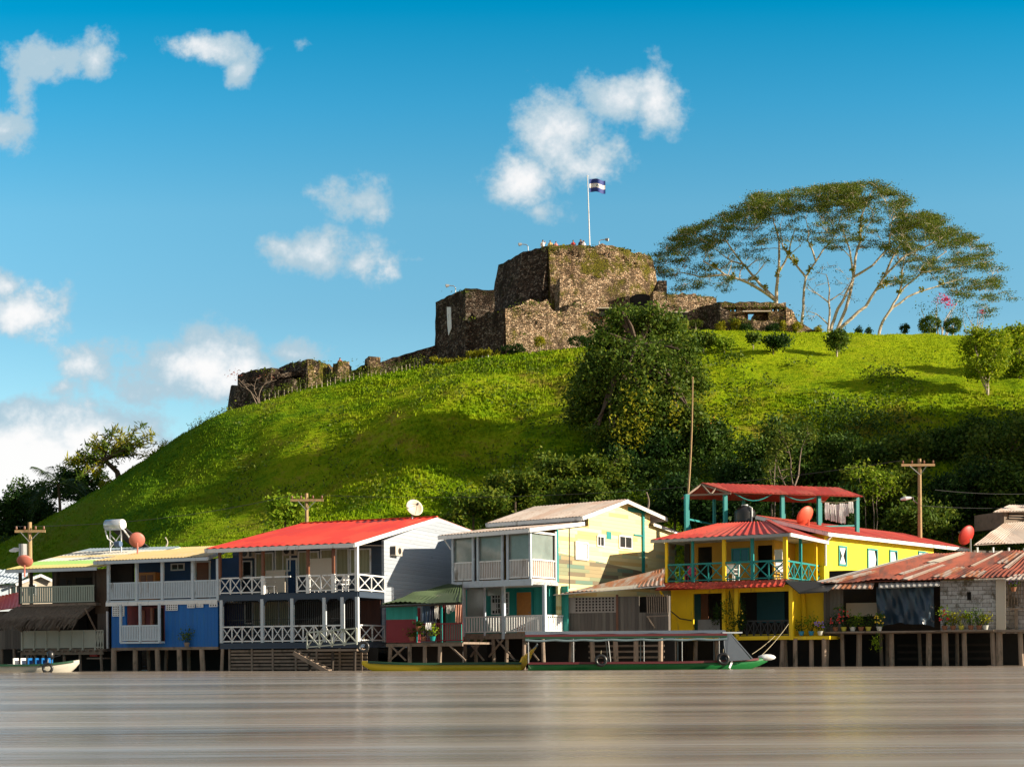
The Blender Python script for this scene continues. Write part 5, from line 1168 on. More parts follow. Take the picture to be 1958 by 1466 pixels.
tr=MB(); q0=Vector((e0.x,-.3,zE2-.1)); q1=Vector((pl.x,1.1,zE2-.1)); q2=b0-Vector((0,0,.1))
tr.beam(q0,q1,.06,.1); tr.beam(q0,R0-Vector((0,0,.1)),.06,.1); tr.beam(q1,R0-Vector((0,0,.1)),.06,.1); tr.beam(q0.lerp(q1,.45),R0-Vector((0,0,.1)),.06,.08); tr.beam(q0.lerp(q1,.45),q0.lerp(R0,.5),.06,.08); tr.build('truss',M['timber'],F.root)
m=MB(); m.box(F.x(1388),xR,-.08,0.0,zE-.0,zE+.1); m.build('beam',M['timber'],F.root)
m=MB(); m.box(pl.x-.3,xR+.3,-.3,3.4,zb-.12,zb); m.build('deck',M['timber'],F.root)
for x_,y_ in ((pl.x,1.2),(xR,3.2),(F.x(1500),3.2),(xR,0)): MB().tube([(x_,y_,.5),(x_,y_,zb-.1)],[.13,.12],8).build('support',M['darkwood'],F.root)
mb=MB(); 
for a_,b_,s_ in (((1400,940),(1480,942),8),((1500,946),(1560,950),4)):
    P=[F.p(lerp(a_[0],b_[0],k/8),lerp(a_[1],b_[1],k/8)+s_*2*math.sin(math.pi*k/8),-.1) for k in range(9)]; mb.tube(P,.03,5)
mb.build('garland',M['teal'],F.root)
# ================================================================ rusty roofed shack
F=Fr('house','low white block and plank shack on stilts with a broad rusty red roof','house',1905,70.5,-20)
Fs=F; zL=mid(F.f(1575,1205)[1],F.f(1900,1205)[1]); zE=mid(F.f(1575,1113)[1],F.f(1900,1108)[1]); xl=F.x(1575); X=lambda u,d=0:F.x(u,d)
m=MB(); m.wall(X(1798),0,zL,zE-.02,0,.15,[(X(1849),X(1857),F.f(1850,1147)[1],F.f(1850,1131)[1])]); m.build('block_wall',M['block'],F.root)
m=MB(); m.box(X(1575),X(1612),0,.1,zL-.3,zE-.1); m.build('plank_wall',M['wood'],F.root)
m=MB(); m.box(xl,X(1798),2.2,2.3,zL,zE+.75); m.box(X(1849,.2),X(1858,.2),.2,.25,zL+1,zE-.2); m.build('dark_interior',M['dark'],F.root)
m=MB(); m.box(X(1612),X(1675),1.3,1.36,zL+.8,zL+1.5); m.build('inner_panel',M['cream'],F.root)
m=MB(); m.box(0,.45,-.12,.0,zL-.2,zE-.02); m.build('corner_pier',M['cream'],F.root)
xr=X(1960,.5)
m=MB(); m.box(.46,xr+3,.9,1.0,zL-.2,zE+.3); m.build('right_wall',M['block'],F.root)
m=MB()
for k in range(14): xx=X(1928,.3)+k*.14; m.beam((xx,.55,zL+1.2),(xx+.02,.55,zE-.1),.035)
m.build('window_bars',M['timber'],F.root)
m=MB(); m.box(X(1930,.3),xr+3,.3,.6,zL+1.0,zL+1.06); m.box(X(1940,.3),X(1946,.3),.4,.9,zL,zL+1.0); m.build('shelf',M['timber'],F.root)
m=MB(); m.box(xl,xr+3,-.5,3,zL-.14,zL-.02); m.build('floor',M['timber'],F.root)
m=MB(); m.box(xl,X(1800),-.85,-.5,zL-.10,zL-.02); m.box(X(1790),X(1900),-.85,-.5,zL-.09,zL-.01); m.build('plant_ledge',M['timber'],F.root)
a=F.p(1558,1114,-.5); b=F.p(1985,1100,-.5); yr=5.2; c=F.p(2010,1052,yr); d=F.p(1772,1058,yr)
sheet=roof(F,a,b,c,d,M['rust'],.25,.03,sag=.16,seed=3)
def patch(F,parent,q,mat,lift=.06,name='sheet'):
    # a loose sheet lying on the big roof plane, corners in roof coordinates (s along eave, t up the slope)
    P=[a.lerp(b,s).lerp(d.lerp(c,s),t)+Vector((0,0,lift)) for s,t in q]; m=MB(); m.corr(*P,.25,.02,ny=2); return m.build(name,M[mat],parent)
patch(F,sheet,[(.0,.0),(.03,.0),(.02,1.0),(.0,1.0)],'zinc'); patch(F,sheet,[(.255,.62),(.34,.62),(.345,.98),(.275,.98)],'cream',name='skylight_sheet')
patch(F,sheet,[(.05,-.02),(.11,-.02),(.13,.35),(.08,.35)],'rust_orange',.05); patch(F,sheet,[(.40,.0),(.43,.0),(.44,.5),(.41,.5)],'zinc_pink',.06); patch(F,sheet,[(.52,.05),(.58,.05),(.58,.4),(.53,.4)],'rust_orange',.05)
patch(F,sheet,[(.66,.0),(.74,.0),(.74,.22),(.66,.22)],'rust_orange',.06); patch(F,sheet,[(.60,.42),(.62,.42),(.62,1),(.61,1)],'zinc_pink',.06); patch(F,sheet,[(.80,.3),(.83,.3),(.83,.9),(.81,.9)],'zinc_pink',.06); patch(F,sheet,[(.3,.2),(.33,.2),(.34,.6),(.31,.6)],'zinc_pink',.06); patch(F,sheet,[(.72,.5),(.79,.5),(.79,.95),(.73,.95)],'rust_orange',.05)
m=MB(); m.corr(F.p(1585,1125,-.9),F.p(1668,1124,-.9),F.p(1672,1113,-.3),F.p(1600,1113,-.3),.25,.02,ny=2); m.build('eave_sheet',M['rust_orange'],F.root)
m=MB(); m.corr(F.p(1680,1123,-.8),F.p(1795,1119,-.8),F.p(1800,1111,-.3),F.p(1680,1114,-.3),.25,.02,ny=2); m.build('eave_sheet',M['zinc'],F.root)
m=MB(); m.corr(F.p(1920,1108,-.9),F.p(1985,1106,-.9),F.p(1985,1094,-.2),F.p(1940,1098,-.2),.25,.02,ny=2); m.build('eave_sheet',M['zinc_pink'],F.root)
for u,w in ((1581,.32),(1610,.22),(1643,.3),(1704,.28),(1776,.3),(1806,.34),(1843,.26),(1897,.26),(1910,.34),(1950,.25)): stilt(F,X(u),-.1,zL-.1,w)
for u in (1683,1696,1757,1829): stilt(F,X(u,1.3),1.3,zL-.1,.2,mat='timber')
m=MB()
for k in range(3): m.box(X(1715,1.6),X(1900,1.6),1.6,1.65,.3+k*.35,.42+k*.35)
m.build('screen_boards',M['darkwood'],F.root)
m=MB(); m.box(xl,xr+3,2.3,2.4,-.6,zL-.14); m.build('underfloor_shade',M['dark'],F.root)
# tarp
m=MB(); rows_,cols_=14,26; vs=[]
for j in range(rows_+1):
    t=j/rows_
    for i in range(cols_+1):
        s=i/cols_; u=lerp(1676,1786,s); x_=X(u,-.2); top=F.f(u,1122,-.2)[1]; bot=zL+.05+.25*abs(math.sin(s*5.5+.4))
        pinch=.55*math.exp(-((s-.47)/.16)**2)*t; z=lerp(top,bot,t)+pinch*.5
        y=-.25+.16*math.sin(s*17+t*4)*(.3+t)+.10*math.sin(s*31-t*7)+.25*t*math.sin(s*6)
        vs.append((x_+(.47-s)*pinch*1.0,y,z))
k=cols_+1; n=len(vs); vs+=[(x_,y+.02,z) for x_,y,z in vs]
fs=[(j*k+i,j*k+i+1,(j+1)*k+i+1,(j+1)*k+i) for j in range(rows_) for i in range(cols_)]; fs+=[tuple(n+q for q in f[::-1]) for f in fs]
zz=MB().add(vs,fs)
t_=zz.build('tarp',M['tarp'],None,True); t_.location=(F.X,F.Y,0); t_.rotation_euler=(0,0,F.t); tag(t_,'crumpled dark blue plastic tarp hanging from the rusty eave','tarp')
# ================================================================ rusted house with cupola, top right
F=Fr('house','old house with stepped rusted sheet roof and raised louvred cupola behind the red dish','house',1866,88,20)
zE=F.f(1900,1042)[1]
a=F.p(1862,1041,0); b=F.p(2080,1030,0); c=F.p(2080,985,3.2); d=F.p(1922,998,3.2); roof(F,a,b,c,d,M['zinc_pink'],.25,.025,sag=.12)
m=MB(); m.box(a.x+.4,b.x,.5,5,.5,zE-.3); m.build('wall',M['wood'],F.root)
for k in range(4): post(F,a.x+.5+k*1.2,.3,zE-1.2,zE-.1,.1,M['fascia'])
m=MB(); zz0=F.f(1930,1000,3)[1]; zz1=F.f(1930,976,3)[1]; xc=F.x(1921,3)+.0; m.box(xc,xc+5,3,6,zz0-.3,zz1-.05); o=m.build('cupola',M['timber'],F.root)
m=MB(); m.box(xc+.3,xc+5,2.95,2.99,zz0+.25,zz1-.15); m.build('louvre_gap',M['dark'],o)
m=MB()
for k in range(4): m.box(xc+.3,xc+5,2.88,2.94,zz0+.3+k*.17,zz0+.36+k*.17)
m.build('louvre',M['timber'],o)
roof(F,F.p(1899,978,2.5),F.p(2080,973,2.5),F.p(2080,962,4.5),F.p(1930,965,4.5),M['zinc_pink'],.25,.025)
# ================================================================ foliage
class Lv:
    """leaf quads gathered for one object"""
    def __init__(s): s.V=[]; s.I=[]
    def add(s,C,size,flat=.0,mi=0,asp=.55):
        n=len(C); C=np.asarray(C,dtype=float)
        a=RNG.normal(size=(n,3)); a/=np.linalg.norm(a,axis=1)[:,None]
        b=RNG.normal(size=(n,3)); b[:,2]*=(1-flat)
        b-=a*(a*b).sum(1)[:,None]; b/=np.maximum(np.linalg.norm(b,axis=1),1e-6)[:,None]
        s_=(size*RNG.uniform(.6,1.35,size=n))[:,None]; a=a*s_*.5; b=b*s_*.5*asp
        q=np.stack([C-a,C+b*1.0-a*.1,C+a,C-b*1.0-a*.1],axis=1); s.V.append(q.reshape(-1,3)); s.I.append(np.full(n,mi)); return s
    def clumps(s,blobs,nc,per,cl,size,mi=0,shell=.55,flat=0,squash=.8):
        """blobs: (centre, radii, weight); clump centres on the shells, leaves round each clump"""
        w=np.array([b[2]*(b[1][0]*b[1][1]*b[1][2])**(2/3) for b in blobs]); w/=w.sum()
        for (c,r,_),k in zip(blobs,(w*nc).round().astype(int)):
            if k<1: continue
            d=RNG.normal(size=(k,3)); d/=np.linalg.norm(d,axis=1)[:,None]
            rad=(shell+(1.06-shell)*RNG.random(k)**.6)[:,None]
            P=np.array(c)+d*rad*np.array(r)
            cs=cl*RNG.uniform(.55,1.3,size=(k,1,1))
            L=P[:,None,:]+RNG.normal(size=(k,per,3))*cs*np.array([1,1,squash]); s.add(L.reshape(-1,3),size,flat,mi)
        return s
    def build(s,name,mats,root,label=None):
        V=np.concatenate(s.V); V=V-np.array(root.location); I=np.concatenate(s.I)
        o=quads_mesh(name,V,4,mats if isinstance(mats,list) else [mats],I if isinstance(mats,list) else None,root)
        if label:o['label']=label
        return o
def limbpts(a,b,n=5,bend=.12,rr=random):
    a=Vector(a);b=Vector(b); d=(b-a).length; P=[]
    o=Vector((rr.uniform(-1,1),rr.uniform(-1,1),rr.uniform(-.3,.8)))*bend*d
    for i in range(n+1):
        t=i/n; P.append(a.lerp(b,t)+o*math.sin(math.pi*t)+Vector((rr.uniform(-1,1),rr.uniform(-1,1),rr.uniform(-1,1)))*d*.015)
    return P
def bushy(name,lab,cat,base,blobs,nc,per,cl,size,leaf,trunk=None,group=None,barkm='barkdark',shell=.5,leafname='crown'):
    base=Vector(base); r=empty(name,base,0,lab,cat,group)
    Lv().clumps(blobs,nc,per,cl,size,shell=shell).build(leafname,M[leaf] if isinstance(leaf,str) else leaf,r)
    if trunk:
        mb=MB(); rr=random.Random(int(abs(base.x)*10)); top=Vector(blobs[0][0])-base
        fork=top*.0+Vector((top.x*.4,top.y*.4,max(.3,(top.z-blobs[0][1][2]*.75))))
        mb.tube([(0,0,-.4),(fork.x*.4,fork.y*.4,fork.z*.5),fork],[trunk*1.25,trunk,trunk*.85],8)
        for c,rad,_ in blobs:
            c=Vector(c)-base
            for q in range(3):
                e=c+Vector((rr.uniform(-.6,.6)*rad[0],rr.uniform(-.6,.6)*rad[1],rr.uniform(-.2,.6)*rad[2])); P=limbpts(fork,e,4,.1,rr); mb.tube(P,[trunk*.6*(1-.8*i/4) for i in range(5)],6)
        mb.build('trunk',M[barkm],r)
    return r
def B(u,v,Y,ru,rv,rd=None,w=1):
    """ellipsoid blob traced at its own distance: radii in photo pixels"""
    k=Y/FPX; c=at(u,v,Y); return (tuple(c),(ru*k,(rd if rd else ru)*k,rv*k),w)
# ---- the great dense tree on the middle of the slope
g=hit(1225,860)
Yt=g.y-1
bl=[B(1205,640,Yt+5,48,42),B(1262,655,Yt+5,60,52),B(1170,690,Yt+3,50,50),B(1290,710,Yt+2,48,60),B(1225,720,Yt+1,75,65),B(1150,750,Yt+2,58,55),B(1290,780,Yt,40,50),B(1220,790,Yt-1,50,45),B(1130,780,Yt+3,38,35),B(1215,610,Yt+6,30,16),B(1275,618,Yt+6,26,16)]
for (u_,v_,a_,b_) in ((1128,705,16,20),(1112,735,18,16),(1100,790,16,22),(1150,640,18,16),(1322,665,16,20),(1338,735,16,24),(1325,800,22,22),(1180,605,20,12),(1245,600,22,12),(1195,850,24,26),(1250,850,30,28),(1165,840,18,22),(1305,840,26,26),(1140,830,14,18)): bl.append(B(u_,v_,Yt+(3 if v_<800 else -1),a_,b_,None,1.3))
big=bushy('broadleaf_tree','large dense round-crowned tree below the keep, the biggest crown on the slope','tree',g,bl,1600,26,.40,.32,'leaf_mid',.42,shell=.5)
L=Lv(); 
for (u,v) in ((1205,760),(1215,800),(1195,835),(1225,825),(1180,822),(1240,770),(1290,790)):
    c=at(u,v,Yt-3.2); L.add(np.array(c)+RNG.normal(size=(60,3))*np.array([.35,.35,.85]),.30)
L.build('climbing_vine',M['leaf_yellow'],big,'yellow-green climbing leaves hanging on the crown')
# ---- dark trees and shrubs crowding the foot of the slope
def shrub(u,v,Y,ru,rv,leaf,lab,name='shrub',cat='shrub',n=240,trunk=.09,size=.30,group='shrubs and trees along the foot of the slope'):
    z=ground(at(u,v,Y).x,Y,False); x=at(u,v,Y).x
    rr=random.Random(int(u)); bl=[B(u,v,Y,ru*.75,rv*.75)]+[B(u+rr.uniform(-1.05,1.05)*ru,v+rr.uniform(-.9,1.0)*rv,Y+rr.uniform(-1.5,1.5),ru*rr.uniform(.22,.55),rv*rr.uniform(.22,.6)) for _ in range(9)]
    return bushy(name,lab,cat,(x,Y,z),bl,n,22,.34,size,leaf,trunk,group,shell=.3)
shrub(1260,870,113,75,60,'leaf_dark','dark rounded tree directly below the great dense tree','broadleaf_tree','tree',520,.2,.32)
shrub(1195,900,111,50,50,'leaf_dark','dark leafy tree left of the tall thin pole','broadleaf_tree','tree',380,.15)
shrub(1350,880,112,48,55,'jungle','dark tree right of the tall thin pole, under the orange flowering bush','broadleaf_tree','tree',380,.15)
shrub(1355,832,115,28,20,'leaf_orange','bush with orange blossom beside the tall thin pole','flowering_bush','bush',130,.06)
shrub(1155,905,108,40,30,'scrub','yellow-green bush left of the dark trees above the zinc roof',n=200)
shrub(1060,905,108,40,26,'scrub','loose sunlit bush above the left end of the zinc roof',n=300)
shrub(985,935,104,40,24,'scrub','low bright bush behind the glazed porch house',n=280)
shrub(905,965,100,45,26,'scrub','low bush right of the white dish',n=200)
shrub(1120,955,100,50,32,'leaf_mid','mid green bush just above the ridge of the yellow gable',n=300)
shrub(545,975,99,26,20,'leaf_bright','small bright bush left of the middle utility pole',n=120)
shrub(1500,870,107,75,70,'jungle','tall dark tree with thin pale stems above the red canopy','broadleaf_tree','tree',520,.16)
shrub(1430,930,103,50,45,'leaf_dark','dark bush behind the left end of the red canopy',n=320)
shrub(1620,900,108,60,48,'jungle','dark leafy tree right of the pale stemmed tree','broadleaf_tree','tree',420,.14)
shrub(1690,940,101,52,52,'scrub','light green bush left of the streetlight pole',n=360)
shrub(1720,870,110,50,36,'leaf_mid','green tree behind the crossarm of the right utility pole','broadleaf_tree','tree',320,.12)
shrub(1820,860,111,60,42,'jungle','dark tree to the right of the utility pole crossarm','broadleaf_tree','tree',380,.12)
shrub(1905,870,108,55,50,'leaf_mid','dense dark tree at the right edge above the cupola','broadleaf_tree','tree',360,.12)
shrub(1820,960,100,60,55,'leaf_dark','dark bush between utility pole and red dish',n=420)
shrub(1930,930,99,45,36,'jungle','dark bush right above the rusted cupola',n=300)
shrub(1580,985,97,60,42,'leaf_dark','low dark bush under the laundry on the terrace',n=360)
shrub(1380,990,97,60,38,'leaf_dark','low dark bush seen through the canopy posts',n=340)
shrub(1290,950,99,45,40,'leaf_dark','dark bush left of the corner of the red canopy',n=280)
shrub(1760,1000,96,50,34,'leaf_mid','low bush at the foot of the right utility pole',n=300)
# thin bare stems
def stems(u0,v0,Y,tips,lab,name='bare_tree',r0=.085,mat='timber',leaf=None,nl=0,group=None,size=.22):
    p0=at(u0,v0,Y); z=ground(p0.x,Y,False) if mat!='x' else p0.z; r=empty(name,(p0.x,Y,min(z,p0.z)-.1),0,lab,'tree',group); o=r.location.copy(); mb=MB(); rr=random.Random(int(u0)); L=Lv()
    for t in tips:
        pts=[Vector((p0.x,Y,r.location.z))]+[at(u,v,Y+rr.uniform(-1,1)*.5) for u,v in t]
        P=[]
        for a,b in zip(pts,pts[1:]): P+=limbpts(a,b,3,.06,rr)[:-1]
        P.append(pts[-1]); k=len(P); mb.tube([p-o for p in P],[r0*(1-.85*i/(k-1)) for i in range(k)],6)
        for _ in range(4):
            i=rr.randint(k//2,k-1); e=P[i]+Vector((rr.uniform(-1,1),rr.uniform(-1,1),rr.uniform(.2,1)))*rr.uniform(.5,1.3); mb.tube([P[i]-o,e-o],[r0*.25,.015],5)
            if leaf: L.add(np.array(e)+RNG.normal(size=(nl,3))*.28,size)
        if leaf: L.add(np.array(P[-1])+RNG.normal(size=(nl*2,3))*.35,size)
    mb.build('trunk',M[mat],r)
    if leaf: L.build('crown',M[leaf],r)
    return r
stems(1515,1000,101,[[(1518,940),(1512,880),(1500,840)],[(1520,930),(1530,870),(1545,830)],[(1515,950),(1490,900),(1478,865)]],'thin pale forked tree rising behind the red canopy',leaf='leaf_olive',nl=60)
stems(1475,1000,100.5,[[(1478,940),(1470,890)],[(1480,920),(1490,860)]],'slim pale stem left of the forked tree behind the canopy',r0=.07,leaf='leaf_olive',nl=40)
stems(1665,1010,99,[[(1655,960),(1640,900)],[(1668,950),(1672,905)],[(1675,960),(1690,925)]],'light leafy sapling just right of the canopy end',r0=.05,leaf='leaf_bright',nl=60)
# ---- scrub and thicket carpets (one mass nobody could count)
def carpet():
    L=Lv(); rr=random.Random(11)
    pts=[]
    for i in range(26000):
        Y=88+30*rr.random()**1.1; X=rr.uniform(-.37,.385)*Y; u=979+2700*X/Y
        d=noise.noise(Vector((X*.16,Y*.16,9)))
        lim= 119 if u>1350 else (113 if u>1130 else (107 if u>880 else (97 if u>560 else 90)))
        lim+=5*noise.noise(Vector((X*.2,2,5)))
        if Y>lim or rr.random()>.55+d: continue
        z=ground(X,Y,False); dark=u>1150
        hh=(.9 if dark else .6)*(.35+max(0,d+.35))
        pts.append((X,Y,z,hh,dark))
    # weeds and taller tussocks straggling up the open slope
    for i in range(22000):
        Y=93+54*rr.random(); X=rr.uniform(-.30,.30)*Y; u=979+2700*X/Y
        if u<430 or (u>1340 and Y>132): continue
        d=noise.noise(Vector((X*.22,Y*.22,21)))+.5*noise.noise(Vector((X*.8,Y*.8,3)))
        if d<.12 or rr.random()>(.35 if u<800 else .6): continue
        pts.append((X,Y,ground(X,Y,False),.16+.25*max(0,d),False))
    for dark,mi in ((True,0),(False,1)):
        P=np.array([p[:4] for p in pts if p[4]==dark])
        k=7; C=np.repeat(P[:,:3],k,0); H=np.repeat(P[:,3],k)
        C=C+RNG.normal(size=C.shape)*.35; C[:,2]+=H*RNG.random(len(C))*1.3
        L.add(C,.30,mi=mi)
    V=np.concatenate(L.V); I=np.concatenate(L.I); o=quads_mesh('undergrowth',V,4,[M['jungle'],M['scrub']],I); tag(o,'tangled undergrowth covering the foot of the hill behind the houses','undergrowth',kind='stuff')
carpet()
# ---- left side: leaning tree, palm, dark trees
p=at(228,915,149)
def leaning():
    r=empty('leaning_tree',(p.x,p.y,p.z-.5),0,'wind-swept tree leaning left on the left skyline, hung with yellow-green creepers','tree'); o=Vector(r.location); mb=MB(); L=Lv(); rr=random.Random(3)
    tr=[at(228,918,149),at(224,902,149),at(214,892,148.5),at(200,880,148)]; mb.tube([q-o for q in tr],[.35,.28,.26,.22],8)
    tips=[(130,880),(120,895),(150,868),(160,895),(170,850),(182,838),(196,850),(208,828),(221,819),(234,826),(252,836),(276,813),(290,828),(292,847),(270,870),(250,862),(150,910),(185,905),(262,848),(288,838),(135,885),(240,842)]
    for u,v in tips:
        e=at(u,v,148+rr.uniform(-2.2,2.2)); P=limbpts(tr[-1],e,5,.10,rr); mb.tube([q-o for q in P],[.13*(1-.75*i/5) for i in range(6)],6)
        for q in P[2:]:
            L.add(np.array(q)+RNG.normal(size=(20,3))*.25,.85,mi=0 if rr.random()<.75 else 1,asp=.16)
    Lx=Lv()
    L.clumps([B(190,868,148,38,22),B(215,862,148,40,20),B(165,885,148,28,16)],40,18,.35,.32,mi=1); L.clumps([B(190,872,148,46,20),B(225,858,148,48,18),B(155,890,148,40,14),B(262,845,148,26,12)],110,9,.40,.75,mi=0,shell=.2) if False else None; 
    mb.build('trunk',M['barkdark'],r); L.build('crown',[M['leaf_yellow'],M['leaf_mid']],r)
leaning()
def palm(u,v,Y,lab,h,sc=1.0,seed=0,group=None):
    c=at(u,v,Y); r=empty('palm_tree',(c.x,Y,c.z-h),0,lab,'palm tree',group); rr=random.Random(seed)
    MB().tube([(0,0,0),(.15,0,h*.5),(0,0,h)],[.22,.16,.15],8).build('trunk',M['barkdark'],r)
    V=[]
    fr=MB()
    for k in range(17):
        a=2*math.pi*k/17+rr.uniform(-.15,.15); el=rr.uniform(-.1,1.15); ln=rr.uniform(2.6,3.4)*sc; d=Vector((math.cos(a),math.sin(a),0)); P=[]
        for i in range(13):
            t=i/12; P.append(Vector((0,0,h))+d*(ln*t*math.cos(el*.6)*(1-.12*t))+Vector((0,0,ln*(math.sin(el)*t-.75*t*t*(1.2-el*.55)))))
        fr.tube(P[::3],[.04,.03,.025,.02,.01],4)
        for i in range(2,13):
            for q in range(3):
                b=P[i-1].lerp(P[i],q/3); s=d.cross(Vector((0,0,1)))
                for sg in (1,-1):
                    l=.75*sc*(1-abs(i/12-.5)*1.1)+.12; e=b+s*sg*l*.8+d*l*.45-Vector((0,0,l*.45*rr.uniform(.5,1.3))); w=d*.05
                    V+=[b-w,b+w,e+w*.2,e-w*.2]
    fr.build('frond_ribs',M['palm'],r); quads_mesh('fronds',np.array([tuple(x) for x in V]),4,[M['palm']],None,r); return r
palm(112,925,156,'dark coconut palm on the left skyline below the leaning tree',5.5,1.5,4)
def tre(u,v,Y,ru,rv,leaf,lab,n=300,sz=.36): return shrub(u,v,Y,ru,rv,leaf,lab,'broadleaf_tree','tree',n,.2,sz,'dark trees beyond the left shoulder of the hill')
tre(20,1000,160,46,55,'leaf_dark','tall dark tree at the far left edge of the skyline',520)
tre(75,985,165,38,45,'leaf_dark','dark tree between the far left edge and the palm',360)
tre(150,925,166,42,26,'leaf_dark','dark low tree behind the leaning tree, right of the palm',260)
tre(25,1070,150,50,40,'jungle','dark bushy tree low at the left edge behind the pole',300)
tre(60,950,175,40,30,'jungle','distant dark tree just left of the palm fronds',200)
tre(-80,990,165,60,60,'jungle','tall dark tree outside the left edge',200)
for i,(u,v) in enumerate(((292,872),(318,856),(205,925))): shrub(u,v,151.5,9,6,'leaf_yellow',['small yellow bush on the skyline right of the leaning tree','tiny yellow bush higher up the left skyline','little dry bush at the foot of the leaning tree'][i],n=24,trunk=None,group='small bushes on the left skyline',size=.22)
# ---- rain trees on the right of the crest
def raintree(name,lab,base,stemsP,clusters,r0=.45,epi=10,seed=1,leafsize=.17,per=185,leaf='leaf_olive',spread=(.66,.66,.14)):
    rr=random.Random(seed); bp=at(*base); r=empty(name,(bp.x,bp.y,bp.z-1.2),0,lab,'tree',group='spreading trees on the crest'); o=Vector(r.location); mb=MB(); nodes=[]
    for S,w in stemsP:
        pts=[Vector((bp.x,bp.y,bp.z-1.2))] if w>=.5 else []
        pts+=[at(*q) for q in S]; P=[]
        for a,b in zip(pts,pts[1:]): P+=limbpts(a,b,4,.045,rr)[:-1]
        P.append(pts[-1]); k=len(P); rad=[r0*w*(1-.72*i/(k-1)) for i in range(k)]; mb.tube([q-o for q in P],rad,8)
        for i,q in enumerate(P):
            if i>=k*.3: nodes.append((q,rad[i],(q-bp).length))
    L=Lv(); E=Lv(); C=[at(*c) for c in clusters]; C.sort(key=lambda c:(c-bp).length)
    for c in C:
        dc=(c-bp).length; best=min(nodes,key=lambda n:(n[0]-c).length+.35*max(0,n[2]-dc)*5+(.9 if n[0].z>c.z-.3 else 0))
        P=limbpts(best[0],c,5,.10,rr); ra=min(best[1]*.6,.10); mb.tube([q-o for q in P],[ra*(1-.7*i/5)+.008 for i in range(6)],5,cap=False)
        for i,q in enumerate(P[1:]): nodes.append((q,ra*(1-.6*i/5),(q-bp).length))
        for _ in range(3):
            e=c+Vector((rr.uniform(-.9,.9),rr.uniform(-.9,.9),rr.uniform(-.15,.45))); mb.tube([P[3]-o,e-o],[.022,.010],4,cap=False)
        L.add(np.array(c)+RNG.normal(size=(per,3))*np.array(spread)*.8,leafsize,flat=.3)
    rr2=random.Random(seed+5); big=[n for n in nodes if n[1]>.07]
    for _ in range(epi):
        q=rr2.choice(big); E=Lv(); E.add(np.array(q[0])+np.array([0,0,.18])+RNG.normal(size=(34,3))*.17,.34); E.build('epiphyte',M['leaf_yellow'],r)
    mb.build('trunk',M['bark'],r); L.build('crown',M[leaf],r)
    return r
DOME=[(1250,490),(1265,470),(1302,437),(1340,420),(1379,406),(1409,386),(1442,368),(1497,364),(1533,355),(1570,352),(1607,351),(1650,345),(1680,343),(1713,360),(1739,375)]
DOME2=[(1700,440),(1720,418),(1740,405),(1779,402),(1800,415),(1819,430),(1850,442),(1878,456),(1893,480),(1905,495)]
def dome_y(D,u): return float(np.interp(u,[a for a,b in D],[b for a,b in D]))
def canopy(D,u0,u1,Y,n,th,seed,depth=7,lowfrac=.25,low=90):
    rr=random.Random(seed); out=[]
    for i in range(n):
        u=rr.uniform(u0,u1); t=rr.random()
        if rr.random()<lowfrac: v=dome_y(D,u)+th+rr.random()*low
        else: v=dome_y(D,u)+4+th*rr.random()**1.3
        lump=8*noise.noise(Vector((u*.03,seed,1)))
        out.append((u,v+abs(lump),Y+rr.uniform(-depth,depth)))
    return out
raintree('rain_tree','leftmost spreading tree with long limbs fanning out behind the right bastion',(1483,600,170),
 [([(1484,575,170),(1440,545,169),(1385,525,168),(1345,500,167)],.6),([(1484,575,170),(1455,545,171),(1420,505,171),(1385,455,171)],.6),([(1485,560,170),(1489,520,170),(1490,460,170),(1478,415,171)],.6),([(1420,505,171),(1400,500,172),(1360,470,172)],.3),([(1385,525,168),(1340,530,168),(1300,520,168)],.28),([(1489,520,170),(1510,480,170),(1520,440,168)],.35)],
 canopy(DOME,1256,1470,170,200,52,2)+canopy(DOME,1256,1400,170,40,95,12,lowfrac=.4,low=60),.42,9,3)
raintree('rain_tree','slender pale-trunked spreading tree just right of the bastion end',(1533,632,168),
 [([(1533,615,168),(1536,575,168),(1541,530,168),(1560,500,168),(1590,460,168),(1612,405,169)],.6),([(1541,530,168),(1520,505,168),(1497,470,168),(1492,430,169)],.4),([(1560,500,168),(1545,460,167),(1540,415,167)],.35)],
 canopy(DOME,1440,1640,168,160,42,4,lowfrac=.2,low=70),.33,10,6)
raintree('rain_tree','many-stemmed spreading tree in the middle of the crest, with the highest crown',(1590,640,166),
 [([(1588,632,166),(1602,590,166),(1632,530,166),(1625,480,165),(1612,440,165)],.6),([(1632,530,166),(1645,460,167),(1648,410,167),(1665,370,167)],.5),([(1632,530,166),(1668,508,166),(1700,470,166),(1710,410,166)],.4),([(1600,632,165),(1655,585,165),(1690,530,164),(1730,490,164),(1790,460,164)],.6),([(1690,530,164),(1720,470,164),(1740,430,164)],.35)],
 canopy(DOME,1560,1735,166,190,48,7,lowfrac=.3,low=80)+canopy(DOME2,1690,1800,164,70,50,8),.40,12,9)
raintree('rain_tree','right-hand spreading tree whose thin lower branches reach the right edge',(1678,642,167),
 [([(1682,632,167),(1697,600,167),(1720,560,167),(1765,520,167),(1810,480,167)],.6),([(1697,600,167),(1750,560,167),(1800,545,168),(1850,530,168)],.4),([(1720,560,167),(1725,520,167),(1735,480,166)],.4),([(1765,520,167),(1830,510,167),(1880,500,167)],.3)],
 canopy(DOME2,1720,1905,167,190,60,10,lowfrac=.35,low=70)+[(u,v,167+k%3) for k,(u,v) in enumerate(((1925,560),(1905,550),(1935,572),(1890,565),(1870,540),(1900,530),(1915,515)))],.34,7,12)
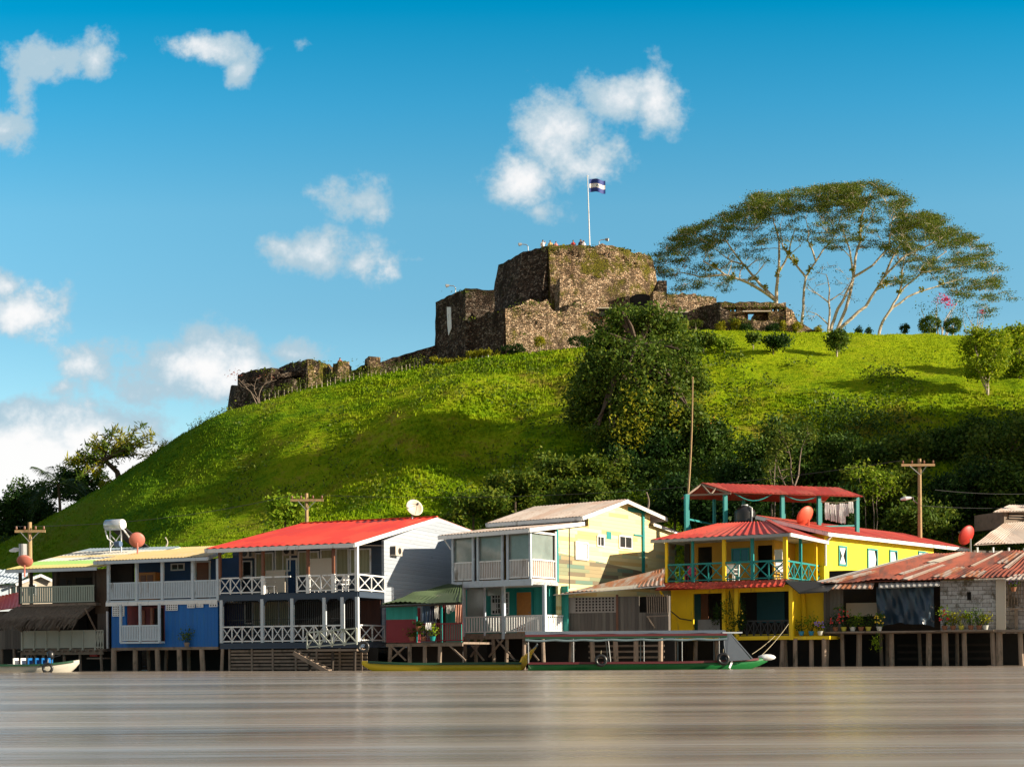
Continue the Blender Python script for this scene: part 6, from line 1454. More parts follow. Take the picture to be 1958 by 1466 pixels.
raintree('bare_tree','small dark sparsely leafed tree between the pale trunks on the crest',(1584,640,163),
 [([(1583,632,163),(1586,590,163),(1586,560,163),(1580,525,163)],.6),([(1586,580,163),(1560,560,163),(1545,545,163)],.3),([(1586,575,163),(1610,560,163),(1625,540,163)],.3),([(1583,620,163),(1560,600,163),(1545,595,163)],.3)],
 [(u,v,163+(k%5)-2) for k,(u,v) in enumerate([(1540,545),(1550,530),(1562,520),(1575,512),(1590,510),(1605,518),(1618,530),(1628,545),(1555,560),(1620,565),(1540,592),(1550,610),(1632,575),(1600,540),(1570,540)])],.28,0,15,.16,26,'leaf_dark')
# ---- bushes and shaped shrubs along the crest
def topiary(u,v,Y,ru,rv,leaf,lab,name='topiary_bush',cat='bush',trunk=.06,n=70,group='clipped bushes on the crest',size=.17,zb=None,tm='bark'):
    c=at(u,v,Y); z=ground(c.x,Y,False) if zb is None else zb; r=empty(name,(c.x,Y,z),0,lab,cat,group)
    Lv().clumps([B(u,v,Y,ru,rv)],n,24,.13,size,shell=.8).build('foliage',M[leaf],r)
    if trunk and c.z-z>.2: MB().tube([(0,0,-.3),(.03,0,(c.z-z)*.6),(0,0,c.z-z)],[trunk*1.2,trunk,trunk],6).build('trunk',M[tm],r)
    return r
topiary(1778,621,154,19,15,'leaf_mid','broad clipped round bush, largest on the crest under the magenta blossom',n=150)
topiary(1822,622,154,15,14,'leaf_mid','clipped heart-shaped bush right of the largest round bush',n=110)
topiary(1730,628,155,7,7,'leaf_dark','small dark ball bush left of the largest round bush',n=40)
topiary(1642,632,155,5,6,'leaf_dark','tiny ball bush between the pale trunks',n=24); topiary(1661,633,155,4,6,'leaf_dark','tiny upright bush right of the tiny ball bush',n=20)
topiary(1424,630,150,13,10,'leaf_dark','dark round bush below the wide gun port',n=70)
topiary(1478,628,150,12,9,'leaf_dark','dark round bush below the right end of the bastion',n=60)
topiary(1378,626,150,8,9,'leaf_yellow','yellow bush at the corner of the right bastion',n=40); topiary(1408,622,150,7,14,'leaf_yellow','tall yellow bush left of the wide gun port',n=50)
topiary(1497,624,150,5,10,'leaf_yellow','narrow yellow bush beside the dark round one',n=30); topiary(1524,626,150,8,7,'leaf_yellow','yellow bush at the foot of the broken wall end',n=36); topiary(1566,630,150,6,8,'leaf_yellow','small yellow bush nearest the pale trunk',n=30)
topiary(1305,622,151,10,7,'leaf_yellow','yellow bush below the right curtain wall',n=40)
topiary(1330,618,151.5,10,5,'leaf_olive','low olive bush under the curtain wall',n=30)
topiary(1032,655,149.6,8,10,'leaf_yellow','yellow sapling against the front bastion wall',n=40); 
topiary(982,667,149.5,20,7,'leaf_dark','dark flat-topped bush at the foot of the front bastion corner',n=60)
topiary(1108,652,150.5,22,7,'leaf_dark','dark flat-topped bush in front of the sunlit bastion wall',n=70,tm='cream')
for u in (915,): topiary(950,680,149,5,9,'leaf_yellow','small yellow bush beside the front bastion corner',n=26)
# row of clipped yellow shrubs with white trunks
src=None
for i in range(10):
    u=830+i*11.5; v=691+ (u-830)*(-.06)+(4 if i%3==0 else 2); Y=148.6
    c=at(u,v,Y); z=ground(c.x,Y,False)
    if src is None:
        src=empty('yellow_shrub',(c.x,Y,z),0,'low clipped yellow shrub with pale stem in the row on the lawn below the fort','shrub','row of clipped yellow shrubs')
        hh=max(.7,c.z-z); Lv().clumps([((c.x,Y,z+hh),(.36,.34,.22),1)],30,24,.10,.15,shell=.7).build('foliage',M['leaf_yellow'],src); MB().tube([(0,0,-.3),(0,0,hh)],[.05,.045],6).build('trunk',M['white'],src)
    else:
        k=copy_tree(src); k.location=(c.x,Y,c.z-hh if abs(c.z-hh-z)<.6 else z); k.rotation_euler=(0,0,i*1.3)
# hedges at the foot of the rampart
def hedge(P,leaf,lab,h=.9,n=60):
    P=[at(*p) for p in P]; r=empty('hedge',P[0],0,lab,'hedge',group='hedges along the rampart foot'); L=Lv(); mb=MB(); o=Vector(r.location)
    for a,b in zip(P,P[1:]):
        k=max(2,int((b-a).length/.45))
        for i in range(k):
            q=a.lerp(b,(i+random.random()*.5)/k); q.z=min(q.z,ground(q.x,q.y,False)+.75); L.add(np.array(q)+RNG.normal(size=(n,3))*np.array([.22,.2,h*.35]),.17)
            z=ground(q.x,q.y,False); mb.tube([Vector((q.x,q.y,z-.1))-o,q-o],.04,5)
    L.build('foliage',M[leaf],r); mb.build('stems',M['bark'],r)
hedge([(505,750,148.6),(550,738,148.6),(590,727,148.6)],'leaf_olive','dark hedge below the outer bastion')
hedge([(596,728,148.4),(640,718,148.4),(700,709,148.4),(745,704,148.5)],'leaf_olive','long olive hedge below the middle of the rampart')
hedge([(750,703,148.5),(790,694,148.8),(815,686,149)],'leaf_olive','short hedge near the yellow shrub row')
hedge([(365,820,150.5),(395,803,150.2),(430,787,150),(450,779,149.8)],'leaf_olive','thin dark hedge descending from the outer bastion tip')
stems(498,782,147,[[(493,764),(478,748),(462,738)],[(495,760),(500,742),(512,728)],[(493,762),(486,745),(490,725)],[(480,750),(466,735),(452,722)]],'small bare pinkish tree in front of the outer bastion',r0=.07,leaf=None,mat='timber')
L=None
r=bpy.data.objects.get('bare_tree.004') or None
def rosetips():
    q=at(450,716,147); r=[o for o in bpy.data.objects if o.get('label')=='small bare pinkish tree in front of the outer bastion'][0]
    L=Lv(); L.add(np.array(at(448,716,147))+RNG.normal(size=(50,3))*np.array([.5,.4,.25]),.16); L.add(np.array(at(505,722,147))+RNG.normal(size=(30,3))*np.array([.5,.4,.3]),.13)
    L.build('crown',leafmat('rose_leaves',[(.18,.06,.05),(.3,.09,.07),(.35,.15,.1)],.3),r)
rosetips()
# bougainvillea
def boug():
    Y=158; c=at(1800,600,Y); z=ground(c.x,Y,False); r=empty('bougainvillea',(c.x,Y,z),0,'bougainvillea with magenta blossom above the round bushes','bush'); o=Vector(r.location); rr=random.Random(2); mb=MB(); L=Lv(); Fw=Lv()
    for k in range(9):
        e=at(1800+rr.uniform(-42,38),588+rr.uniform(-16,22),Y+rr.uniform(-1,1)); P=limbpts(Vector((c.x,Y,z)),e,4,.12,rr); mb.tube([q-o for q in P],[.10,.08,.06,.04,.02],6); L.add(np.array(e)+RNG.normal(size=(60,3))*.42,.2)
    for u,v,n in ((1808,572,110),(1815,582,60),(1798,578,40),(1806,566,40)): Fw.add(np.array(at(u,v,Y-1))+RNG.normal(size=(n,3))*np.array([.38,.3,.2]),.2)
    mb.build('trunk',M['bark'],r); L.build('foliage',M['leaf_mid'],r); Fw.build('blossom',M['flower'],r)
    Y=160; c=at(1868,620,Y); z=ground(c.x,Y,False); r=empty('flowering_shrub',(c.x,Y,z),0,'thin flowering shrub with a few purple blooms near the right edge of the crest','bush'); o=Vector(r.location); mb=MB(); L=Lv(); Fw=Lv()
    for k in range(8):
        e=at(1862+rr.uniform(-28,25),602+rr.uniform(-16,18),Y); P=limbpts(Vector((c.x,Y,z)),e,4,.12,rr); mb.tube([q-o for q in P],[.08,.06,.05,.03,.015],6); L.add(np.array(e)+RNG.normal(size=(36,3))*.4,.17)
    Fw.add(np.array(at(1877,597,Y-1))+RNG.normal(size=(26,3))*.18,.18); mb.build('trunk',M['bark'],r); L.build('foliage',M['leaf_dark'],r); Fw.build('blossom',M['flower'],r)
boug()
# ---- young trees on the lawn
def lawn_tree(u,v,ub,vb,ru,rv,leaf,lab,n,tr=.09,mat='bark',extra=(),size=.26):
    g=hit(ub,vb); Y=g.y; bl=[B(u,v,Y,ru,rv)]+[B(a,b,Y+c,d,e) for a,b,c,d,e in extra]
    r=empty('young_tree',g,0,lab,'tree',group='young trees on the lawn'); Lv().clumps(bl,n,24,.26,size,shell=.45).build('crown',M[leaf],r)
    mb=MB(); rr=random.Random(int(u)); 
    for c,rad,_ in bl:
        c=Vector(c)-g
        for q in range(3): e=c+Vector((rr.uniform(-.5,.5)*rad[0],rr.uniform(-.5,.5)*rad[1],rr.uniform(-.3,.5)*rad[2])); mb.tube(limbpts((0,0,.9 if c.z>2.6 else .3),e,4,.08,rr),[tr*.7,tr*.55,tr*.4,tr*.3,tr*.15],5)
    mb.tube([(0,0,-.2),(.04,0,.5),(0,0,1.0 if (Vector(bl[0][0])-g).z>2.6 else .35)],[tr*1.2,tr,tr*.9],7); mb.build('trunk',M[mat],r)
lawn_tree(1885,675,1888,755,42,42,'leaf_lime','bushy yellow-green tree with slim pale trunk standing on the lawn at right',300,.13,extra=((1862,650,0,24,20),(1905,650,.5,26,22),(1880,705,-.5,36,20)))
lawn_tree(1945,668,1950,725,34,42,'leaf_lime','bright bushy tree at the right edge overlapping the pale-trunked one',300,.12,extra=((1945,640,0,22,16),(1950,700,0,26,22)))
lawn_tree(1602,650,1600,683,17,16,'leaf_mid','small round-topped tree in the middle of the lawn',90,.07)
lawn_tree(1487,653,1478,682,22,8,'leaf_dark','small flat-topped dark tree on the lawn, with a twin stem',70,.05,'barkdark',extra=((1473,652,0,10,6),))
lawn_tree(1440,645,1440,670,10,8,'leaf_mid','tiny tree left of the flat-topped dark tree',36,.04)
lawn_tree(1348,650,1345,676,20,10,'leaf_mid','low spreading bushy tree right of the great dense tree',80,.05)
lawn_tree(1385,655,1385,676,14,10,'leaf_bright','pale green sapling between the spreading bushy tree and the tiny tree',50,.04)
# ---- tall trees on the bank to the right of the view
for i,(x,y,h,r_) in enumerate(((52,101,15,6),(62,96,19,7),(66,106,20,7),(58,91,13,6),(76,100,24,8),(52,95,11,5))):
    z=ground(x,y,False); bushy('broadleaf_tree',['tall tree on the bank, nearest the view','tall tree second from the view on the bank','tallest tree of the bank grove','short broad tree at the foot of the bank grove','wide-crowned tree at the back of the bank grove','smallest tree of the bank grove'][i],'tree',(x,y,z),[((x,y,z+h*.72),(r_,r_,h*.28),1),((x+2,y+1,z+h*.5),(r_*.8,r_*.8,h*.22),1)],420,20,1.0,.9,'leaf_mid',.5,'tall grove on the bank to the right')
# ================================================================ utility poles
def pole(u,vt,vb,Y,arm,lab,armz=.35,lamp=None,transf=False,zb=None):
    t=at(u,vt,Y); z0=ground(t.x,Y,False)-.5 if zb is None else zb; r=empty('utility_pole',(t.x,Y,z0),0,lab,'utility pole',group='wooden utility poles behind the houses'); h=t.z-z0
    MB().tube([(0,0,0),(0,0,h*.5),(0,0,h)],[.17,.14,.11],10).build('pole',M['polewood'],r)
    (a0,a1,ah)=arm; w0=(a0-u)/FPX*Y; w1=(a1-u)/FPX*Y
    c=MB(); c.beam((w0,-.14,h-ah),(w1,-.14,h-ah),.11,.15); ao=c.build('crossarm',M['polewood'],r)
    for q in ((w0+w1)/2-.55,(w0+w1)/2+.55): MB().beam((q,-.2,h-ah-.05),(0,-.12,h-ah-.62),.035).build('arm_brace',M['grey'],r)
    for q in (.05,.32,.68,.95):
        x=lerp(w0,w1,q); MB().tube([(x,-.14,h-ah+.08),(x,-.14,h-ah+.16),(x,-.14,h-ah+.3)],[.03,.07,.045],8).build('insulator',M['brownwood'],r)
    if transf:
        MB().tube([(-.38,-.1,h-2.3),(-.38,-.1,h-1.3)],[.24,.24],14).build('transformer',M['grey'],r)
    if lamp:
        lu,lv=lamp; e=at(lu,lv,Y)-Vector((t.x,Y,z0)); s=-1 if e.x<0 else 1
        MB().tube([(0,0,e.z-.45),(s*.4,0,e.z-.15),(e.x*.6,0,e.z+.05),(e.x,0,e.z)],.035,6).build('lamp_arm',M['grey'],r)
        MB().tube([(e.x+.15*-s,0,e.z+.02),(e.x+s*.25,0,e.z-.02),(e.x+s*.55,0,e.z-.08)],[.07,.14,.06],8).build('lamp_head',M['white'],r)
    return r,Vector((t.x,Y,t.z-ah+.3)),w0,w1
M['polewood']=pm('pole_wood',(.38,.26,.13),.85,.3,3,(.14,.09,.05),.5,.75,2,bmp=.5)
A1=pole(57,998,1100,84,(30,88,.55),'left utility pole with crossarm, grey transformer and short streetlight',lamp=(36,1050),transf=True)
A2=pole(586,943,1010,89,(556,619,.45),'middle utility pole with plain crossarm behind the red roof')
A3=pole(1758,877,1030,91,(1722,1786,.42),'right utility pole with pale crossarm and white streetlight',lamp=(1738,952))
def wire(P,Q,sag,lab):
    o=empty('power_line',P,0,lab,'cable',group='overhead wires'); mb=MB(); mb.tube([P.lerp(Q,i/16)-P-Vector((0,0,sag*4*(i/16)*(1-i/16))) for i in range(17)],.014,4); mb.build('wire',M['iron'],o)
end=Vector((70,96,11.5))
wire(A1[1]+Vector((A1[2],-.14,0)),A2[1]+Vector((A2[2],-.14,0)),.5,'upper left wire between the left and middle poles')
wire(A2[1]+Vector((A2[3],-.14,0)),A3[1]+Vector((A3[2],-.14,0)),.9,'wire between the middle and right poles')
wire(A3[1]+Vector((A3[3],-.14,-1.9)),at(2050,938,97),.25,'higher wire running right from below the crossarm')
wire(A3[1]+Vector((0,-.14,-2.9)),at(2050,962,96),.25,'lower wire running right from beside the streetlight')
def thin(u0,v0,u1,v1,Y,r0,lab,name='mast',zb=None,mat='timber'):
    b=at(u1,v1,Y); t=at(u0,v0,Y); r=empty(name,b,0,lab,name.replace('_',' ')); P=[(t-b)*(i/6)+Vector((.12*math.sin(i*.5),0,0)) for i in range(7)]
    MB().tube(P,[r0*(1-.5*i/6) for i in range(7)],6).build('shaft',M[mat],r); MB().ball(P[-1],r0*.8,6).build('tip',M[mat],r)
    mb=MB(); mb.tube([(0,0,-max(0,b.z-.3)),(0,0,0)],[r0*1.2,r0],6); mb.build('foot',M[mat],r)
thin(1324,722,1311,1000,88,.075,'very tall thin bare pole rising across the dark trees to the lawn','pole',mat='polewood')
thin(1236,942,1238,975,86,.07,'short grey mast behind the yellow gable','mast')
thin(316,1028,317,1045,84,.06,'short pale vent pipe at the ridge behind the dish','vent_pipe',mat='cream')
# ================================================================ satellite dishes
def dish(u,v,Y,ru,rv,nrm,col,lab,feet,arm=True,depth=.16):
    c=at(u,v,Y); f=at(feet[0],feet[1],Y+.0); R0=max(ru,rv)*Y/FPX; r=empty('satellite_dish',(f.x,Y,f.z),0,lab,'satellite dish',group='satellite dishes on the roofs'); o=Vector(r.location)
    n=Vector(nrm).normalized(); a=n.cross(Vector((0,0,1))).normalized(); b=a.cross(n); C=c-o; mb=MB(); k=26; vs=[]; fs=[]
    for s in (0,1):
        for i in range(7):
            q=i/6
            for j in range(k):
                t=2*math.pi*j/k; vs.append(C+(a*math.cos(t)+b*math.sin(t))*R0*q+n*(depth*R0*2*(q*q)-s*.025))
    for s in (0,1):
        for i in range(6):
            for j in range(k):
                z=(s*7+i)*k; fq=(z+j,z+(j+1)%k,z+k+(j+1)%k,z+k+j); fs.append(fq if s==0 else fq[::-1])
    for j in range(k): fs.append((6*k+j,6*k+(j+1)%k,13*k+(j+1)%k,13*k+j))
    mb.add(vs,fs); mb.build('dish',col,r,True)
    m=MB(); m.tube([(0,0,-.3),(0,0,.05),(C-n*.15)*.9+Vector((0,.03,0))],.045,8); m.build('mount',M['grey'] if 'white' in lab else col,r)
    fp=C+n*R0*1.05
    for g in (b*-.8,(a*.7+b*.5),(a*-.7+b*.5)): MB().tube([C+g*R0+n*depth*R0*1.3,fp],.014,5).build('feed_arm',M['grey'],r)
    MB().tube([fp-n*.02,fp+n*.14],[.06,.05],8).build('feed_horn',M['iron'],r)
pink=pm('faded_pink_dish',(.50,.16,.12),.5,.15,2,(.6,.35,.25),.55,.8,1.5,bmp=0); red=pm('red_dish',(.50,.03,.02),.5,.12,2,bmp=0); redo=pm('orange_red_dish',(.62,.10,.05),.5,.12,2,bmp=0); wd=pm('off_white_dish',(.62,.54,.44),.5,.08,2,bmp=0)
dish(262,1033,77.5,15,15,(-.25,.85,.35),pink,'faded pink dish on the tan roof beside the solar water heater',(263,1057))
dish(47,1075,77.0,15,15,(-.1,.6,.6),pink,'small pink dish low at the left edge beside the utility pole',(47,1092))
dish(791,972,78,16,17,(.42,-.8,.35),wd,'white dish on the ridge of the long red roof',(788,994))
dish(1543,988,79.0,20,20,(-.5,.75,.45),redo,'orange-red dish beside the drying laundry on the red roof',(1546,1010))
dish(1852,1025,77.5,20,20,(-.5,.78,.4),red,'large bright red dish at the end of the white gutter',(1856,1055))
# plastic drum mounting board under the dish on the terrace
# ================================================================ solar water heater
def heater():
    Y=79.5; f=at(222,1050,Y); r=empty('solar_water_heater',f,R(-22),'solar water heater with white cylinder tank on the multicoloured roof','water heater'); k=Y/FPX
    T=MB(); L0,L1=-23*k,16*k; zt=(1050-1003)*k; T.tube([(L0,0,zt),(L0+.05,0,zt),(L1-.05,0,zt),(L1,0,zt)],[.2,.31,.31,.2],18); T.build('tank',M['tankmetal'],r,True)
    MB().tube([(L1-.04,0,zt),(L1+.03,0,zt)],[.31,.29],18).build('tank_cap',M['white'],r)
    for x in (L0+.2,L1-.2):
        MB().beam((x,0.1,-.2),(x,.1,zt-.25),.06).build('leg',M['white'],r); 
    m=MB(); m.beam((L0+.2,.1,.1),(L1-.2,.1,zt-.5),.04); m.beam((L0+.2,.1,zt-.5),(L1-.2,.1,.1),.04); m.build('frame_brace',M['white'],r)
    p=MB()
    for i in range(12): p.tube([(L0+.25+i*.09,.1,zt-.2),(L0+1.1+i*.09,1.1,.15)],.033,6)
    p.build('collector_tubes',M['iron'],r)
    m=MB(); m.tube([(L1-.1,.1,zt-.2),(L1+.5,.1,zt*.35),(L1+1.0,.1,.1)],.05,6); m.tube([(L0+.1,-.2,zt-.3),(L0+.3,-.25,.6),(L0+.9,-.2,.2)],.04,6); m.build('pipes',M['white'],r)
    MB().tube([(L0+.8,-.2,.28),(L0+1.15,-.2,.28)],[.17,.17],12).build('pump_drum',M['cloth_b'],r)
M['tankmetal']=pm('tank_metal',(.50,.55,.62),.3,.08,2,metal=.5,bmp=0)
heater()
# ================================================================ water tank and laundry on the terrace
def tank():
    Y=80; c=at(1424,998,Y); r=empty('water_tank',c,0,'black ribbed water tank standing behind the red hip roof','water tank'); k=Y/FPX; R0=21*k
    prof=[(R0*.97,0),(R0,.06)]+[(R0*(1 if i%2 else .955),.1+.08*i) for i in range(6)]+[(R0*.9,.66),(R0*.6,.80),(R0*.3,.86),(R0*.3,.94),(.02,.95)]
    MB().tube([(0,0,z) for _,z in prof],[q for q,_ in prof],28).build('drum',M['black'],r,True)
    MB().tube([(0,0,.92),(0,0,.99)],[R0*.33,R0*.31],16).build('lid',M['grey'],r)
    MB().tube([(R0*.5,-R0*.9,-.1),(R0*.5,-R0*.92,.75),(R0*.35,-R0*.5,.85)],.04,6).build('pipe',M['white'],r)
    MB().tube([(0,0,-3),(0,0,0)],[R0*.6,R0*.6],10).build('stand',M['darkwood'],r)
tank()
def cloth(u0,u1,v0,v1,Y,mat,lab,kind,name,group,pl=None,fold=3,shape='rect',th=.015):
    a=at((u0+u1)/2,v0,Y); k=Y/FPX; w=(u1-u0)*k; h=(v1-v0)*k; o=Vector(a); nx,nz_=12,8; vs=[]
    for j in range(nz_+1):
        t=j/nz_
        for i in range(nx+1):
            s=i/nx-.5; ww=w
            if shape=='shirt': ww=w*(1.0 if t<.35 else .68)
            if shape=='trousers': ww=w*(1-.12*t)
            x=s*ww; y=.05*math.sin(s*fold*6.28+t*2)*(.4+t); z=-h*t-(abs(s)*.12*h if shape=='shirt' and t<.1 else 0)+.03*math.sin(s*11)*t
            vs.append((x,y,z))
    kx=nx+1; n=len(vs); vs+=[(x,y+th,z) for x,y,z in vs]; fs=[]
    for j in range(nz_):
        for i in range(nx):
            if shape=='trousers' and j>2 and i in (5,6): continue
            q=(j*kx+i,j*kx+i+1,(j+1)*kx+i+1,(j+1)*kx+i); fs+= [q,tuple(n+e for e in q[::-1])]
    ob=MB().add(vs,fs).build(name,M[mat],None,True); ob.location=o; ob.rotation_euler=(0,0,R(random.uniform(-12,12))); tag(ob,lab,kind,group); return ob
g='white laundry on the terrace'
cloth(1577,1586,961,993,79.15,'cloth_w','grey-white cloth hanging beside the fourth teal post','cloth','cloth',g)
cloth(1586,1597,963,996,79.15,'cloth_w','long white shirt, first of the bright laundry from the left','shirt','shirt',g,shape='shirt')
cloth(1596,1606,964,998,79.2,'cloth_w','white trousers hanging next to the long shirt','trousers','trousers',g,shape='trousers')
cloth(1605,1616,962,1000,79.15,'cloth_w','longest white cloth in the middle of the laundry','cloth','cloth',g)
cloth(1614,1624,962,986,79.15,'cloth_w','short white shirt, last but one of the laundry','shirt','shirt',g,shape='shirt')
cloth(1622,1632,959,980,79.15,'cloth_w','small white cloth at the right end of the laundry','cloth','cloth',g)
def line(P,Q,lab,sag=.12):
    o=empty('washing_line',P,0,lab,'washing line'); MB().tube([P.lerp(Q,i/10)-P-Vector((0,0,sag*4*(i/10)*(1-i/10))) for i in range(11)],.014,5).build('cord',M['rope'],o)
    MB().ball((0,0,0),.03,6).build('knot',M['rope'],o)
line(at(1570,958,79.15),at(1640,955,79.15),'washing line holding the white laundry on the terrace')
# small clothes under the green roof
Yc=69.6; g='clothes under the mossy green roof'
line(at(797,1156,Yc),at(884,1153,Yc),'washing line under the mossy green roof',.05)
for u0,u1,v1,mt,kind,nm,lab,sh in ((808,822,1190,'cloth_b','jeans','trousers','pale blue trousers, leftmost under the green roof','trousers'),(822,832,1188,'cloth_n','trousers','trousers','dark navy trousers next to the pale blue ones','trousers'),(831,839,1182,'cloth_w','towel','towel','narrow white towel beside the navy trousers','rect'),
  (846,852,1170,'maroon','cloth','cloth','small dark red cloth right of the teal post','rect'),(853,862,1172,'cloth_w','shirt','shirt','small white shirt with dark neighbours under the green roof','shirt'),(862,871,1168,'cloth_w','cloth','cloth','second small white cloth near the right end of the line','rect'),(871,884,1190,'cloth_p','cloth','cloth','long peach coloured cloth at the right end of the line','rect')):
    cloth(u0,u1,1155,v1,Yc,mt,lab,kind,nm,g,shape=sh)
cloth(814,825,1190,1203,68.7,'cloth_w','white rag over the maroon railing','cloth','cloth',g)
# ================================================================ boats
def hull(L,beam,free,sheer_bow,rake,n=28,flat=.6,stern=.85,draft=.25,th=.05):
    """hull pointing +x; returns outer+inner shell vertices"""
    vs=[];fs=[]; m=9
    def sec(s,inset):
        x=L*s; w=beam/2*min(1,(stern+(1-stern)*min(1,s/.35)))*(1 if s<.62 else max(.015,math.cos((s-.62)/.38*math.pi/2)**.75)); 
        zt=free+sheer_bow*max(0,(s-.55)/.45)**2.2; zb=-draft+ (free+sheer_bow+draft-.12)*max(0,(s-.80)/.20)**2.0*.9
        x+=rake*0; out=[]
        w=max(.012,w-inset); zb=min(zb+inset,zt-.03)
        for i in range(m):
            t=i/(m-1)*2-1; a=abs(t); y=w*math.copysign(min(1,(a**.75)),t); z=zb+(zt-zb)*(max(0,a-.45)/.55)**1.15
            out.append((x,y,z))
        return out
    for inset in (0,th):
        for k in range(n+1): vs+=sec(k/n,inset)
    N1=(n+1)*m
    for sh in (0,1):
        for k in range(n):
            for i in range(m-1):
                q=(sh*N1+k*m+i,sh*N1+(k+1)*m+i,sh*N1+(k+1)*m+i+1,sh*N1+k*m+i+1); fs.append(q if sh==0 else q[::-1])
    for k in range(n):
        for i,fl in ((0,0),(m-1,1)):
            q=(k*m+i,k*m+i+m,N1+k*m+i+m,N1+k*m+i); fs.append(q if fl else q[::-1])
    fs.append(tuple(range(m))[::-1]); fs.append(tuple(N1+i for i in range(m)))
    def top(s,side,off=0):
        q=sec(s,0)[0 if side<0 else m-1]; return Vector((q[0],q[1]+side*off,q[2]))
    return vs,fs,top
def boat(name,lab,cat,u0,u1,Y,beam,free,sheer,hullmat,stripe=None,yaw=0,flip=False,group='boats moored below the houses'):
    a=at(u0,1275,Y); b=at(u1,1275,Y); L=(b.x-a.x)/math.cos(R(yaw)); base=(b if flip else a)
    r=empty(name,(base.x,Y,0),R(yaw)+(math.pi if flip else 0),lab,cat,group)
    vs,fs,top=hull(L,beam,free,sheer,0); MB().add(vs,fs).build('hull',hullmat,r,True)
    if stripe:
        for sd in (-1,1):
            m=MB(); P=[top(i/24,sd,.02) for i in range(24)]; 
            for p,q in zip(P,P[1:]): m.beam(p-Vector((0,0,.04)),q-Vector((0,0,.04)),.06,.10)
            m.build('rubbing_strake',stripe,r)
    return r,L,top
ygm=pm('yellow_hull',(.62,.45,.01),.45,.12,2,(.25,.2,.05),.6,.8,1.5,bmp=.05); grm=pm('green_hull',(.005,.16,.035),.4,.15,2,(.02,.05,.02),.55,.8,1.5,bmp=.05); dkg=pm('dark_green_trim',(.01,.06,.03),.5,.1,3); drd=pm('dark_red_trim',(.11,.015,.02),.5,.1,3); wh=pm('white_hull',(.50,.48,.42),.5,.1,2,(.2,.18,.13),.55,.8,1.2,bmp=.05)
r,L,top=boat('boat','long low yellow wooden boat with dark green trim, bow to the left','boat',692,997,66.5,1.3,.36,.12,ygm,dkg,0,True)
for s in (.12,.3,.5,.68): 
    w=.55; MB().box(L*s-.12,L*s+.12,-w,w,.24,.28).build('thwart',M['timber'],r)
def outboard(u,v,Y,lab,cover,face=0,s=1.0,group='outboard motors'):
    c=at(u,v,Y); r=empty('outboard_motor',(c.x,Y,.3),face,lab,'outboard motor',group)
    return r
# outboard wrapped in yellow tarp, tilted up at the stern of the yellow boat
def wrapped():
    Y=66.3; c=at(1000,1264,Y); r=empty('outboard_motor',(c.x,Y,.35),0,'tilted outboard motor wrapped in yellow tarpaulin between the yellow and green boats','outboard motor'); k=Y/FPX
    P=[(-10,14),(-9,2),(-2,-9),(8,-17),(16,-24),(26,-29),(20,-20),(14,-8),(8,4),(2,12),(-5,16)]
    f=[((x-0)*k,-(y)*k+.0) for x,y in P]; mb=MB(); n=len(f); vs=[]
    for d,sc_ in ((-.22,.75),(-.12,1.0),(.12,1.0),(.22,.75)):
        cx=sum(q[0] for q in f)/n; cz=sum(q[1] for q in f)/n
        for i,(x,z) in enumerate(f): vs.append((cx+(x-cx)*sc_+.02*math.sin(i*3+d*9),d,cz+(z-cz)*sc_+.03*math.sin(i*2.1+d*20)))
    fs=[(j*n+i,j*n+(i+1)%n,(j+1)*n+(i+1)%n,(j+1)*n+i) for j in range(3) for i in range(n)]+[tuple(range(n))[::-1],tuple(3*n+i for i in range(n))]
    mb.add(vs,fs).build('tarpaulin',pm('yellow_tarp',(.70,.42,.01),.4,.2,2,(.35,.2,.02),.5,.75,3,bmp=.6,bs=8),r)
    m=MB(); m.tube([(-.05,0,-.2),(.15,0,.1),(.45,0,.55),(.62,0,.75)],[.09,.08,.06,.05],8); m.build('drive_leg',M['grey'],r)
    m=MB(); 
    for q in range(3): a=q*2.094; m.beam((.6,0,.72),(.6+.1*math.sin(a),.17*math.cos(a),.72+.17*math.sin(a)),.03,.09)
    m.build('propeller',M['grey'],r); MB().beam((-.2,0,.1),(-.75,0,.2),.05).build('tiller',M['iron'],r)
wrapped()
# green passenger boat
Yb=65.0
r,L,top=boat('passenger_boat','long green passenger boat with grey canopy roof and white bow tip','boat',1010,1468,Yb,1.7,.36,.15,grm,drd,0)
k=Yb/FPX; X0=r.location.x
def bx(u,v,d=0): p=at(u,v,Yb+d); return Vector((p.x-X0,d,p.z))
zr=bx(1200,1212).z; xl_,xr_=bx(1004,1212).x,bx(1385,1210).x
canv=pm('grey_canvas_roof',(.075,.095,.125),.6,.12,2,(.13,.15,.18),.55,.8,1.5,bmp=.3,bs=6)
m=MB(); W_=.85; n=16; vs=[];fs=[]
for i in range(n+1):
    x=lerp(xl_,xr_,i/n)
    for j in range(9):
        t=j/8*2-1; vs.append((x,t*W_,zr+.16*(1-t*t)-.03*math.sin(i*1.7)*(abs(t)>.6)))
q=len(vs); vs+=[(x,y,z-.03) for x,y,z in vs]
for i in range(n):
    for j in range(8):
        e=(i*9+j,i*9+9+j,i*9+10+j,i*9+1+j); fs+=[e,tuple(q+w for w in e[::-1])]
m.add(vs,fs); m.build('canopy',canv,r,True)
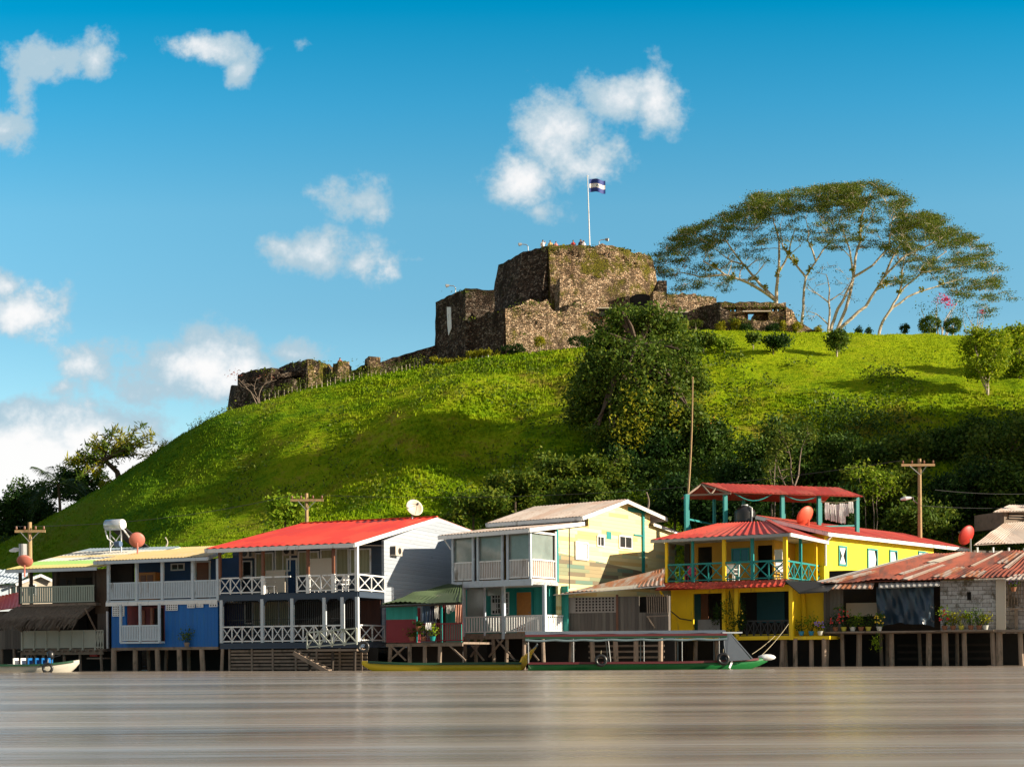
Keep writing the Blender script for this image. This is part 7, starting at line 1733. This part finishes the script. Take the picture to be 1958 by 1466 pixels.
for sd in (-1,1):
    MB().beam((xl_,sd*W_,zr-.05),(xr_,sd*W_,zr-.05),.05,.10).build('canopy_trim',drd,r)
    MB().beam((xl_,sd*(W_-.01),zr-.14),(xr_,sd*(W_-.01),zr-.14),.04,.09).build('canopy_trim',dkg,r)
    m=MB(); m.tube([(lerp(xl_,xr_,i/40),sd*(W_-.03),zr-.24-.05*abs(math.sin(i*.55))) for i in range(41)],.05,6); m.build('rolled_side_curtain',pm('pale_blue_roll',(.14,.20,.23),.7,.15,3),r)
for u in (1010,1095,1160,1228,1300,1370):
    for sd in (-1,1):
        x=bx(u,1240).x; MB().tube([(x+(.12 if u==1160 else 0),sd*.80,.33),(x,sd*.82,zr-.05)],.022,6).build('canopy_post',M['grey'],r)
# raked windscreen section at the bow
A=bx(1383,1209); Bq=bx(1432,1262)
for sd in (-1,1):
    m=MB(); m.prism([(A.x-.1,sd*.80,zr),(A.x+.15,sd*.80,zr),(Bq.x,sd*.62,.42),(Bq.x-1.15,sd*.76,.36),(A.x-.1,sd*.80,zr-.5)],(0,.03*sd,0)); m.build('bow_side_panel',canv,r)
m=MB(); m.prism([(A.x+.16,-.78,zr-.03),(A.x+.16,.78,zr-.03),(Bq.x+.02,.6,.46),(Bq.x+.02,-.6,.46)],(.03,0,.0)); m.build('windscreen',M['glass'],r)
for t in (0,.5,1):
    MB().beam((A.x+.2,lerp(-.78,.78,t),zr),(Bq.x+.06,lerp(-.6,.6,t),.46),.05).build('windscreen_frame',canv if t!=.5 else drd,r)
MB().box(A.x-.15,A.x+.75,-.8,.8,zr+.0,zr+.06).build('roof_front',M['fascia'],r)
for s in (.10,.2,.3,.4,.5,.6,.7): MB().box(L*s-.16,L*s+.16,-.68,.68,.26,.31).build('bench',M['timber'],r)
e=top(.985,-1); MB().ball((e.x+.12,0,e.z+.02),(.42,.16,.15),12).build('bow_tip',M['white'],r,True)
MB().ball((e.x-.02,-.145,e.z+.02),(.12,.02,.05),8).build('bow_mark',M['fascia'],r)
m=MB(); m.beam((bx(1396,1258).x,-.62,.36),(bx(1390,1274).x,-.70,.05),.03,.10); m.build('number_mark',M['white'],r)
def tyre(u,v,Y,lab):
    c=at(u,v,Y); r=empty('tyre_fender',c,0,lab,'tyre',group='old tyres hung as fenders'); mb=MB(); vs=[];fs=[]; a,b=20,8
    for i in range(a):
        t=2*math.pi*i/a
        for j in range(b):
            p=2*math.pi*j/b; rr_=.22+.075*math.cos(p); vs.append((rr_*math.cos(t),.075*math.sin(p),rr_*math.sin(t)))
    for i in range(a):
        for j in range(b): fs.append((i*b+j,((i+1)%a)*b+j,((i+1)%a)*b+(j+1)%b,i*b+(j+1)%b))
    mb.add(vs,fs).build('rubber_ring',M['black'],r,True); MB().tube([(0,0,.2),(.02,.05,.45)],.015,5).build('rope',M['rope'],r)
tyre(1149,1262,Yb-1.0,'old tyre hanging on the side of the green boat near its middle'); tyre(1383,1259,Yb-.95,'old tyre hanging near the bow of the green boat'); tyre(695,1236,67.2,'old tyre hung on the landing beside the crossed railing')
def rope(P,Q,lab,sag=.2,mat='rope'):
    o=empty('mooring_rope',P,0,lab,'rope',group='ropes'); MB().tube([P.lerp(Q,i/12)-P-Vector((0,0,sag*4*(i/12)*(1-i/12))) for i in range(13)],.013,5).build('rope',M[mat],o)
rope(at(1450,1258,Yb),at(1508,1192,72.5),'green mooring rope from the bow of the green boat up to the yellow house',.1); rope(at(1438,1250,Yb),at(1482,1215,72),'thin stay rope above the bow of the green boat',.05)
# white launch at the far left
r,L,top=boat('boat','white launch with green stripe and blue and white seats at the far left','boat',-60,152,72,1.5,.40,.22,wh,dkg,0)
M['seatblue']=pm('blue_seat',(.01,.14,.42),.5,.1,3)
for i,u in enumerate((24,38,52,66,78,90)):
    p=at(u,1268,72); x=p.x-r.location.x; mt=M['cloth_w'] if i<2 else M['seatblue']
    m=MB(); m.box(x-.16,x+.16,-.35,.35,.36,.41); m.box(x+.14,x+.19,-.35,.35,.41,.72); m.build('seat',mt,r)
def clear_outboard(u,Y,lab):
    c=at(u,1262,Y); r=empty('outboard_motor',(c.x,Y,.35),0,lab,'outboard motor'); m=MB(); m.tube([(0,0,.3),(0,0,.42),(0,0,.62),(.02,0,.74)],[.13,.18,.19,.08],12); m.build('cowling',M['black'],r,True)
    MB().tube([(0,0,.32),(0,0,-.3)],[.07,.05],8).build('drive_leg',M['black'],r); m=MB(); m.box(-.12,.12,-.1,.1,-.18,-.15); m.build('cavitation_plate',M['black'],r)
    MB().tube([(.1,0,.4),(.5,.0,.5)],.025,6).build('tiller',M['black'],r)
clear_outboard(97,72.1,'black outboard motor on the white launch near the left bank')
tyre(91,1277,71.1,'old tyre hanging on the white launch')
# ================================================================ plants in pots on the houses
def potplant(F,x,y,z,w,h,leaf,lab,flower=None,group='potted plants along the fronts',pot=True,droop=False,nf=12,n=90,potmat='pot'):
    p=F.root.matrix_world if False else None
    c,s_=math.cos(F.t),math.sin(F.t); P=Vector((F.X+x*c-y*s_,F.Y+x*s_+y*c,z)); r=empty('potted_plant' if pot else 'climbing_plant',P,F.t,lab,'plant',group)
    if pot:
        m=MB(); m.tube([(0,0,0),(0,0,.2),(0,0,.22)],[.10,.15,.16],12); m.build('pot',M[potmat],r)
    z0=.2 if pot else 0; L=Lv(); k=n//9; rr=random.Random(int(abs(x*31+z*17)*10)+7); mb=MB()
    for _ in range(9):
        e=Vector((rr.uniform(-.5,.5)*w,rr.uniform(-.18,.18)*w,z0+rr.uniform(.25,1)*h*(-1 if droop else 1))); mb.tube([(0,0,z0*.6),e*.6,e],[.012,.01,.006],4)
        L.add(np.array(P+Matrix.Rotation(F.t,3,'Z')@e)+RNG.normal(size=(k,3))*np.array([.16*w+.03,.08,.12*h+.03]),.12)
    V=np.concatenate(L.V)-np.array(P); Rm=np.array(Matrix.Rotation(-F.t,3,'Z')); V=V@Rm.T
    quads_mesh('leaves',V,4,[M[leaf]],None,r); mb.build('stems',M['leaf_dark'],r)
    if flower:
        V=[]
        for _ in range(nf):
            e=np.array([rr.uniform(-.5,.5)*w,rr.uniform(-.25,-.02)*w-.05,z0+rr.uniform(.3,1)*h*(-1 if droop else 1)]); a=.05
            V+=[e+[-a,0,0],e+[0,-.01,-a],e+[a,0,0],e+[0,-.01,a]]
        quads_mesh('flowers',np.array(V),4,[M[flower]],None,r)
M['redflower']=pm('red_petals',(.6,.02,.02),.6,.1,4,bmp=0); M['yelflower']=pm('yellow_petals',(.75,.5,.02),.6,.1,4,bmp=0); M['violet']=pm('violet_petals',(.25,.15,.5),.6,.1,4,bmp=0); M['bluepot']=pm('blue_tub',(.03,.25,.45),.5,.1,3,bmp=0); M['whitepot']=pm('white_tub',(.5,.5,.46),.5,.1,3,bmp=0); M['yelpot']=pm('yellow_tub',(.45,.40,.05),.5,.1,3,bmp=0)
F=F2; potplant(F,F.x(361),-.2,F.f(361,1236)[1],.6,.7,'leaf_mid','leafy green plant standing against the royal blue wall',n=160,potmat='timber')
F=F4; z=F.f(800,1225)[1]
potplant(F,F.x(790),-.18,z,.5,.35,'leaf_olive','low olive plant at the corner of the maroon wall'); potplant(F,F.x(812),-.2,z,.4,.55,'leaf_mid','leafy plant at the left part of the maroon railing',n=120); potplant(F,F.x(830),-.2,z,.5,.6,'leaf_bright','plant in green tub before the middle of the maroon railing',n=120,potmat='teal'); potplant(F,F.x(803),-.2,z+.5,.25,.2,'leaf_dark','small dark plant on the railing corner')
F=F7
potplant(F,F.x(1397),-.15,F.f(1397,1128)[1],.75,2.6,'leaf_mid','long vine hanging down the yellow posts of the verandah',pot=False,droop=True,n=420); potplant(F,F.x(1418),-.2,F.f(1410,1140)[1],.5,1.6,'leaf_dark','darker vine hanging right of the yellow posts',flower='yelflower',nf=6,pot=False,droop=True,n=260); potplant(F,F.x(1372),-.15,F.f(1372,1150)[1],.5,1.2,'leaf_dark','dark hanging plant left of the yellow posts',pot=False,droop=True,n=200)
zf=F.f(1540,1218)[1]
potplant(F,.75,.3,zf+.1,.5,.6,'leaf_mid','green plant in blue tub on the side porch',potmat='bluepot'); potplant(F,1.25,.4,zf+.1,.6,.75,'leaf_bright','tall green plant in second tub on the side porch',potmat='bluepot',n=140); potplant(F,1.75,.3,zf+.1,.5,.5,'leaf_dark','plant with violet flowers on the side porch','violet',potmat='whitepot',nf=16)
F=Fs; zf=F.f(1700,1205)[1]
spec=[(1597,.5,.6,'leaf_dark','redflower','dark plant with red flowers, first on the shack ledge','pot'),(1613,.6,.95,'leaf_mid','redflower','tall red-flowered plant second on the shack ledge','yelpot'),(1630,.5,.5,'leaf_mid',None,'leafy plant in white tub on the shack ledge','whitepot'),(1646,.5,.6,'leaf_bright',None,'pale green plant in clay pot on the shack ledge','pot'),(1660,.5,.55,'leaf_dark',None,'dark plant in yellow tub left of the tarp','yelpot'),
 (1681,.55,.6,'leaf_mid','yelflower','plant with big yellow flowers at the left edge of the tarp','whitepot'),(1806,.5,.9,'leaf_bright','redflower','tall plant with an orange flower left of the block wall','pot'),(1822,.5,.6,'leaf_yellow',None,'yellow-leaved plant, first before the block wall','pot'),(1838,.55,.6,'leaf_yellow',None,'yellow-leaved plant in the middle of the block wall ledge','yelpot'),(1856,.5,.65,'leaf_bright',None,'bright green plant before the block wall','pot'),(1872,.45,.75,'leaf_mid',None,'upright green plant near the corner pier','pot'),(1884,.4,.5,'leaf_yellow',None,'small yellow plant beside the corner pier','whitepot')]
for u,w,h,lf,fl,lab,pt in spec: potplant(F,F.x(u,-.68),-.68,zf-.02,w,h,lf,lab,fl,potmat=pt,n=130)
potplant(F,F.x(1676,-.9),-.9,zf-.1,.4,.9,'leaf_bright','trailing bright green plant hanging below the shack ledge',pot=False,droop=True,n=140)
potplant(F,F.x(1938,.2),.2,F.f(1938,1130)[1],.4,.4,'leaf_mid','small plant with magenta flowers on the right shelf','violet')
# chairs on the verandah
def chair(F,x,y,z,mat,lab,rz=0):
    c,s_=math.cos(F.t),math.sin(F.t); r=empty('chair',(F.X+x*c-y*s_,F.Y+x*s_+y*c,z),F.t+rz,lab,'chair',group='chairs on the verandahs')
    MB().box(-.24,.24,-.24,.24,.40,.44).build('seat',mat,r); MB().box(-.23,.23,.20,.24,.46,.92).build('backrest',mat,r)
    for a in (-1,1):
        for b in (-1,1): MB().beam((a*.21,b*.21,0),(a*.20,b*.2,.40),.04).build('leg',mat,r)
    for a in (-1,1): MB().box(a*.25-.02,a*.25+.02,-.2,.22,.62,.66).build('armrest',mat,r)
zv=mid(F7.f(1278,1113)[1],F7.f(1500,1107)[1])
chair(F7,F7.x(1395,.6),.6,zv,M['cloth_w'],'white plastic chair behind the teal railing of the yellow house',.3); chair(F7,F7.x(1403,1.1),1.1,zv,M['cloth_w'],'white plastic chair further back behind the teal railing',-.6); chair(F7,F7.x(1320,.8),.8,zv,pm('pink_plastic',(.6,.05,.2),.5,.1,3),'pink plastic chair at the left end of the teal railing')
chair(F7,F7.x(1495,.9),.9,zv,M['cloth_w'],'white plastic chair near the corner post of the verandah',.9)
z3=mid(F3.f(425,1137)[1],F3.f(685,1129)[1])
chair(F3,F3.x(520,1.3),1.3,z3,M['cloth_w'],'white plastic chair on the balcony of the slate blue house',.2); chair(F3,F3.x(655,1.3),1.3,z3,M['cloth_w'],'white plastic chair near the right end of the slate blue balcony',-.3); chair(F3,F3.x(612,1.4),1.4,z3,M['cloth_w'],'white plastic chair behind the balcony partition',0)
